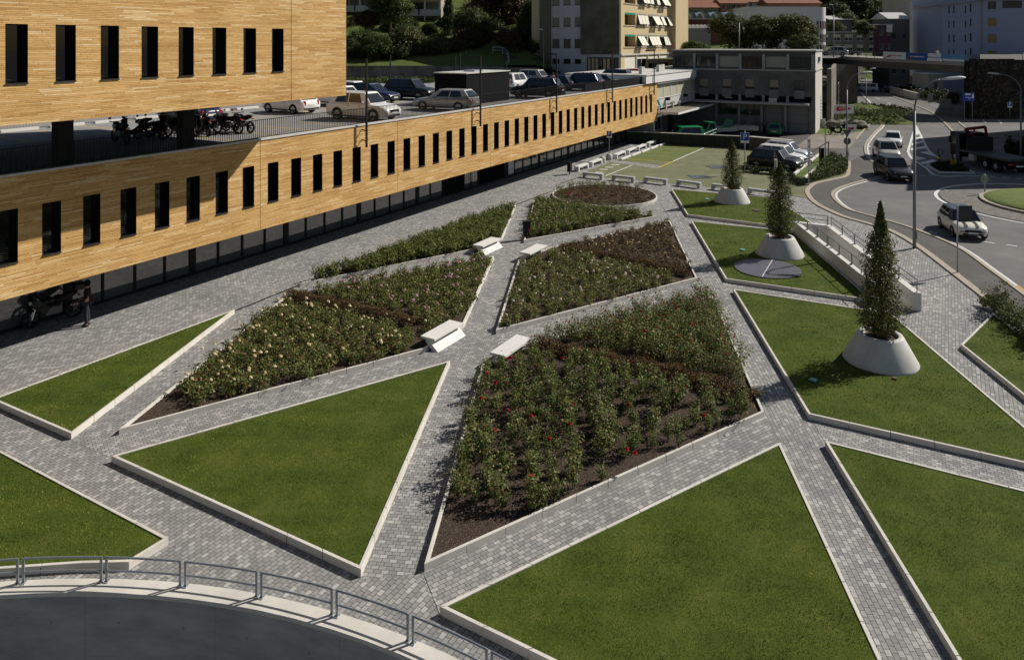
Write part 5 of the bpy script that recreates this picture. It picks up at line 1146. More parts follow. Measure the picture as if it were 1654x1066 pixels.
for i, (px, py, a) in enumerate(((195, 232), (243, 226), (287, 222), (328, 219), (368, 216), (218, 222), (265, 216), (345, 212), (392, 214), (308, 214))[j]+(0,) for j in range(10)):
    g = P(px, py, ZD); motorcycle((g.x, g.y, ZD), BRZ+R((80, 110, 95, 75, 100, 140, 60, 120, 85, 100)[i]), f'dark {"scooter" if i % 2 else "motorcycle"} parked under the timber block, '+('far left', 'left of the first column', 'beside the column', 'right of the column', 'right of the second column', 'behind the far left one', 'in the back row at the left', 'in the back row at the right', 'farthest to the right', 'in the back row behind the column')[i], 'motorcycle', 'motorcycles under the timber block', scooter=bool(i % 2), case=i == 1)
# flatbed truck with crane
T = thing('crane_truck', 'dark flatbed truck with a folded red loading crane behind its cab', 'truck', (41.7, 64.9, 0), R(92))
dkp = mat('truck_paint', (.008, .008, .009), .5, spec=.15)
MB().box(2.2, 3.7, -1.2, 1.2, .55, 2.75).build('cab', dkp, T, bevel=.12)
MB().quad((3.708, -1.0, 1.7), (3.708, 1.0, 1.7), (3.708, 1.0, 2.45), (3.708, -1.0, 2.45)).build('windscreen', M_wind, T)
for s in (-1, 1):
    MB().quad((2.7, s*1.206, 1.65), (3.5, s*1.206, 1.65), (3.45, s*1.206, 2.4), (2.75, s*1.206, 2.4)).build('side_window', mat('cab_glass', (.05, .09, .09), .1), T)
    MB().box(3.45, 3.6, s*1.3-.06, s*1.3+.06, 1.7, 2.3).build('wing_mirror', M_black, T); MB().box(3.66, 3.72, s*.9-.15, s*.9+.15, .7, .9).build('headlight', M_lamp, T)
    MB().box(-3.72, -3.7, s*.8-.22, s*.8+.22, .78, .9).build('tail_light', mat('bright_tail', (.6, .05, .02), .3), T)
    for x in (2.9, -1.2, -2.5):
        wo = MB().tube([(x, s*.85, .5), (x, s*1.2, .5)], .5, 24).build('wheel', M_tyre, T); MB().tube([(x, s*1.2, .5), (x, s*1.215, .5)], .22, 12).build('rim', M_galv, wo)
MB().box(-3.7, 2.1, -1.25, 1.25, 1.1, 1.28).build('load_bed', mat('bed_steel', (.07, .07, .07), .7), T); MB().box(-3.6, 2.2, -.45, .45, .6, 1.1).build('chassis', M_black, T)
MB().box(.2, .9, 1.0, 1.26, .55, 1.05).build('tool_box', mat('pale_box', (.4, .38, .33), .6), T); MB().box(1.2, 1.28, -1.2, 1.2, 1.28, 2.5).box(1.25, 1.6, -1.2, -1.1, 1.28, 2.5).build('headboard', M_black, T)
cr = MB().box(1.6, 2.1, -.4, .4, 1.2, 2.2).tube([(1.85, 0, 2.1), (1.85, .9, 3.1)], .16, 8).tube([(1.85, .9, 3.1), (1.85, -.9, 3.3)], .14, 8).tube([(1.85, -.9, 3.3), (1.85, -1.1, 2.1)], .12, 8).build('crane', mat('crane_red', (.12, .006, .012), .5), T)
MB().lathe([(.07, 0), (.07, .15), (.001, .17)], 10, (3.2, -.8, 2.75)).build('beacon', M_tail, T); MB().box(-3.73, -3.7, -.3, .3, .62, .74).build('number_plate', M_plate, T)
# ------------------------------------------------------------------ terrain and buildings beyond
def BW(x, y, z=0): return foot+Matrix.Rotation(BRZ, 3, 'Z') @ Vector((x, y, z))
M_hill = ground_noise('hillside_grass', [(.3, (.05, .07, .018)), (.5, (.08, .105, .028)), (.72, (.12, .13, .045))], .25, .95, .6, 8)
M_lawnf = ground_noise('slope_lawn', [(.3, (.05, .07, .016)), (.5, (.075, .1, .022)), (.72, (.1, .12, .03))], .4, .95, .5, 12)
flat('upper_yard', [[BW(-30, 16.3), BW(78.3, 16.3), BW(78.3, 3.2), BW(97, 3.2), Vector((30, 107, 0)), Vector((-200, 107, 0)), Vector((-200, 60, 0))]], 6.19, M_deck)
def lrp(a, b, t): t = max(0, min(1, t)); t = t*t*(3-2*t); return a+(b-a)*t
def Yw(X): return lrp(92, 96.5, (X+22)/26) if X < 4 else lrp(96.5, 106.5, (X-4)/3)
def Xb(Y): return 45+.5*(Y-104)
def hz(X, Y):
    d = Y-Yw(X)
    a = 7.9+.165*min(d, 14)+.24*max(0, d-14)
    if X > 18: b = 8.42+.17*max(0, Y-158)
    else: b = lrp(6.3, 8.42, (Y-118)/10)+.17*max(0, Y-140)
    return lrp(a, b, (X-3)/5)
def terrain(name, Xl, Xr, Y0, Y1, ny, nx, hf, m, front=None):
    mb = MB(); vs = []
    for j in range(ny+1):
        for i in range(nx+1):
            u = i/nx; t = (j/ny)**1.7
            Y = (front(0) if front else Y0)+t*(Y1-Y0); X = Xl(Y)+(Xr(Y)-Xl(Y))*u
            if front: f = front(X); Y = f+t*(Y1-f); 
            vs.append((X, Y, hf(X, Y)))
    mb.add(vs, [(j*(nx+1)+i, j*(nx+1)+i+1, (j+1)*(nx+1)+i+1, (j+1)*(nx+1)+i) for j in range(ny) for i in range(nx)])
    return structure(name, mb, m, smooth=True)
terrain('hillside', lambda Y: -160, lambda Y: min(Xb(Y), 200), 92, 460, 60, 90, hz, M_lawnf, Yw)
terrain('hillside', lambda Y: max(66, .63*Y), lambda Y: 420, 106, 460, 30, 30, lambda X, Y: 8.35+.1*max(0, Y-260), M_asph2)
terrain('hillside', lambda Y: Xb(Y)-6, lambda Y: .7*Y+10, 215, 460, 24, 14, lambda X, Y: .0+.25*max(0, Y-215), M_hill)
structure('street', MB().add([(x, y, 8.45+.0) for x, y in ((22, 112), (48.6, 112), (52, 118), (60, 135), (60, 150), (20, 150))], [(0, 1, 2, 3, 4, 5)]), M_asph)
# retaining walls along the hill
M_stain = mat('stained_concrete', (.15, .14, .12), .9, var=.45, vscale=1.2, bump=.4, bscale=8, stretch=(1, 1, .5))
M_stone = mat('dark_rubble_stone', (.05, .048, .045), .9, bump=1, bscale=5)
n_, l_, b_ = nn(M_stone); vo = n_.new('ShaderNodeTexVoronoi'); vo.inputs['Scale'].default_value = 3.6; tc_ = n_.new('ShaderNodeTexCoord'); l_.new(tc_.outputs['Object'], vo.inputs['Vector'])
rp_ = ramp(n_, [(0, (.006, .006, .006)), (.6, (.018, .017, .016)), (.88, (.05, .047, .042)), (1, (.14, .13, .11))]); l_.new(vo.outputs['Color'], rp_.inputs[0]); l_.new(rp_.outputs[0], b_.inputs['Base Color'])
def wall3(name, pts, t, m, label, cat='wall'):
    """pts: list of (x, y, zbottom, ztop)"""
    mb = MB()
    for (x0, y0, b0, t0), (x1, y1, b1, t1) in zip(pts, pts[1:]):
        d = Vector((x1-x0, y1-y0, 0)).normalized(); n_ = Vector((-d.y, d.x, 0))*t
        vs = [(x0, y0, b0), (x1, y1, b1), (x1, y1, t1), (x0, y0, t0)]; vs += [(v[0]+n_.x, v[1]+n_.y, v[2]) for v in vs]
        mb.add(vs, [(0, 1, 2, 3), (7, 6, 5, 4), (3, 2, 6, 7), (0, 4, 5, 1), (1, 5, 6, 2), (0, 3, 7, 4)])
    return tag(mb.build(name, m), label, cat)
a, b, c_ = PY(520, 92), PY(700, 93.5), PY(872, 97)
wall3('retaining_wall', [(a.x, a.y, 6.1, 8.05), (b.x, b.y, 6.1, 7.9), (c_.x, c_.y, 6.1, 7.5)], .3, M_stain, 'long stained concrete retaining wall below the grassy slope')
a, b, c_ = PY(817, 99.5), PY(860, 103), PY(890, 109)
wall3('retaining_wall', [(a.x, a.y, 6.1, 9.25), (b.x, b.y, 6.1, 8.3), (c_.x, c_.y, 6.1, 7.2)], .35, mat('dark_stain_wall', (.06, .052, .042), .9, var=.3, vscale=1), 'dark curved retaining wall left of the shaded apartment block')
pf = [PY(796, 100, 9.3), PY(812, 100.5, 9.25), PY(820, 99, 8.7), PY(822, 97.5, 7.9), PY(818, 96, 7.2)]
T = thing('stair_railing', 'thin pale curved railing at the top of the grassy slope', 'railing', (0, 0, 0))
MB().tube([p+Vector((0, 0, .9)) for p in smooth(pf, 4)] if False else [p+Vector((0, 0, .9)) for p in pf], .04).tube([p+Vector((0, 0, .5)) for p in pf], .03).build('rails', M_galv, T)
mb = MB(); [mb.tube([p, p+Vector((0, 0, .9))], .03) for p in pf]; mb.build('posts', M_galv, T)
shrub_poly([Vector((p.x, p.y, 0)) for p in (PY(540, 84), PY(700, 85), PY(704, 91.5), PY(540, 90.5))], .5, 90, .3, M_shrub, 'rough grass strip in front of the stained retaining wall', 'grass_strip', 'grass', kind='stuff').location.z = 6.15
# ---- generic building parts
M_win = mat('window_glass', (.02, .023, .026), .08); M_frame = mat('window_frame', (.3, .3, .29), .6); M_blind = mat('pale_blind', (.5, .47, .38), .7); M_dframe = mat('dark_frame', (.04, .04, .042), .6)
def win(par, x0, x1, z0, z1, y, mullions=1, frame=None, blind=0.0, bm=None, dep=.14, sill=True, glassm=None):
    fr = frame or M_frame; f = MB(); w_ = .06
    f.box(x0, x0+w_, y+dep-.06, y+dep, z0, z1); f.box(x1-w_, x1, y+dep-.06, y+dep, z0, z1); f.box(x0+w_, x1-w_, y+dep-.06, y+dep, z0, z0+w_); f.box(x0+w_, x1-w_, y+dep-.06, y+dep, z1-w_, z1)
    for k in range(mullions): xx = x0+(x1-x0)*(k+1)/(mullions+1); f.box(xx-w_/2, xx+w_/2, y+dep-.06, y+dep, z0+w_, z1-w_)
    if sill: f.box(x0-.06, x1+.06, y-.06, y+.02, z0-.07, z0-.003)
    o = f.build('window', fr, par); MB().quad((x0+.01, y+dep-.02, z0), (x1-.01, y+dep-.02, z0), (x1-.01, y+dep-.02, z1), (x0+.01, y+dep-.02, z1)).build('glass', glassm or M_win, o)
    r = MB(); d = dep
    for q in (((x0, y, z0), (x0, y+d, z0), (x0, y+d, z1), (x0, y, z1)), ((x1, y+d, z0), (x1, y, z0), (x1, y, z1), (x1, y+d, z1)), ((x0, y, z1), (x0, y+d, z1), (x1, y+d, z1), (x1, y, z1)), ((x0, y+d, z0), (x0, y, z0), (x1, y, z0), (x1, y+d, z0))): r.quad(*q)
    r.build('reveal', fr, o)
    if blind: MB().box(x0+.04, x1-.04, y+dep-.11, y+dep-.07, z1-(z1-z0)*blind, z1-.02).build('blind', bm or M_blind, o)
    return o
def block(par, x0, x1, y0, y1, z0, z1, m, holes=(), name='wall', roof=None, front=True):
    mb = MB(); wall_holes(x0, x1, z0, z1, list(holes), y0, mb)
    mb.quad((x1, y0, z0), (x1, y1, z0), (x1, y1, z1), (x1, y0, z1)); mb.quad((x0, y1, z0), (x0, y0, z0), (x0, y0, z1), (x0, y1, z1)); mb.quad((x1, y1, z0), (x0, y1, z0), (x0, y1, z1), (x1, y1, z1))
    if not roof: mb.quad((x0, y0, z1), (x1, y0, z1), (x1, y1, z1), (x0, y1, z1))
    o = mb.build(name, m, par)
    if roof: MB().box(x0-.15, x1+.15, y0-.15, y1+.15, z1, z1+.18).build('roof', roof, par)
    return o
def gable(par, x0, x1, y0, y1, z, h, m, ov=.4):
    ym = (y0+y1)/2; mb = MB()
    mb.add([(x0-ov, y0-ov, z), (x1+ov, y0-ov, z), (x1+ov, y1+ov, z), (x0-ov, y1+ov, z), (x0-ov, ym, z+h), (x1+ov, ym, z+h), (x0-ov, y0-ov, z-.15), (x1+ov, y0-ov, z-.15)], [(0, 1, 5, 4), (2, 3, 4, 5), (3, 0, 4), (1, 2, 5), (6, 7, 1, 0), (3, 2, 1, 0)])
    return mb.build('roof', m, par)
# ---- grey concrete workshop building
CBZ = R(-27); T = thing('concrete_building', 'shaded grey concrete workshop building with a glazed top storey and garage doors', 'building', (35.9, 88, 0), CBZ)
def fx(px): u = (px-827)/1200; return (88*u-35.9)/(.891+.454*u)
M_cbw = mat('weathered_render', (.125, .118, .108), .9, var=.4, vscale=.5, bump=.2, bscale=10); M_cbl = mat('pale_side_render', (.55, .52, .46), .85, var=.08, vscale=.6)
hol = []
smw = [(fx(p)-.55, fx(p)+.55, 5.2, 6.3) for p in (1137, 1174, 1211, 1250, 1291)]
XLc = fx(1118)-5; XTc = fx(1086)
gd = [(fx(1233), fx(1264.5), .05, 3.3), (fx(1272.5), fx(1307), .05, 3.3)]
sv_ = [(fx(a), fx(b), 2.0, 3.55) for a, b in ((1161, 1191), (1196, 1229))]
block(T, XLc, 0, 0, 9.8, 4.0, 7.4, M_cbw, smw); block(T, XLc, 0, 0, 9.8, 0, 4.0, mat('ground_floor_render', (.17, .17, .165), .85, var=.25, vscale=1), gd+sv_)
for h in smw:
    win(T, *h, 0, 1, M_dframe, blind=.0 if h[0] > -3 or -7 < h[0] < -6 else .8, bm=mat('dim_curtain', (.28, .24, .17), .8)); MB().box(h[0], h[1], -.03, -.005, 4.1, 5.1).build('spandrel_panel', mat('pale_panel', (.2, .2, .195), .85), T)
for h in gd: o = MB().box(h[0], h[1], .25, .3, h[2], h[3]).build('garage_door', mat('garage_door_paint', (.2, .205, .2), .7), T); [MB().box(h[0], h[1], .24, .25, z, z+.02).build('groove', M_blackm, o) for z in (1.1, 2.2)]
for h in sv_: win(T, *h, 0, 2, M_dframe)
can = MB(); can.box(XLc, -.6, -1.5, -.005, 3.42, 3.62); can.build('canopy', mat('canopy_edge', (.42, .4, .36), .8), T)
MB().box(XLc, -.4, -.02, -.004, 3.66, 4.35).build('recess_band', M_blackm, T)
for p in (1158, 1195, 1233, 1272): MB().box(fx(p)-.16, fx(p)+.16, -.1, -.022, 3.63, 4.4).build('pilaster', M_cbl if False else mat('grey_pilaster', (.3, .3, .29), .85), T)
for p in (1157, 1194, 1230.5, 1268.5): MB().box(fx(p)-.14, fx(p)+.14, -.12, -.006, 0, 3.41).build('pilaster', mat('grey_pilaster'), T)
MB().box(XLc, .12, -.14, 9.9, 7.4, 7.55).build('ledge', mat('ledge_concrete', (.4, .37, .33), .85), T)
uh = [(fx(a)+.0, fx(b), 7.75, 9.15) for a, b in ((1090, 1119), (1124, 1156), (1161, 1193), (1198, 1231), (1236, 1270), (1275, 1310)) if a < b]
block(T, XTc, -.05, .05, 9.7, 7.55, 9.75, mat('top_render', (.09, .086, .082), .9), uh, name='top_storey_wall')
for i, h in enumerate(uh): win(T, *h, .05, 3, M_dframe, blind=(.97 if i in (2, 4) else 0), bm=mat('dim_blind', (.3, .29, .24), .8), sill=False, dep=.2)
for p in (1121.5, 1158.5, 1195.5, 1233.5, 1272.5, 1313): MB().box(fx(p)-.17, fx(p)+.17, -.08, .045, 7.56, 9.45).build('pilaster', mat('grey_pilaster'), T)
MB().box(XTc-.1, .15, -.2, 9.9, 9.75, 9.92).build('roof', mat('roof_edge', (.33, .32, .3), .8), T)
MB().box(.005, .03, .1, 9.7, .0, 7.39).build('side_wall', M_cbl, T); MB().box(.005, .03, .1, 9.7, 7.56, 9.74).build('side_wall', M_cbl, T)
g_ = MB(); random.seed(3)
for k in range(7): y = 3+k*.55; g_.tube([(.05, y, 8.2+random.random()*.3), (.05, y+.3, 9.0), (.05, y+.4, 8.4+random.random()*.3)], .04, 4)
for k in range(8): z = .6+k*.42; g_.tube([(.05, 7, z), (.05, 7.8+random.random(), z+.3), (.05, 7.2, z+.4)], .04, 4)
g_.build('graffiti', mat('graffiti_blue', (.12, .16, .3), .8), T)
sg = MB()
for k in range(9): sg.box(fx(1171)+k*.085, fx(1171)+k*.085+.06, -.05, -.03, 3.9, 4.08)
sg.box(fx(1182), fx(1182)+.1, -.05, -.03, 3.9, 4.02); sg.build('sign_marks', mat('sign_yellow', (.5, .45, .3), .6), T)
for x in (-4.6,): MB().box(x-.5, x+.4, -1.0, -.5, 3.63, 4.15).build('air_unit', M_conc, T)
# ---- wing along the timber building axis
T = thing('office_wing', 'sunlit low wing with white roof band, striped blinds and a canopy beyond the timber building', 'building', foot, BRZ)
M_wb = mat('white_band', (.68, .67, .65), .7, var=.05); M_wp = mat('wing_panel', (.5, .5, .49), .75, var=.06)
ww = [(79.0+2.45*k, 81.2+2.45*k, 4.68, 6.15) for k in range(6)]
block(T, 78.3, 95.5, .25, 9, 3.5, 6.3, M_wp, ww)
for h in ww: win(T, *h, .25, 0, M_wb, blind=.96, bm=mat('striped_blind', (.42, .4, .3), .8, var=.3, vscale=8, stretch=(0, 0, 4)), dep=.15)
MB().box(74.2, 92.2, -.25, 9.2, 6.52, 7.35).build('roof_band', M_wb, T); MB().box(78.3, 92.0, -.1, 9.1, 6.3, 6.52).build('roof_band', M_wb, T); MB().box(74.1, 92.3, -.32, 9.2, 7.35, 7.45).build('roof', M_cap, T)
MB().box(78.3, 95.5, -2.4, .24, 3.05, 3.25).build('canopy', M_wb, T); MB().box(78.35, 95.5, -2.3, .24, 3.25, 3.28).build('canopy_top', mat('canopy_gravel', (.2, .17, .13), .95), T)
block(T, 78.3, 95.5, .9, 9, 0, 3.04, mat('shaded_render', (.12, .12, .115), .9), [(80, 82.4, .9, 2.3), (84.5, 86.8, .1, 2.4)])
win(T, 80, 82.4, .9, 2.3, .9, 1); win(T, 84.5, 86.8, .1, 2.4, .9, 1, M_dframe)
for x in (79, 81.5, 84, 86.5): MB().box(x-.06, x+.06, .0, .2, 3.28, 3.9).build('post', M_wb, T)
sg = MB().add([(x, y, z) for y in (.18, .24) for x, z in ((78.45, 3.65), (78.75, 3.65), (78.75, 4.45), (78.45, 4.45), (79.0, 4.5), (79.4, 4.5), (80.35, 3.6), (80.0, 3.6))], [(0, 1, 2, 3), (7, 6, 5, 4), (0, 3, 11, 8), (1, 9, 10, 2), (4, 5, 13, 12), (5, 6, 14, 13), (4, 12, 15, 7), (2, 10, 11, 3)])
sg.build('teal_mark', mat('teal_letter', (.02, .34, .28), .5), T)
sg = MB(); random.seed(5)
for k in range(22): x = 80.9+k*.2; sg.box(x, x+random.uniform(.06, .14), .2, .24, 3.7, 3.7+random.uniform(.12, .32))
sg.build('small_marks', mat('grey_letter', (.25, .25, .24), .6), T)
for x in (82.0, 88.6): MB().box(x-.2, x+.2, -.2, .2, 4.25, 4.6).build('floodlight', M_black, T)
for (x, y) in ((76.8, 1.2), (83.5, 1.6), (86.3, 2.2)): MB().box(x-.45, x+.45, y-.18, y+.18, 7.46, 8.2).build('air_unit', M_conc, T)
T = thing('ramp_fence', 'thin pale handrail in front of the shaded wing yard', 'railing', BW(79.5, -5, 0), BRZ)
for z in (.75, 1.1): MB().tube([(0, 0, z), (9, 0, z)], .03).build('rail', M_galv, T)
for k in range(7): MB().tube([(k*1.5, 0, 0), (k*1.5, 0, 1.12)], .03).build('post', M_galv, T)
# ---- beige apartment block
ABZ = R(57.6); T = thing('apartment_block', 'beige apartment block with tilted white awning blinds on its sunny side', 'building', (14.67, 100, 6.2), ABZ)
def ax(px): u = (px-827)/1200; return (100*u-14.67)/(.536-.844*u)
M_be = mat('beige_render', (.56, .44, .25), .85, var=.06, vscale=.4); M_awn = mat('awning_white', (.72, .68, .57), .7); M_gry = mat('awning_frame', (.28, .26, .24), .7)
z0 = -.0; XR_ = ax(1103); rows = [(4.0, 5.7), (7.0, 8.7), (10.0, 11.7), (13.0, 14.7)]
bx = [(ax(1009), ax(1026.5)), (ax(1029), ax(1045)), (ax(1047.5), ax(1063)), (ax(1066), ax(1081))]
hol = [(a, b, r[0], r[1]) for a, b in bx for r in rows]+[(a, b, .5, 2.6) for a, b in bx]
block(T, 0, ax(1082.5), 0, 14, -.3, 18, M_be, hol); block(T, ax(1082.5), XR_, -.9, 14, -.3, 18, M_be)
MB().box(-.1, ax(1082.4), -.18, -.003, 2.85, 3.05).build('string_course', M_cap, T)
for j, r in enumerate(rows):
    MB().box(bx[0][0]-.35, bx[3][1]+.2, -.08, -.003, r[0]-.16, r[0]-.08).build('string_course', M_gry, T)
    for i, (a, b) in enumerate(bx):
        if i == 0:
            o = MB().box(a, b, 1.2, 1.25, r[0], r[1]).build('loggia', mat('loggia_back', (.12, .08, .05), .9), T); MB().box(a, b, .02, .06, r[1]-.25, r[1]-.02).build('awning', mat('teal_awning', (.0, .25, .17), .7) if j < 2 else M_gry, o)
            rv = MB(); rv.quad((a, 0, r[0]), (a, 1.2, r[0]), (a, 1.2, r[1]), (a, 0, r[1])); rv.quad((b, 1.2, r[0]), (b, 0, r[0]), (b, 0, r[1]), (b, 1.2, r[1])); rv.quad((a, 1.2, r[0]), (a, 0, r[0]), (b, 0, r[0]), (b, 1.2, r[0])); rv.quad((a, 0, r[1]), (a, 1.2, r[1]), (b, 1.2, r[1]), (b, 0, r[1])); rv.build('reveal', M_be, o)
        else:
            o = win(T, a, b, r[0], r[1], 0, 2, M_gry, sill=False)
            h3 = (b-a)/3
            MB().box(a, b, -.05, -.005, r[1]-.3, r[1]).build('shutter_box', M_gry, o)
            for k in range(3):
                if (i*7+j*3+k*5) % 4 == 1: continue
                t = .35+.4*((i*5+j*7+k*3) % 3)/2; zt = r[1]-.25; zl = zt-1.25; xa, xb = a+k*h3+.06, a+(k+1)*h3-.06
                MB().add([(xa, -.06, zt), (xb, -.06, zt), (xb, -.06-t, zl), (xa, -.06-t, zl), (xa, -.1, zt), (xb, -.1, zt), (xb, -.1-t, zl), (xa, -.1-t, zl)], [(0, 1, 2, 3), (7, 6, 5, 4), (3, 2, 6, 7), (0, 3, 7, 4), (1, 5, 6, 2)]).build('awning_blind', M_awn, o)
for i, (a, b) in enumerate(bx):
    o = win(T, a, b, .5, 2.6, 0, 1, M_awn, blind=(.97, .15, .5, .5)[i], bm=M_awn)
    MB().box(b+.08, b+.3, -.1, -.004, -.2, 2.84).build('pilaster', mat('light_pilaster', (.5, .49, .47), .8), T)
# shaded left side: its own local frame via rotated sub-walls
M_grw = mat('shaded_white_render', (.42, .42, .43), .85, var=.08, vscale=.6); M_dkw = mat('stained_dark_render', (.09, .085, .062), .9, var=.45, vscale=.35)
S = Matrix.Rotation(R(-90), 4, 'Z')
def side(mb): mb.v = [tuple(S @ Vector(v)) for v in mb.v]; return mb
def by(px): u = (px-827)/1200; return (14.67-100*u)/(.844+.536*u)
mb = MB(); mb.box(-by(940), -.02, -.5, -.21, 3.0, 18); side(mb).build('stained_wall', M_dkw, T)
mb = MB(); lw = []
cols = [(-by(893.5), -by(905)), (-by(911.5), -by(923)), (-by(929.5), -by(940))]
for a, b in cols:
    for r in ((1.7, 2.3), (3.9, 5.1), (6.9, 8.1), (9.9, 11.1), (12.9, 14.1)): lw.append((a, b-.02, *r))
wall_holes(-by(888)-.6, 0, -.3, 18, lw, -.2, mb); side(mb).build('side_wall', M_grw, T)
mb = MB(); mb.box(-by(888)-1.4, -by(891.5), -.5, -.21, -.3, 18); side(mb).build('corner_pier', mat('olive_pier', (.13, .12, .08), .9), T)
for h in lw:
    mb = MB(); mb.box(h[0], h[1], -.1, -.06, h[2], h[3]); o = side(mb).build('window', M_blind if False else (mat('dim_shutter', (.2, .19, .16), .8) if h[2] > 5.5 else M_win), T)
    mb = MB(); mb.box(h[0]-.05, h[1]+.05, -.27, -.205, h[2]-.1, h[2]-.01); side(mb).build('sill', M_dframe, o)
mb = MB(); mb.box(-by(950), -.3, -.25, -.21, -.1, 2.6); side(mb).build('shop_window', M_win, T)
mb = MB()
for k in range(9): x = -by(950)+k*(by(950)-.3)/8; mb.box(x-.05, x+.05, -.32, -.27, -.1, 2.6)
mb.box(-by(950), -.3, -.32, -.27, .55, .65); side(mb).build('shop_frame', M_dframe, T)
mb = MB()
for k in (0, 1, 2, 4, 5): x = -by(950)+.1+k*(by(950)-.3)/8; mb.box(x, x+.42, -.268, -.255, .7, 2.4)
side(mb).build('curtain', mat('warm_curtain', (.45, .36, .2), .8), T)
# ---- other buildings
M_tile = mat('clay_roof_tiles', (.24, .1, .06), .9, var=.25, vscale=1.5); M_or = mat('orange_render', (.36, .19, .11), .9, var=.1, vscale=.5); M_pk = mat('dull_pink_render', (.3, .2, .16), .9, var=.1); M_ocr = mat('ochre_render', (.3, .25, .16), .9, var=.1)
def house(px0, px1, ytop, ybot, Y, m, label, nx=4, nz=2, depth=8, roofh=1.5, roofm=None, ang=0, cat='house', flatroof=False, winw=.9, winh=1.3, frame=None, shut=None, zb=None, wins=True, blind=0, balc=False):
    a = PY(px0, Y); wid = (px1-px0)/1200*Y; zt = ZY(ytop, Y); z0_ = ZY(ybot, Y) if zb is None else zb
    T = thing('house' if cat == 'house' else 'building', label, cat, (a.x, Y, z0_), R(ang)); h_ = zt-z0_; wid /= max(.3, math.cos(R(ang)))
    hs = []
    if wins:
        for i in range(nx):
            for j in range(nz):
                xc = wid*(i+.5)/nx; zc = h_*(j+.5)/nz; hs.append((xc-winw/2, xc+winw/2, max(.05, zc-winh/2), min(h_-.1, zc+winh/2)))
    block(T, 0, wid, 0, depth, -3 if zb is None else 0, h_, m, hs, roof=(roofm or M_cap) if flatroof else None)
    if not flatroof: gable(T, 0, wid, 0, depth, h_+.02, roofh, roofm or M_tile)
    for h in hs: win(T, *h, 0, 1, frame or M_frame, blind=blind)
    return T, wid, h_
house(1103, 1168, 8, 26, 215, M_pk, 'dull pink house row under tiled roofs, left part of the hillside town', 6, 1)
house(1130, 1165, 1, 10, 235, M_ocr, 'small ochre house with a red roof peeking above the pink house', 4, 1)
house(1104, 1160, 13, 30, 200, M_ocr, 'long ochre house with a tiled roof above the arcade', 7, 1)
house(1164, 1206, 6, 28, 205, M_or, 'orange house with a red tiled roof on the hillside', 5, 2, shut=1)
house(1206, 1300, 4, 14, 230, mat('pale_grey_render', (.4, .39, .37), .9), 'pale grey house above the round white building', 7, 1)
house(1240, 1325, 6, 16, 190, M_or, 'low orange terrace wall behind the round white building', 3, 1, wins=False)
house(1318, 1345, 2, 14, 240, M_pk, 'pink house beside the trees above the bridge road', 3, 1)
T, wd_, hh = house(1103, 1212, 32, 60, 172, mat('maroon_render', (.13, .05, .045), .85), 'maroon hall with white arched canopies on its roof', 12, 1, flatroof=True, cat='building', winh=1.6)
for k in range(5):
    pts_ = [(wd_*(k+.5)/5+wd_/10*math.cos(a), -.6, hh+.2+1.6*math.sin(a)) for a in np.linspace(0, math.pi, 9)]
    v = pts_+[(p[0], 6, p[2]) for p in pts_]; MB().add(v, [(i, i+1, i+10, i+9) for i in range(8)]).build('arched_canopy', mat('canopy_white', (.42, .46, .5), .5), T)
T, wd_, hh = house(1104, 1148, 47, 70, 150, mat('speckled_concrete', (.24, .24, .22), .9, var=.15, vscale=4), 'grey concrete box with a row of white rooflights', 2, 1, flatroof=True, cat='building', wins=False)
for k in range(6): MB().add([(.9+k*.82, 0, hh+.2), (1.6+k*.82, 0, hh+.2), (1.55+k*.82, .5, hh+.85), (.95+k*.82, .5, hh+.85), (.9+k*.82, 1, hh+.2), (1.6+k*.82, 1, hh+.2)], [(0, 1, 2, 3), (3, 2, 5, 4), (0, 3, 4), (1, 5, 2)]).build('rooflight', M_awn, T)
# round-cornered white building
Y_ = 152; a = PY(1207, Y_); T = thing('round_corner_building', 'off-white building with a rounded corner and tall narrow windows', 'building', (a.x, Y_, 8.4), R(0))
M_ow = mat('off_white_render', (.7, .68, .62), .85, var=.05, vscale=.3); wd_ = (1318-1207)/1200*Y_; hh = ZY(12, Y_)-8.4
hs = []
for x in (.5, 1.0, 1.6, 2.1, 6.4, 8.6, 9.5): hs.append((x, x+.38 if x < 3 else x+.6, 5.2, 6.8)); hs.append((x, x+.38 if x < 3 else x+.6, 2.4, 4.0)); hs.append((x, x+.38 if x < 3 else x+.6, -0+.2, 1.5))
hs.append((11.0, 13.2, 5.0, 6.9))
block(T, 0, wd_, 0, 10, 0, hh, M_ow, hs); 
for h in hs: win(T, *h, 0, 0, mat('wine_frame', (.12, .04, .05), .7), sill=False)
mb = MB(); n = 14; r = 3.0
cyl = [(wd_+r*math.sin(t*math.pi/2/n)*1.0, r-r*math.cos(t*math.pi/2/n)) for t in range(n+1)]+[(wd_+r, 10)]
v = [(x, y, 0) for x, y in cyl]+[(x, y, hh) for x, y in cyl]; m_ = len(cyl); mb.add(v, [(i, i+1, m_+i+1, m_+i) for i in range(m_-1)]); mb.poly([(wd_, 10, hh)]+[(x, y, hh) for x, y in reversed(cyl)]) ; mb.build('curved_wall', M_ow, T)
for zz in (5.1, 2.4, .2):
    for t in (1.0, 3.2, 5.4, 7.6, 9.8):
        an = t*math.pi/2/n; x, y = wd_+(r+.01)*math.sin(an), r-(r+.01)*math.cos(an); Mx = Matrix.Translation((x, y, 0)) @ Matrix.Rotation(an, 4, 'Z'); MB().box(-.2, .2, -.03, .02, zz, zz+1.6, Mx).build('window', mat('wine_frame'), T)
MB().box(-.1, wd_+.1, -.1, 10, hh, hh+.12).build('roof', M_cap, T)
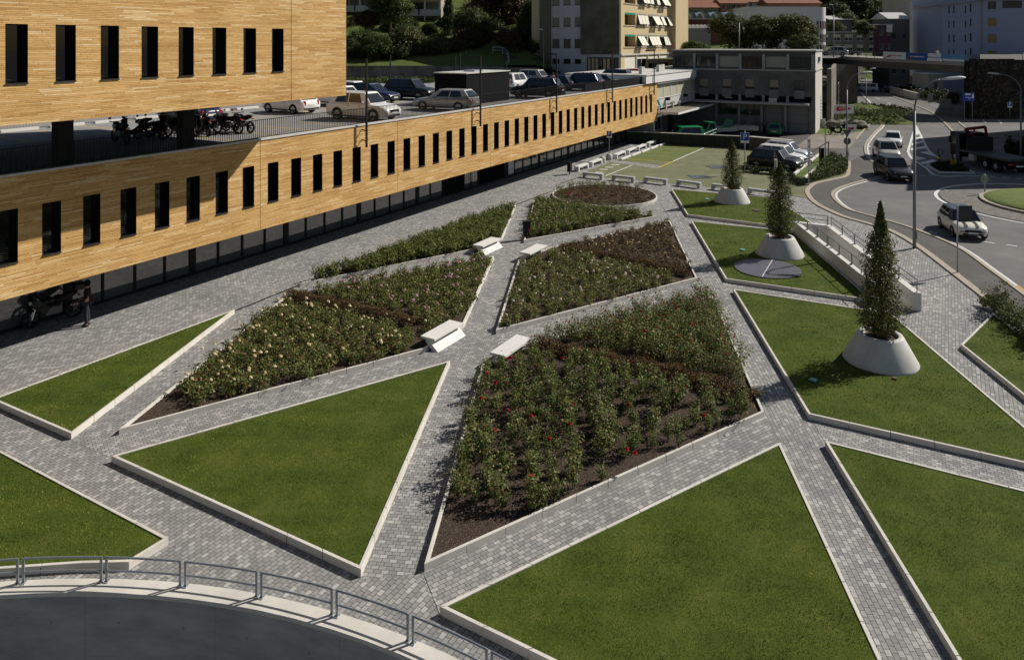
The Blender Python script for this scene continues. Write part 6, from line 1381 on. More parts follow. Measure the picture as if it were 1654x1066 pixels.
# low buildings right of it
house(1322, 1420, 53, 92, 168, mat('brown_grey_render', (.17, .16, .14), .9, var=.1), 'low brown-grey building with pale square windows beyond the bridge road', 5, 2, flatroof=True, cat='building', winw=1.8, winh=1.5, frame=mat('pale_frame', (.45, .45, .46), .7), blind=.5, zb=8.3)
T, wd_, hh = house(1418, 1441, 41, 92, 166, mat('dark_maroon_render', (.09, .05, .06), .8), 'narrow maroon stair tower with a pale top', 2, 2, flatroof=True, cat='building', zb=8.3); MB().box(wd_*.6, wd_, -.1, 0, hh-1.6, hh).build('pale_panel', M_awn, T)
T, wd_, hh = house(1436, 1469, 31, 96, 172, mat('dark_render', (.15, .145, .135), .9, var=.1), 'dark grey gabled building between the maroon tower and the beige tower block', 2, 2, cat='building', roofh=1.6, roofm=M_cap, zb=0)
house(1340, 1376, 32, 60, 182, mat('dark_render'), 'dark old building with a broken roofline among trees', 2, 1, roofh=1, roofm=M_cap)
T, wd_, hh = house(1470, 1524, -14, 133, 185, mat('tower_beige', (.45, .42, .34), .85, var=.05, vscale=.3), 'tall beige tower block with small square windows', 2, 8, flatroof=True, cat='building', winw=1.5, winh=1.4, zb=0, frame=M_awn, depth=14)
MB().box(0, wd_-1, -.05, -.004, 0, 2.4).build('base_band', mat('base_brown', (.16, .1, .08), .9), T)
# blue-violet building
Y_ = 160; a = PY(1523, Y_); T = thing('blue_building', 'large blue-violet building with slit windows and sloping eaves at the right edge', 'building', (a.x, Y_, 0), R(-4))
M_bl = mat('blue_violet_render', (.3, .325, .43), .85, var=.04, vscale=.3); wd_ = 24
def bxx(px): return (px-1523)/1200*Y_
zz = lambda y: ZY(y, Y_)
hs = []
for y0, y1 in ((10, 22), (34, 45.5), (57, 69), (81, 92)):
    for px in (1532.5, 1540, 1558): hs.append((bxx(px)-.14, bxx(px)+.14, zz(y1), zz(y0)))
    hs.append((bxx(1555)-.25, bxx(1555)+.2, zz(y1), zz(y0+1.5))) if False else hs.append((bxx(1566)-.16, bxx(1566)+.16, zz(y1-2), zz(y0-3)))
bigw = [(bxx(1592.5), bxx(1606), zz(y1), zz(y0)) for y0, y1 in ((3, 16), (30, 43), (56, 69.5), (82.5, 95))]
hs += bigw; hs.append((bxx(1615), bxx(1645), zz(14), zz(2)))
block(T, 0, wd_, 0, 14, 0, zz(-12), M_bl, hs)
for h in hs:
    if h in bigw: win(T, *h, 0, 1, M_frame, blind=.95 if h != bigw[0] else 0, bm=mat('wood_blind', (.3, .2, .09), .8))
    else: win(T, *h, 0, 0, M_dframe, sill=False)
MB().add([(x, y, z) for x, z in ((-1.0, zz(9)), (wd_, zz(-14))) for y, dz in ((-1, 0), (15, 0))]+[(x, y, z+.25) for x, z in ((-1.0, zz(9)), (wd_, zz(-14))) for y in (-1, 15)], [(0, 2, 3, 1), (4, 5, 7, 6), (0, 4, 6, 2), (1, 3, 7, 5), (0, 1, 5, 4)]).build('roof', mat('eaves_grey', (.3, .32, .36), .6), T)
MB().box(bxx(1583)-.12, bxx(1583)+.12, -.12, -.004, 0, zz(-8)).build('downpipe', mat('pipe_tan', (.3, .24, .2), .6), T)
T, wd_, hh = house(1500, 1523, 121, 142, 150, mat('pale_cream_render', (.4, .38, .32), .85), 'small cream annex under the bridge', 1, 1, flatroof=True, cat='building', zb=0, depth=6, winw=.6)
# shaded block outside the right edge, it casts the shade over the junction
T = thing('corner_block', 'tall grey block beyond the right edge whose shade covers the junction', 'building', (0, 0, 0))
fp = [Vector((46.9+.4, 63.4, 0)), Vector((80, 66, 0)), Vector((92, 92.5, 0)), Vector((63.9, 92.5, 0))]
MB().prism(fp, 0, 15).build('wall', M_conc, T, fix=True); mb = MB()
MB().prism([p for p in fp], 15.003, 15.3).build('roof', M_cap, T, fix=True)
# ---- bridge, abutments, stone wall
A_, B_ = Vector((54.0, 131.2, 8.45)), Vector((65.3, 105.7, 7.85)); d_ = (B_-A_); L_ = math.hypot(d_.x, d_.y); bz = math.atan2(d_.y, d_.x)
T = thing('road_bridge', 'concrete road bridge crossing over the street in the background', 'bridge', (A_.x, A_.y, 8.42), bz)
sl = (B_.z-A_.z)/L_
def sheared(mb): mb.v = [(x, y, z+x*sl) for x, y, z in mb.v]; return mb
sheared(MB().box(-9, L_, 0, 9, -.28, .0)).build('deck', M_conc if False else mat('bridge_deck', (.22, .21, .19), .9), T)
sheared(MB().box(-9, L_, -.15, -.01, -.4, .12)).build('edge_beam', mat('edge_beam', (.3, .28, .25), .9), T)
for y in (.35, 3, 6, 8.4): sheared(MB().box(-3, L_, y-.25, y+.3, -1.45, -.285)).build('girder', mat('girder', (.12, .11, .095), .9, var=.2, vscale=1), T)
rl = MB()
for z in (.55, .95): rl.box(-9, L_, -.1, -.06, z, z+.05)
for k in range(24): x = -9+k*(L_+9)/23; rl.box(x-.025, x+.025, -.1, -.05, .12, 1.0)
sheared(rl).build('railing', M_galvd, T)
M_bb = mat('banner_blue', (.03, .09, .3), .6)
def xb(px): u = (px-827)/1200; dx, dy = d_.x/L_, d_.y/L_; return (A_.x-u*A_.y)/(u*dy-dx)
for i, (p0, p1, m, lb, tx, tm) in enumerate(((1428, 1464, M_signw, 'white banner with red strokes hanging on the bridge railing, left one', 'GARAGE', mat('banner_red', (.4, .05, .05), .6)), (1464.5, 1499, M_bb, 'blue banner with white lettering hanging on the bridge railing, middle one', 'FESTIVAL', M_signw), (1500, 1521, M_signw, 'pale banner hanging on the bridge railing between two blue ones', 'EXPO', M_bb), (1522, 1562, mat('banner_sky', (.1, .25, .42), .6), 'sky-blue banner with a white stripe at the right end of the bridge railing', '', None))):
    x0, x1 = sorted((xb(p0), xb(p1))); T2 = thing('banner', lb, 'banner', (A_.x, A_.y, 8.42), bz)
    sheared(MB().box(x0, x1, -.19, -.13, .1, 1.2)).build('cloth', m, T2)
    if tx: tk = MB(); [tk.box((x0+x1)/2-1.1+k*.28, (x0+x1)/2-.92+k*.28, -.2, -.192, .55, .72) for k in range(9)]; sheared(tk).build('marks', tm, T2)
    if i < 2: sheared(MB().add([(x0+.1, -.2, .2), (x0+1.2, -.2, .65), (x0+2.2, -.2, .95), (x0+1.5, -.2, .45)], [(0, 1, 2), (0, 3, 1)])).build('emblem', mat('banner_red', (.4, .05, .05), .6), T2)
    if i == 3: sheared(MB().box(x0+.2, x1-.3, -.2, -.193, .2, .5)).build('stripe', M_signw, T2)
M_ab = mat('abutment_concrete', (.2, .175, .135), .9, var=.25, vscale=.6)
wall3('abutment_wall', [(43.0, 101.5, -.2, 7.2), (44.9, 104.5, -.2, 7.3), (52.6, 122, -.2, 7.3)], -.6, M_ab, 'tall slanting concrete abutment wall beside the grey building')
wall3('abutment_wall', [(52.6, 122.1, -.2, 7.25), (56.6, 124.2, -.2, 7.1), (57.3, 124.2, -.2, 7.1), (61.0, 133, -.2, 7.1)], -.4, M_ab, 'dark concrete bridge pier with a sunlit edge')
wall3('bank_wall', [(61.0, 133.1, -.2, 8.3), (Xb(190), 190, -.2, 8.3), (Xb(260), 260, -.2, 12)], -.4, M_stain, 'concrete bank wall running on behind the bridge')
a, b = PY(1564, 105.5), PY(1760, 105.5)
mb = MB(); nx, nz = 60, 14
vs = [(a.x+(b.x-a.x)*i/nx, 105.3+random.uniform(-.12, .12), (8.5-(.25 if i > 22 else 0))*j/nz) for j in range(nz+1) for i in range(nx+1)]; mb.add(vs, [(j*(nx+1)+i, j*(nx+1)+i+1, (j+1)*(nx+1)+i+1, (j+1)*(nx+1)+i) for j in range(nz) for i in range(nx)]); mb.box(a.x, b.x, 105.5, 106.5, 0, 8.2)
tag(mb.build('stone_wall', M_stone), 'high dark rubble stone retaining wall at the right', 'wall')
T = thing('guard_railing', 'dark railing on top of the rubble stone wall', 'railing', (a.x, 105.9, 8.3)); g_ = MB()
for z in (.5, .95): g_.tube([(8, 0, z), (b.x-a.x, 0, z)], .04)
for k in range(12): g_.tube([(8+k*1.4, 0, 0), (8+k*1.4, 0, .95)], .035)
g_.build('bars', M_galvd, T)
a, b = PY(1437, 157), PY(1481, 139); wall3('garden_wall', [(a.x, a.y, 0, 1.5), (b.x, b.y, 0, 1.3)], .3, M_cbl, 'low pale garden wall along the road under the bridge')
a, b = PY(1455, 160), PY(1500, 150); shrub_poly([Vector((p.x, p.y, 0)) for p in (PY(1440, 162), PY(1482, 142), PY(1545, 128), PY(1550, 136), PY(1500, 152))], 1.6, 120, .35, M_shrubd, 'dark shrubs behind the low garden wall under the bridge')
for i, (p0, p1, Yb, y0, y1) in enumerate(((1517, 1536, 122, 160, 169), (1517, 1542, 120, 169.5, 178), (1499, 1507, 133, 153, 166))):
    a = PY(p0, Yb); o = MB().box(0, (p1-p0)/1200*Yb, 0, .06, ZY(y1, Yb), ZY(y0, Yb)).build('site_board', mat('board_white', (.36, .35, .32), .8), fix=False); o.location = (a.x, a.y, 0)
    tag(o, ('pale site board, upper of two by the dark yard', 'pale site board, lower of two by the dark yard', 'narrow pale hoarding panel by the garden wall')[i], 'board')
# green mound with rocks and advert boards
c_m = Vector((50.5, 107, 0)); mb = MB(); n1, n2 = 24, 8
vs = []
for j in range(n2+1):
    for i in range(n1):
        a = 2*math.pi*i/n1; r = j/n2; vs.append((c_m.x+r*(6.2*math.cos(a))*1.0+r*r*1.0*math.sin(a*3), c_m.y+r*9.5*math.sin(a), 1.9*math.cos(r*math.pi/2)**1.2+random.uniform(-.14, .14)*(1-r)))
mb.add(vs, [(j*n1+i, (j+1)*n1+i, (j+1)*n1+(i+1) % n1, j*n1+(i+1) % n1) for j in range(n2) for i in range(n1)]); structure('mound', mb, M_hill, smooth=True)
shrub_poly([Vector((c_m.x+6*math.cos(a)*.98, c_m.y+9*math.sin(a)*.98, 0)) for a in np.linspace(0, 2*math.pi, 20)[:-1]], .8, 60, .3, M_shrub, 'green ground cover over the mound below the bridge', 'ground_cover', 'ground cover', kind='stuff').location.z = .9
flat('grass_patch', [pxs([(1317, 217), (1330, 205), (1400, 205), (1404, 210), (1383, 214)])], .012, M_turf2)
for i, px in enumerate(((1346, 207), (1356, 206), (1368, 205), (1380, 207), (1391, 208))):
    g = P(*px); bm = bmesh.new(); bmesh.ops.create_icosphere(bm, subdivisions=2, radius=.75)
    for v in bm.verts: v.co *= 1+random.uniform(-.22, .22); v.co.z *= .75
    me = bpy.data.meshes.new('boulder'); bm.to_mesh(me); bm.free(); me.materials.append(M_stain); o = bpy.data.objects.new('boulder', me); COL.objects.link(o); o.location = (g.x, g.y, .5); o.rotation_euler.z = i; o.scale = (1.3, 1, 1)
    tag(o, 'grey boulder at the foot of the mound, '+('leftmost', 'second from left', 'middle', 'second from right', 'rightmost')[i], 'rock', 'boulders at the foot of the mound')
def board(name, px0, px1, y0, y1, Y, label, ang, stripes, posts=True):
    a = PY(px0, Y); wd_ = (px1-px0)/1200*Y/math.cos(R(ang)); T = thing(name, label, 'billboard', (a.x, a.y, 0), R(ang)); zt, zb_ = ZY(y0, Y), ZY(y1, Y)
    MB().box(0, wd_, -.04, .04, zb_, zt).build('board', M_signw, T)
    if posts: [MB().box(x-.06, x+.06, .05, .12, 0, zt).build('post', M_galvd, T) for x in (.15, wd_-.15)]
    return T, wd_, zb_, zt
T, w1, zb_, zt = board('advert_board', 1347, 1380, 170, 184, 98, 'white advert board with a red brush-stroke panel below the bridge', 4, 1)
MB().poly([(.25, -.05, zb_+.45), (.5, -.05, zb_+.3), (w1*.6, -.05, zb_+.42), (w1-.3, -.05, zb_+.62), (w1*.72, -.05, zt-.28), (w1*.5, -.05, zt-.22), (.4, -.05, zt-.2)]).build('red_panel', mat('advert_red', (.45, .03, .03), .6), T)
tk = MB(); [tk.box(w1*.25+k*.13, w1*.25+k*.13+.08, -.06, -.052, z, z+.09) for k in range(9) for z in (zt-.42, zt-.6)]; tk.build('marks', M_signw, T)
T, w1, zb_, zt = board('advert_board', 1366, 1383.5, 202, 213, 89, 'small low advert board standing beside the scooter', 2, 1, posts=False); MB().box(.3, w1-.3, -.05, -.045, zb_+.25, zb_+.5).build('picture', mat('advert_red'), T)
T = thing('wall_poster', 'tall white poster hung on the slanting abutment wall', 'poster', (46.85, 106.9, 0), R(66)); MB().box(0, 2.6, -.16, -.1, 1.3, 5.0).build('sheet', M_signw, T)
pp = MB()
for z in (4.55, 4.2, 3.9): pp.box(.25, 1.5, -.17, -.162, z, z+.14)
pp.build('red_text_lines', mat('advert_red'), T); pp = MB()
for z in (3.3, 2.9, 2.3): pp.box(.9, 1.6, -.17, -.162, z, z+.3)
pp.build('dark_figures', M_blackt, T)
g = P(1328, 207); T = thing('utility_cabinet', 'pale grey utility cabinet against the corner of the grey building', 'cabinet', (g.x, g.y, 0), R(-27)); MB().box(-.35, .35, -.2, .2, .05, 1.1).build('cabinet_body', M_conc, T, bevel=.02); MB().box(-.38, .38, -.23, .23, 1.1, 1.15).build('lid', M_galv, T)
# ---- street lamps and signs
def lamp(px, H_, deg, reach, label, base_z=0, Y=None, r=.075, headl=.9, grp='curved-arm street lamps'):
    g = P(px[0], px[1], base_z) if Y is None else PY(px[0], Y, base_z); T = thing('street_lamp', label, 'street lamp', g, R(deg), grp)
    MB().tube([(0, 0, 0), (0, 0, 1.2), (0, 0, H_*.8)], [r*1.25, r*1.1, r*.85], 12).build('pole', M_galvd, T, smooth=True)
    q = [(0, 0, H_*.8)]+[(reach*(1-math.cos(t)), 0, H_*.8+(H_*.185)*math.sin(t)) for t in np.linspace(.15, math.pi/2, 8)]; MB().tube(q, r*.6, 8).build('lamp_arm', M_galvd, T, smooth=True)
    b = MB(); x0 = reach; b.tube([(x0-.1, 0, H_*.985), (x0+headl*.25, 0, H_*.99), (x0+headl*.8, 0, H_), (x0+headl, 0, H_+.0)], [.07, .16, .17, .07], 10); b.v = [(x, y, H_*.99+(z-H_*.99)*.5+.02*(x-x0)) for x, y, z in b.v]; b.build('lamp_head', mat('lamp_shell', (.5, .5, .49), .45), T, smooth=True)
    MB().box(-.1, .1, -r*1.3-.012, -r*1.2, .5, .9).build('hatch', M_galvd, T); return T
lamp((1477, 401), 9.1, -4, 1.45, 'tall curved street lamp standing beside the pedestrian ramp', headl=1.15)
lamp((1368, 262), 8.2, 0, 1.3, 'curved street lamp rising behind two round sign backs by the shrub bed', headl=1.0, r=.07)
lamp((1649, 262), 8.1, 172, 1.8, 'curved street lamp at the right edge behind the flatbed truck', headl=1.0)
lamp((1399, 187), 7.0, 0, .6, 'short street lamp on the green mound below the bridge', headl=.8, r=.06)
lamp((1346.5, 92), 8.4, 180, .2, 'tall street lamp on the upper road at the left end of the bridge', 8.45, 118, headl=.5)
lamp((1194, 92), 6.6, 0, .1, 'plain tall lamp post in front of the round-crowned trees', 8.45, 113, headl=.4)
lamp((878, 115), 6.4, 180, .2, 'grey lamp post left of the apartment block', 6.2, 98, headl=.4, r=.06)
for px, y, lb in ((630.5, 91, 'behind the dark estate car'), (735.4, 93, 'left one behind the service box'), (742.8, 86, 'right one behind the service box')):
    g = PY(px, 68, 6.2); T = thing('deck_lamp', 'thin black lamp post on the roof deck '+lb, 'lamp post', g, BRZ, 'lamp posts on the roof deck'); h_ = ZY(y, 68)-6.2
    MB().box(-.05, .05, -.05, .05, 0, h_).build('pole', M_black, T); MB().box(-.05, .05, -.7 if px > 740 else -.05, .05, h_, h_+.08).build('lamp_arm', M_black, T)
M_sb = mat('sign_back', (.13, .135, .14), .6, metal=.2)
T = sign_post(P(1546.5, 442), 3.25, 'tall thin post with a dark square sign back in front of the small cream car'); MB().box(.03, .68, -.03, .03, 2.45, 3.22).build('sign_board', mat('dark_sign_back', (.05, .052, .055), .6), T); MB().lathe([(.1, 0), (.1, .03), (.001, .04)], 12).build('base_plate', M_galvd, T)
def disc_sign(g, h, r, label, ang, m=M_sb, h2=None):
    T = sign_post(g, h, label, r=.04); o = MB().lathe([(.001, -.015), (r, -.015), (r, .015), (.001, .015)], 24).build('sign_disc', m, T); o.matrix_local = Matrix.Translation((0, 0, h-r)) @ Matrix.Rotation(R(ang), 4, 'Z') @ Matrix.Rotation(R(90), 4, 'X')
    MB().box(-r*.9, r*.9, -.03, -.017, h-r-.02, h-r+.02, Matrix.Rotation(R(ang), 4, 'Z')).build('brace', M_galvd, T); return T
g = P(1368.5, 263.5); T = disc_sign(g, 2.3, .33, 'round and triangular sign backs on the post by the shrub bed', 0)
MB().add([(-.42, 0, 3.0), (.42, 0, 3.0), (0, 0, 2.3), (-.42, .02, 3.0), (.42, .02, 3.0), (0, .02, 2.3)], [(2, 1, 0), (3, 4, 5), (0, 1, 4, 3), (1, 2, 5, 4), (2, 0, 3, 5)]).build('sign_triangle', M_sb, T)
disc_sign(P(1590.5, 314), 1.45, .33, 'pale round sign back on the cobbles of the roundabout', 10, mat('pale_sign_back', (.3, .29, .26), .6))
disc_sign(P(1519, 268), 1.55, .3, 'dark round sign back above a yellow and black striped post on the traffic island', 0)
g = P(1519.2, 269); T = thing('striped_bollard', 'black and yellow striped post on the traffic island', 'bollard', (g.x, g.y+.15, 0)); 
for k in range(5): MB().tube([(0, 0, .12+k*.17), (0, 0, .29+k*.17)], .11, 12).build('band', mat('hazard_yellow', (.7, .6, .02), .5) if k % 2 else M_black, T)
g = P(1547, 272); T = thing('marker_post', 'thick dark post beside the cab of the flatbed truck', 'post', g); MB().tube([(0, 0, 0), (-.05, 0, 3.1)], [.16, .12], 10).build('pole', mat('weathered_post', (.07, .07, .075), .8), T); MB().box(-.6, -.2, -.2, .1, .3, .75).build('yellow_box', mat('dull_yellow', (.3, .19, .03), .7), T)
T = thing('direction_sign', 'blue direction sign with white route diagram before the stone wall', 'sign', PY(1564, 103.5)); wd_ = 1.0
Yd = T.location.y; k_ = Yd/1200
for x in (-.55, .55): MB().tube([(x, 0, 0), (x, 0, ZY(150, Yd))], .05).build('post', M_galvd, T)
MB().box(-9.5*k_, 9.5*k_, -.1, -.05, ZY(164, Yd), ZY(150, Yd)).build('sign_board', M_blue, T)
rm = MB(); zc = ZY(158, Yd); rm.tube([(-.45, -.12, zc), (-.1, -.12, zc+.05), (.1, -.12, zc-.25)], .06, 4).tube([(.1, -.12, zc-.05), (.5, -.12, zc+.0)], .05, 4).box(-.5, .25, -.115, -.105, zc+.35, zc+.55).box(.45, .7, -.115, -.105, zc-.1, zc+.5); rm.build('route_diagram', M_signw, T)
T = sign_post(PY(1631, 104.2), ZY(162.5, 104.2), 'blue parking sign on a pole before the stone wall at the right'); Yp = T.location.y; psign(T, ZY(174, Yp), .62, .62, 0)
# barrier, poles and rail at the parking entrance
g = P(1306, 300); T = thing('barrier', 'raised red and white barrier arm beside the shrub bed', 'barrier', g); zb_ = 1.2
MB().tube([(0, 0, 0), (0, 0, 1.6)], .035).build('post', M_galv, T); MB().box(-.07, .13, -.05, .05, 1.2, 3.6).build('barrier_arm', M_signw, T)
for z in (1.5, 1.75, 2.9, 3.3): MB().box(-.03, .05, -.056, -.051, z, z+.14).build('red_reflector', M_tail, T)
g = P(1327, 262); T = thing('barrier_cabinet', 'dark barrier machine cabinet at the parking entrance', 'cabinet', g, .3); MB().box(-.18, .18, -.15, .15, 0, 1.25).build('cabinet_body', M_black, T, bevel=.02); MB().box(-.2, .2, -.17, .17, 1.25, 1.3).build('lid', M_galvd, T)
T = thing('entrance_rail', 'dark sloping steel rail behind the parked cars', 'railing', (0, 0, 0)); a, b = P(1308, 256, 0), P(1338, 252, 0)
MB().tube([(a.x, a.y, .5), (b.x, b.y, 1.35)], .05).build('rail', mat('rusty_steel', (.06, .045, .035), .7), T); [MB().tube([(q.x, q.y, 0), (q.x, q.y, z)], .05).build('post', mat('rusty_steel'), T) for q, z in ((a, .5), (b, 1.4))]
for i, (px, h) in enumerate((((1333, 261), 3.3), ((1253, 281), 1.2))): o = MB().tube([(0, 0, 0), (0, 0, h)], .05 if i == 0 else .13, 10).build('pole', M_galv if i == 0 else M_concL); o.location = P(*px); tag(o, ('bare grey pole beside the barrier machine', 'short white post in the dark hedge behind the middle tree')[i], 'post')
T = thing('hazard_board', 'red and white striped board on the upper street before the dark trees', 'sign', PY(1228, 112, 8.45)); MB().box(-.2, .2, -.03, .03, .3, 2.0).build('board', M_signw, T); [MB().box(-.2, .0 if k % 2 else .2, -.036, -.031, .35+k*.4, .55+k*.4).build('red_stripe', mat('advert_red'), T) for k in range(4)]; MB().tube([(0, 0, 0), (0, 0, .3)], .03).build('pole', M_galv, T)
disc_sign(PY(1234, 113, 8.45), 1.95, .3, 'round sign back beside the striped board on the upper street', 0)
car('suv', (56.8, 131), 158, paint('beige', (.4, .37, .32), .3), 'pale off-road car driving on the bridge', None, z=8.35)
# people far off
for i, (px, Y, z, lb, m) in enumerate(((893, 72, 6.2, 'person in a pale top walking behind the cars on the roof deck', M_skin), (942, 72.5, 6.2, 'left person of three standing behind the navy car on the deck', mat('brown_top', (.2, .1, .06), .8)), (949, 72, 6.2, 'middle person of three on the deck, in a light blue top', mat('light_blue_top', (.25, .4, .5), .8)), (955, 73, 6.2, 'right person of three standing behind the navy car on the deck', mat('pink_top', (.45, .25, .2), .8)), (1514, 117, 8.1, 'person in a white top walking on the bridge', mat('white_top', (.6, .6, .6), .8)))):
    g = PY(px, Y, z); person((g.x, g.y, z), random.uniform(-1, 1), lb, m, M_cloth2)
# ---- trees
TRN = {'dark': foliage('dark_tree_leaves', [(0, (.016, .026, .008)), (.5, (.034, .05, .014)), (.85, (.06, .08, .022)), (1, (.1, .11, .035))], .6, .25),
       'green': foliage('green_tree_leaves', [(0, (.03, .055, .012)), (.5, (.055, .09, .02)), (.85, (.09, .13, .03)), (1, (.13, .16, .045))], .6, .3),
       'olive': foliage('olive_tree_leaves', [(0, (.04, .05, .015)), (.5, (.07, .085, .026)), (.85, (.12, .13, .042)), (1, (.16, .15, .06))], .6, .3),
       'rust': foliage('rust_tree_leaves', [(0, (.035, .022, .012)), (.5, (.06, .04, .02)), (.85, (.1, .065, .03)), (1, (.12, .11, .04))], .6, .25)}
def crown_v(nb, nl, shape, size):
    Cs, Ns, Ss = [], [], []
    for k in range(nb):
        u = unit(rng.normal(size=(1, 3)))[0]; u[2] = abs(u[2])*1.0 if rng.random() < .7 else u[2]; f = rng.uniform(.45, .8)
        c_ = u*f*np.array([1, 1, 1]); r = rng.uniform(.22, .4)
        if shape == 'cone': zz_ = rng.uniform(-1, 1); w_ = (1-zz_)/2*.8+.08; a = rng.uniform(0, 6.3); c_ = np.array([w_*math.cos(a)*.8, w_*math.sin(a)*.8, zz_]); r = .12+.22*w_
        d = unit(rng.normal(size=(nl, 3))); rr = r*rng.uniform(.5, 1.1, nl)**.6
        Cs.append(c_+d*rr[:, None]*np.array([1, 1, .8])); Ns.append(unit(d+np.array([0, 0, .5])+rng.normal(size=(nl, 3))*.5)); Ss.append(size*rng.uniform(.6, 1.3, nl))
    return leaves(np.concatenate(Cs), np.concatenate(Ns), np.concatenate(Ss), .65)
CV = {s: [crown_v(60, 190, 'round', .085) for _ in range(3)] for s in ('r',)}; CV['c'] = [crown_v(60, 160, 'cone', .08) for _ in range(2)]
CM = {}
def tree(px, ytop, ybot, wpx, Y, kind, label, shape='r', base=None, cat='tree', grp=None, trunk=True):
    k_ = Y/1200; zt, zb_ = ZY(ytop, Y), ZY(ybot, Y); a = PY(px, Y); gz = base if base is not None else min(zb_-.5, hz(a.x, Y))
    T = thing('tree' if cat == 'tree' else cat, label, cat, (a.x, Y, gz), random.uniform(0, 6.3), grp)
    v = rng.integers(len(CV[shape])); key = (shape, int(v), kind)
    if key not in CM: V = CV[shape][v]; CM[key] = as_mesh('crown', V, np.zeros(len(V)//4), [TRN[kind]])
    o = bpy.data.objects.new('crown', CM[key]); COL.objects.link(o); o.parent = T; rx = wpx/2*k_*1.22; rz_ = (zt-zb_)/2*1.12; o.location = (0, 0, zb_+rz_-gz); o.scale = (rx, rx, rz_)
    if trunk:
        h0 = zb_+rz_*1.1-gz; mb = MB().tube([(0, 0, -.3), (rx*.04, 0, h0*.5), (0, rx*.05, h0)], [rx*.07+.05, rx*.055+.04, rx*.03+.02], 8)
        for q in range(4): an = q*1.6+.4; mb.tube([(0, 0, h0*.55), (math.cos(an)*rx*.3, math.sin(an)*rx*.3, h0*.8), (math.cos(an)*rx*.6, math.sin(an)*rx*.6, h0+rz_*.2)], [rx*.03+.02, rx*.02+.02, .02], 6)
        mb.build('trunk', M_bark, T)
    return T
L1 = [  # px, ytop, ybottom, width px, Y, kind, label
 (631, -12, 50, 66, 112, 'green', 'broad bright green tree left of the balcony block'), (592, 18, 62, 38, 110, 'rust', 'rust-brown small tree left of the broad green tree'),
 (588, 50, 104, 60, 101, 'green', 'bushy green tree just above the retaining wall at the left'), (651, 46, 110, 66, 100, 'olive', 'loose grey-green tree leaning over the retaining wall'),
 (705, 62, 100, 44, 103, 'olive', 'olive-green bush on the grassy slope, left one'), (728, 66, 98, 40, 105, 'rust', 'brownish bush on the grassy slope, right of the olive one'),
 (765, 14, 84, 60, 112, 'olive', 'light olive tree on the crest of the grassy slope'), (757, 44, 92, 50, 109, 'rust', 'dark brown shrub below the light olive tree'),
 (812, -25, 62, 92, 128, 'rust', 'huge dark reddish tree above the grassy slope'), (866, 5, 98, 56, 118, 'dark', 'dark tree left of the apartment block'), (876, 30, 112, 34, 112, 'olive', 'slender olive tree beside the apartment block'),
 (848, 25, 100, 30, 115, 'green', 'narrow green tree before the dark one'), (572, -20, 45, 50, 135, 'dark', 'tall dark tree behind the corner of the timber block'), (690, 40, 80, 34, 116, 'green', 'small tree under the balconies'),
 (662, 30, 80, 36, 120, 'dark', 'dark tree filling the gap left of the balconies'), (740, -30, 20, 60, 150, 'dark', 'dark treetop high behind the cypress'), (560, 30, 90, 40, 120, 'dark', 'dark tree hidden behind the timber block corner'),
 (790, 30, 80, 50, 122, 'dark', 'dark undergrowth tree below the huge reddish tree'), (835, -10, 40, 60, 145, 'dark', 'dark treetop behind the huge reddish tree'), (893, -10, 60, 40, 150, 'dark', 'dark treetop right behind the apartment block')]
L1 += [(px, yt, yb, w_, Y, kd, lb) for (px, yt, yb, w_, Y, kd), lb in zip(((610, 60, 112, 50, 97, 'green'), (636, 70, 112, 44, 98, 'dark'), (672, 66, 108, 40, 102, 'olive'), (690, 76, 104, 36, 102, 'rust'), (746, 60, 92, 44, 108, 'olive'), (770, 40, 90, 48, 113, 'dark'), (795, 52, 84, 44, 116, 'dark'),
  (640, 30, 75, 50, 118, 'dark'), (705, 56, 84, 36, 112, 'green'), (718, 30, 72, 34, 122, 'dark'), (748, 20, 62, 44, 130, 'dark'), (780, -5, 50, 56, 138, 'rust'), (842, 44, 100, 44, 111, 'dark'), (862, 62, 112, 36, 108, 'dark'), (884, 70, 118, 26, 109, 'olive'),
  (720, -14, 30, 50, 155, 'dark'), (765, -20, 20, 60, 165, 'dark'), (800, -20, 25, 60, 160, 'dark'), (600, -16, 26, 56, 150, 'dark'), (642, -20, 14, 60, 160, 'dark'), (875, -25, 25, 50, 165, 'dark'), (568, 64, 108, 40, 98, 'dark')),
 ('low green tree right on the wall at the left', 'dark shrub tree beside the bushy green one', 'grey-green bush below the balconies', 'rust bush below the balconies', 'olive bush on the slope crest', 'dark bush behind the slope crest', 'dark bush left of the clipped one',
  'dark tree behind the loose grey-green tree', 'green bush under the balcony block', 'dark tree right under the balcony block', 'dark tree behind the cypress', 'rust treetop behind the light olive tree', 'dark bush right of the clipped one', 'dark bush near the curved wall', 'olive bush above the curved wall',
  'high dark treetop over the balcony block', 'high dark treetop right of the balcony block', 'high dark treetop over the light olive tree', 'high dark treetop beside the timber block', 'high dark treetop left of the balcony block', 'high dark treetop left of the beige block', 'dark bush at the timber block corner on the wall'))]
for t in L1: tree(*t, grp='trees on the slope behind the roof deck')
tree(724, -8, 62, 27, 116, 'dark', 'dark narrow cypress right of the balcony block', 'c'); 
tree(818, 46, 84, 36, 106, 'rust', 'rounded brown clipped bush on the crest of the slope', cat='shrub'); tree(835, 64, 88, 20, 105, 'rust', 'smaller rounded brown bush beside the clipped one', cat='shrub')
for px, yt, w_, lb in ((1178, 24, 60, 'left'), (1228, 27, 62, 'middle'), (1280, 27, 66, 'right')): tree(px, yt, 84, w_, 128, 'olive', f'round-crowned tree on the upper street, {lb} of three', base=8.45, grp='round-crowned street trees')
for px, yt, w_, lb in ((1204, 40, 50, 'left'), (1256, 38, 50, 'right')): tree(px, yt, 92, w_, 134, 'dark', f'dark tree behind the round-crowned trees, {lb} one', base=8.45)
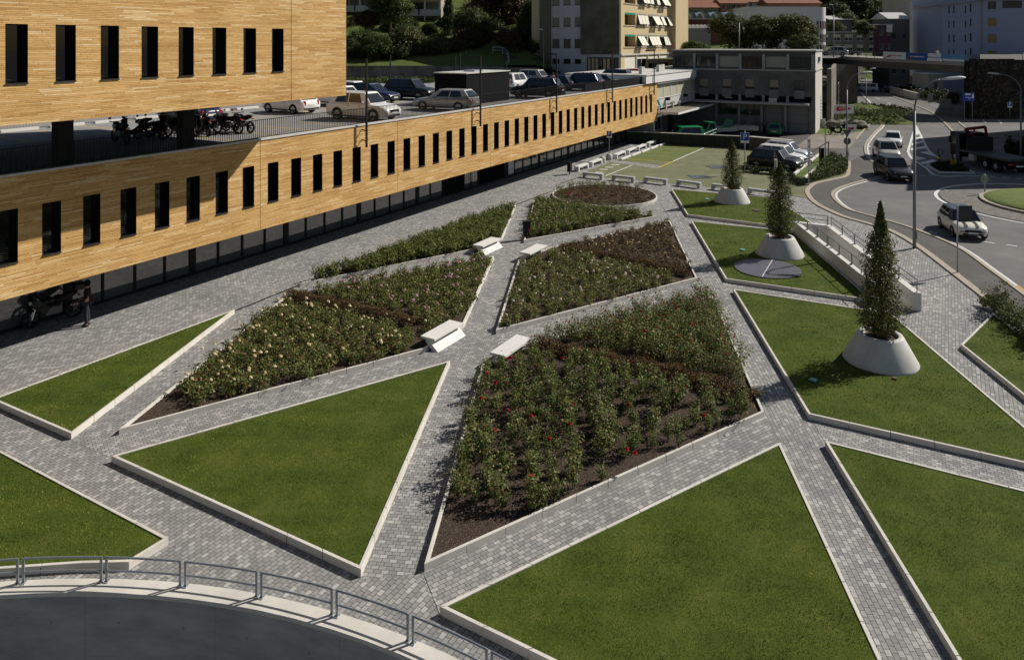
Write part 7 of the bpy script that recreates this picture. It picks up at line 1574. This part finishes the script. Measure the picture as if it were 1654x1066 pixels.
tree(1298, 58, 92, 50, 116, 'olive', 'yellow-green bush at the right end of the grey building roof', base=8.45, cat='shrub'); tree(1122, 68, 92, 42, 118, 'green', 'rounded green hedge bush beside the apartment block', base=8.45, cat='shrub', trunk=False)
i = 0
for px, yt, yb, w_, Y, kd in ((1345, 5, 50, 50, 210, 'dark'), (1378, -12, 45, 56, 225, 'dark'), (1408, -8, 48, 50, 230, 'dark'), (1440, 2, 50, 52, 215, 'green'), (1462, -6, 44, 46, 228, 'dark'), (1362, 22, 55, 38, 185, 'olive'), (1396, 36, 62, 28, 160, 'dark'), (1425, 12, 52, 40, 205, 'dark'), (1350, 36, 60, 24, 172, 'olive'), (1330, -10, 30, 40, 240, 'dark'), (1440, -20, 20, 60, 260, 'dark'), (1392, -25, 15, 70, 270, 'dark')):
    tree(px, yt, yb, w_, Y, kd, 'tree above the bridge road, '+('at the far left of the clump', 'second clump tree with a tall crown', 'broad one in the middle', 'bright green one near the right', 'rightmost beside the beige tower', 'low olive one in front', 'round dark one before the low building', 'dark one behind the gabled building', 'small olive one by the low building', 'high one at the left horizon', 'high one at the right horizon', 'high one on the middle horizon')[i], grp='trees above the bridge road'); i += 1
tree(1440, 112, 140, 30, 200, 'dark', 'dark tree seen under the bridge', base=0); tree(1415, 100, 125, 30, 205, 'green', 'green tree seen under the left end of the bridge', base=0)
# hillside blocks of flats between the trees
def flats(px0, px1, Y, ytop, floors, label, ang=0, fh=2.65, zb=None):
    a = PY(px0, Y); wd_ = (px1-px0)/1200*Y; z0_ = zb if zb else hz(a.x, Y)+.1; T = thing('apartment_block', label, 'building', (a.x, Y, z0_), R(ang))
    n = floors; hs = [(x0, x1, k*fh+.2, k*fh+2.2) for k in range(n) for x0, x1 in ((.4, wd_*.45), (wd_*.52, wd_-.4))]
    block(T, 0, wd_, 0, 10, -1, n*fh, mat('flats_render', (.32, .29, .25), .9, var=.1), hs, roof=M_cap)
    for h in hs: win(T, *h, 0, 1, mat('brown_frame', (.1, .05, .03), .8), sill=False)
    for k in range(n):
        MB().box(-.2, wd_+.2, -1.5, -.003, k*fh-.15, k*fh).build('balcony_slab', mat('pale_balcony', (.5, .46, .4), .85), T)
        b = MB(); b.box(-.2, wd_*.3, -1.55, -1.42, k*fh+.003, k*fh+.95); b.box(wd_*.36, wd_+.2, -1.55, -1.42, k*fh+.003, k*fh+.95); b.build('balcony_parapet', mat('pale_balcony'), T)
        MB().box(wd_*.5, wd_*.5+.15, -1.5, -1.35, k*fh, k*fh+fh-.16).build('column', M_awn, T)
    return T
flats(662, 712, 126, 0, 5, 'block of flats with pale balcony parapets between the trees', zb=ZY(76, 126)); flats(562, 604, 130, 0, 5, 'block of flats partly hidden beside the timber block corner', zb=ZY(68, 130)); flats(735, 778, 150, 0, 5, 'pale block of flats high behind the olive tree', zb=ZY(50, 150))
for k in range(3): house(850+k*14, 862+k*14, (-2, 14, -6)[k], 20, 260, (M_awn, M_or, M_pk)[k], ('pale', 'orange', 'pink')[k]+' far house glimpsed between the dark trees', 2, 1)
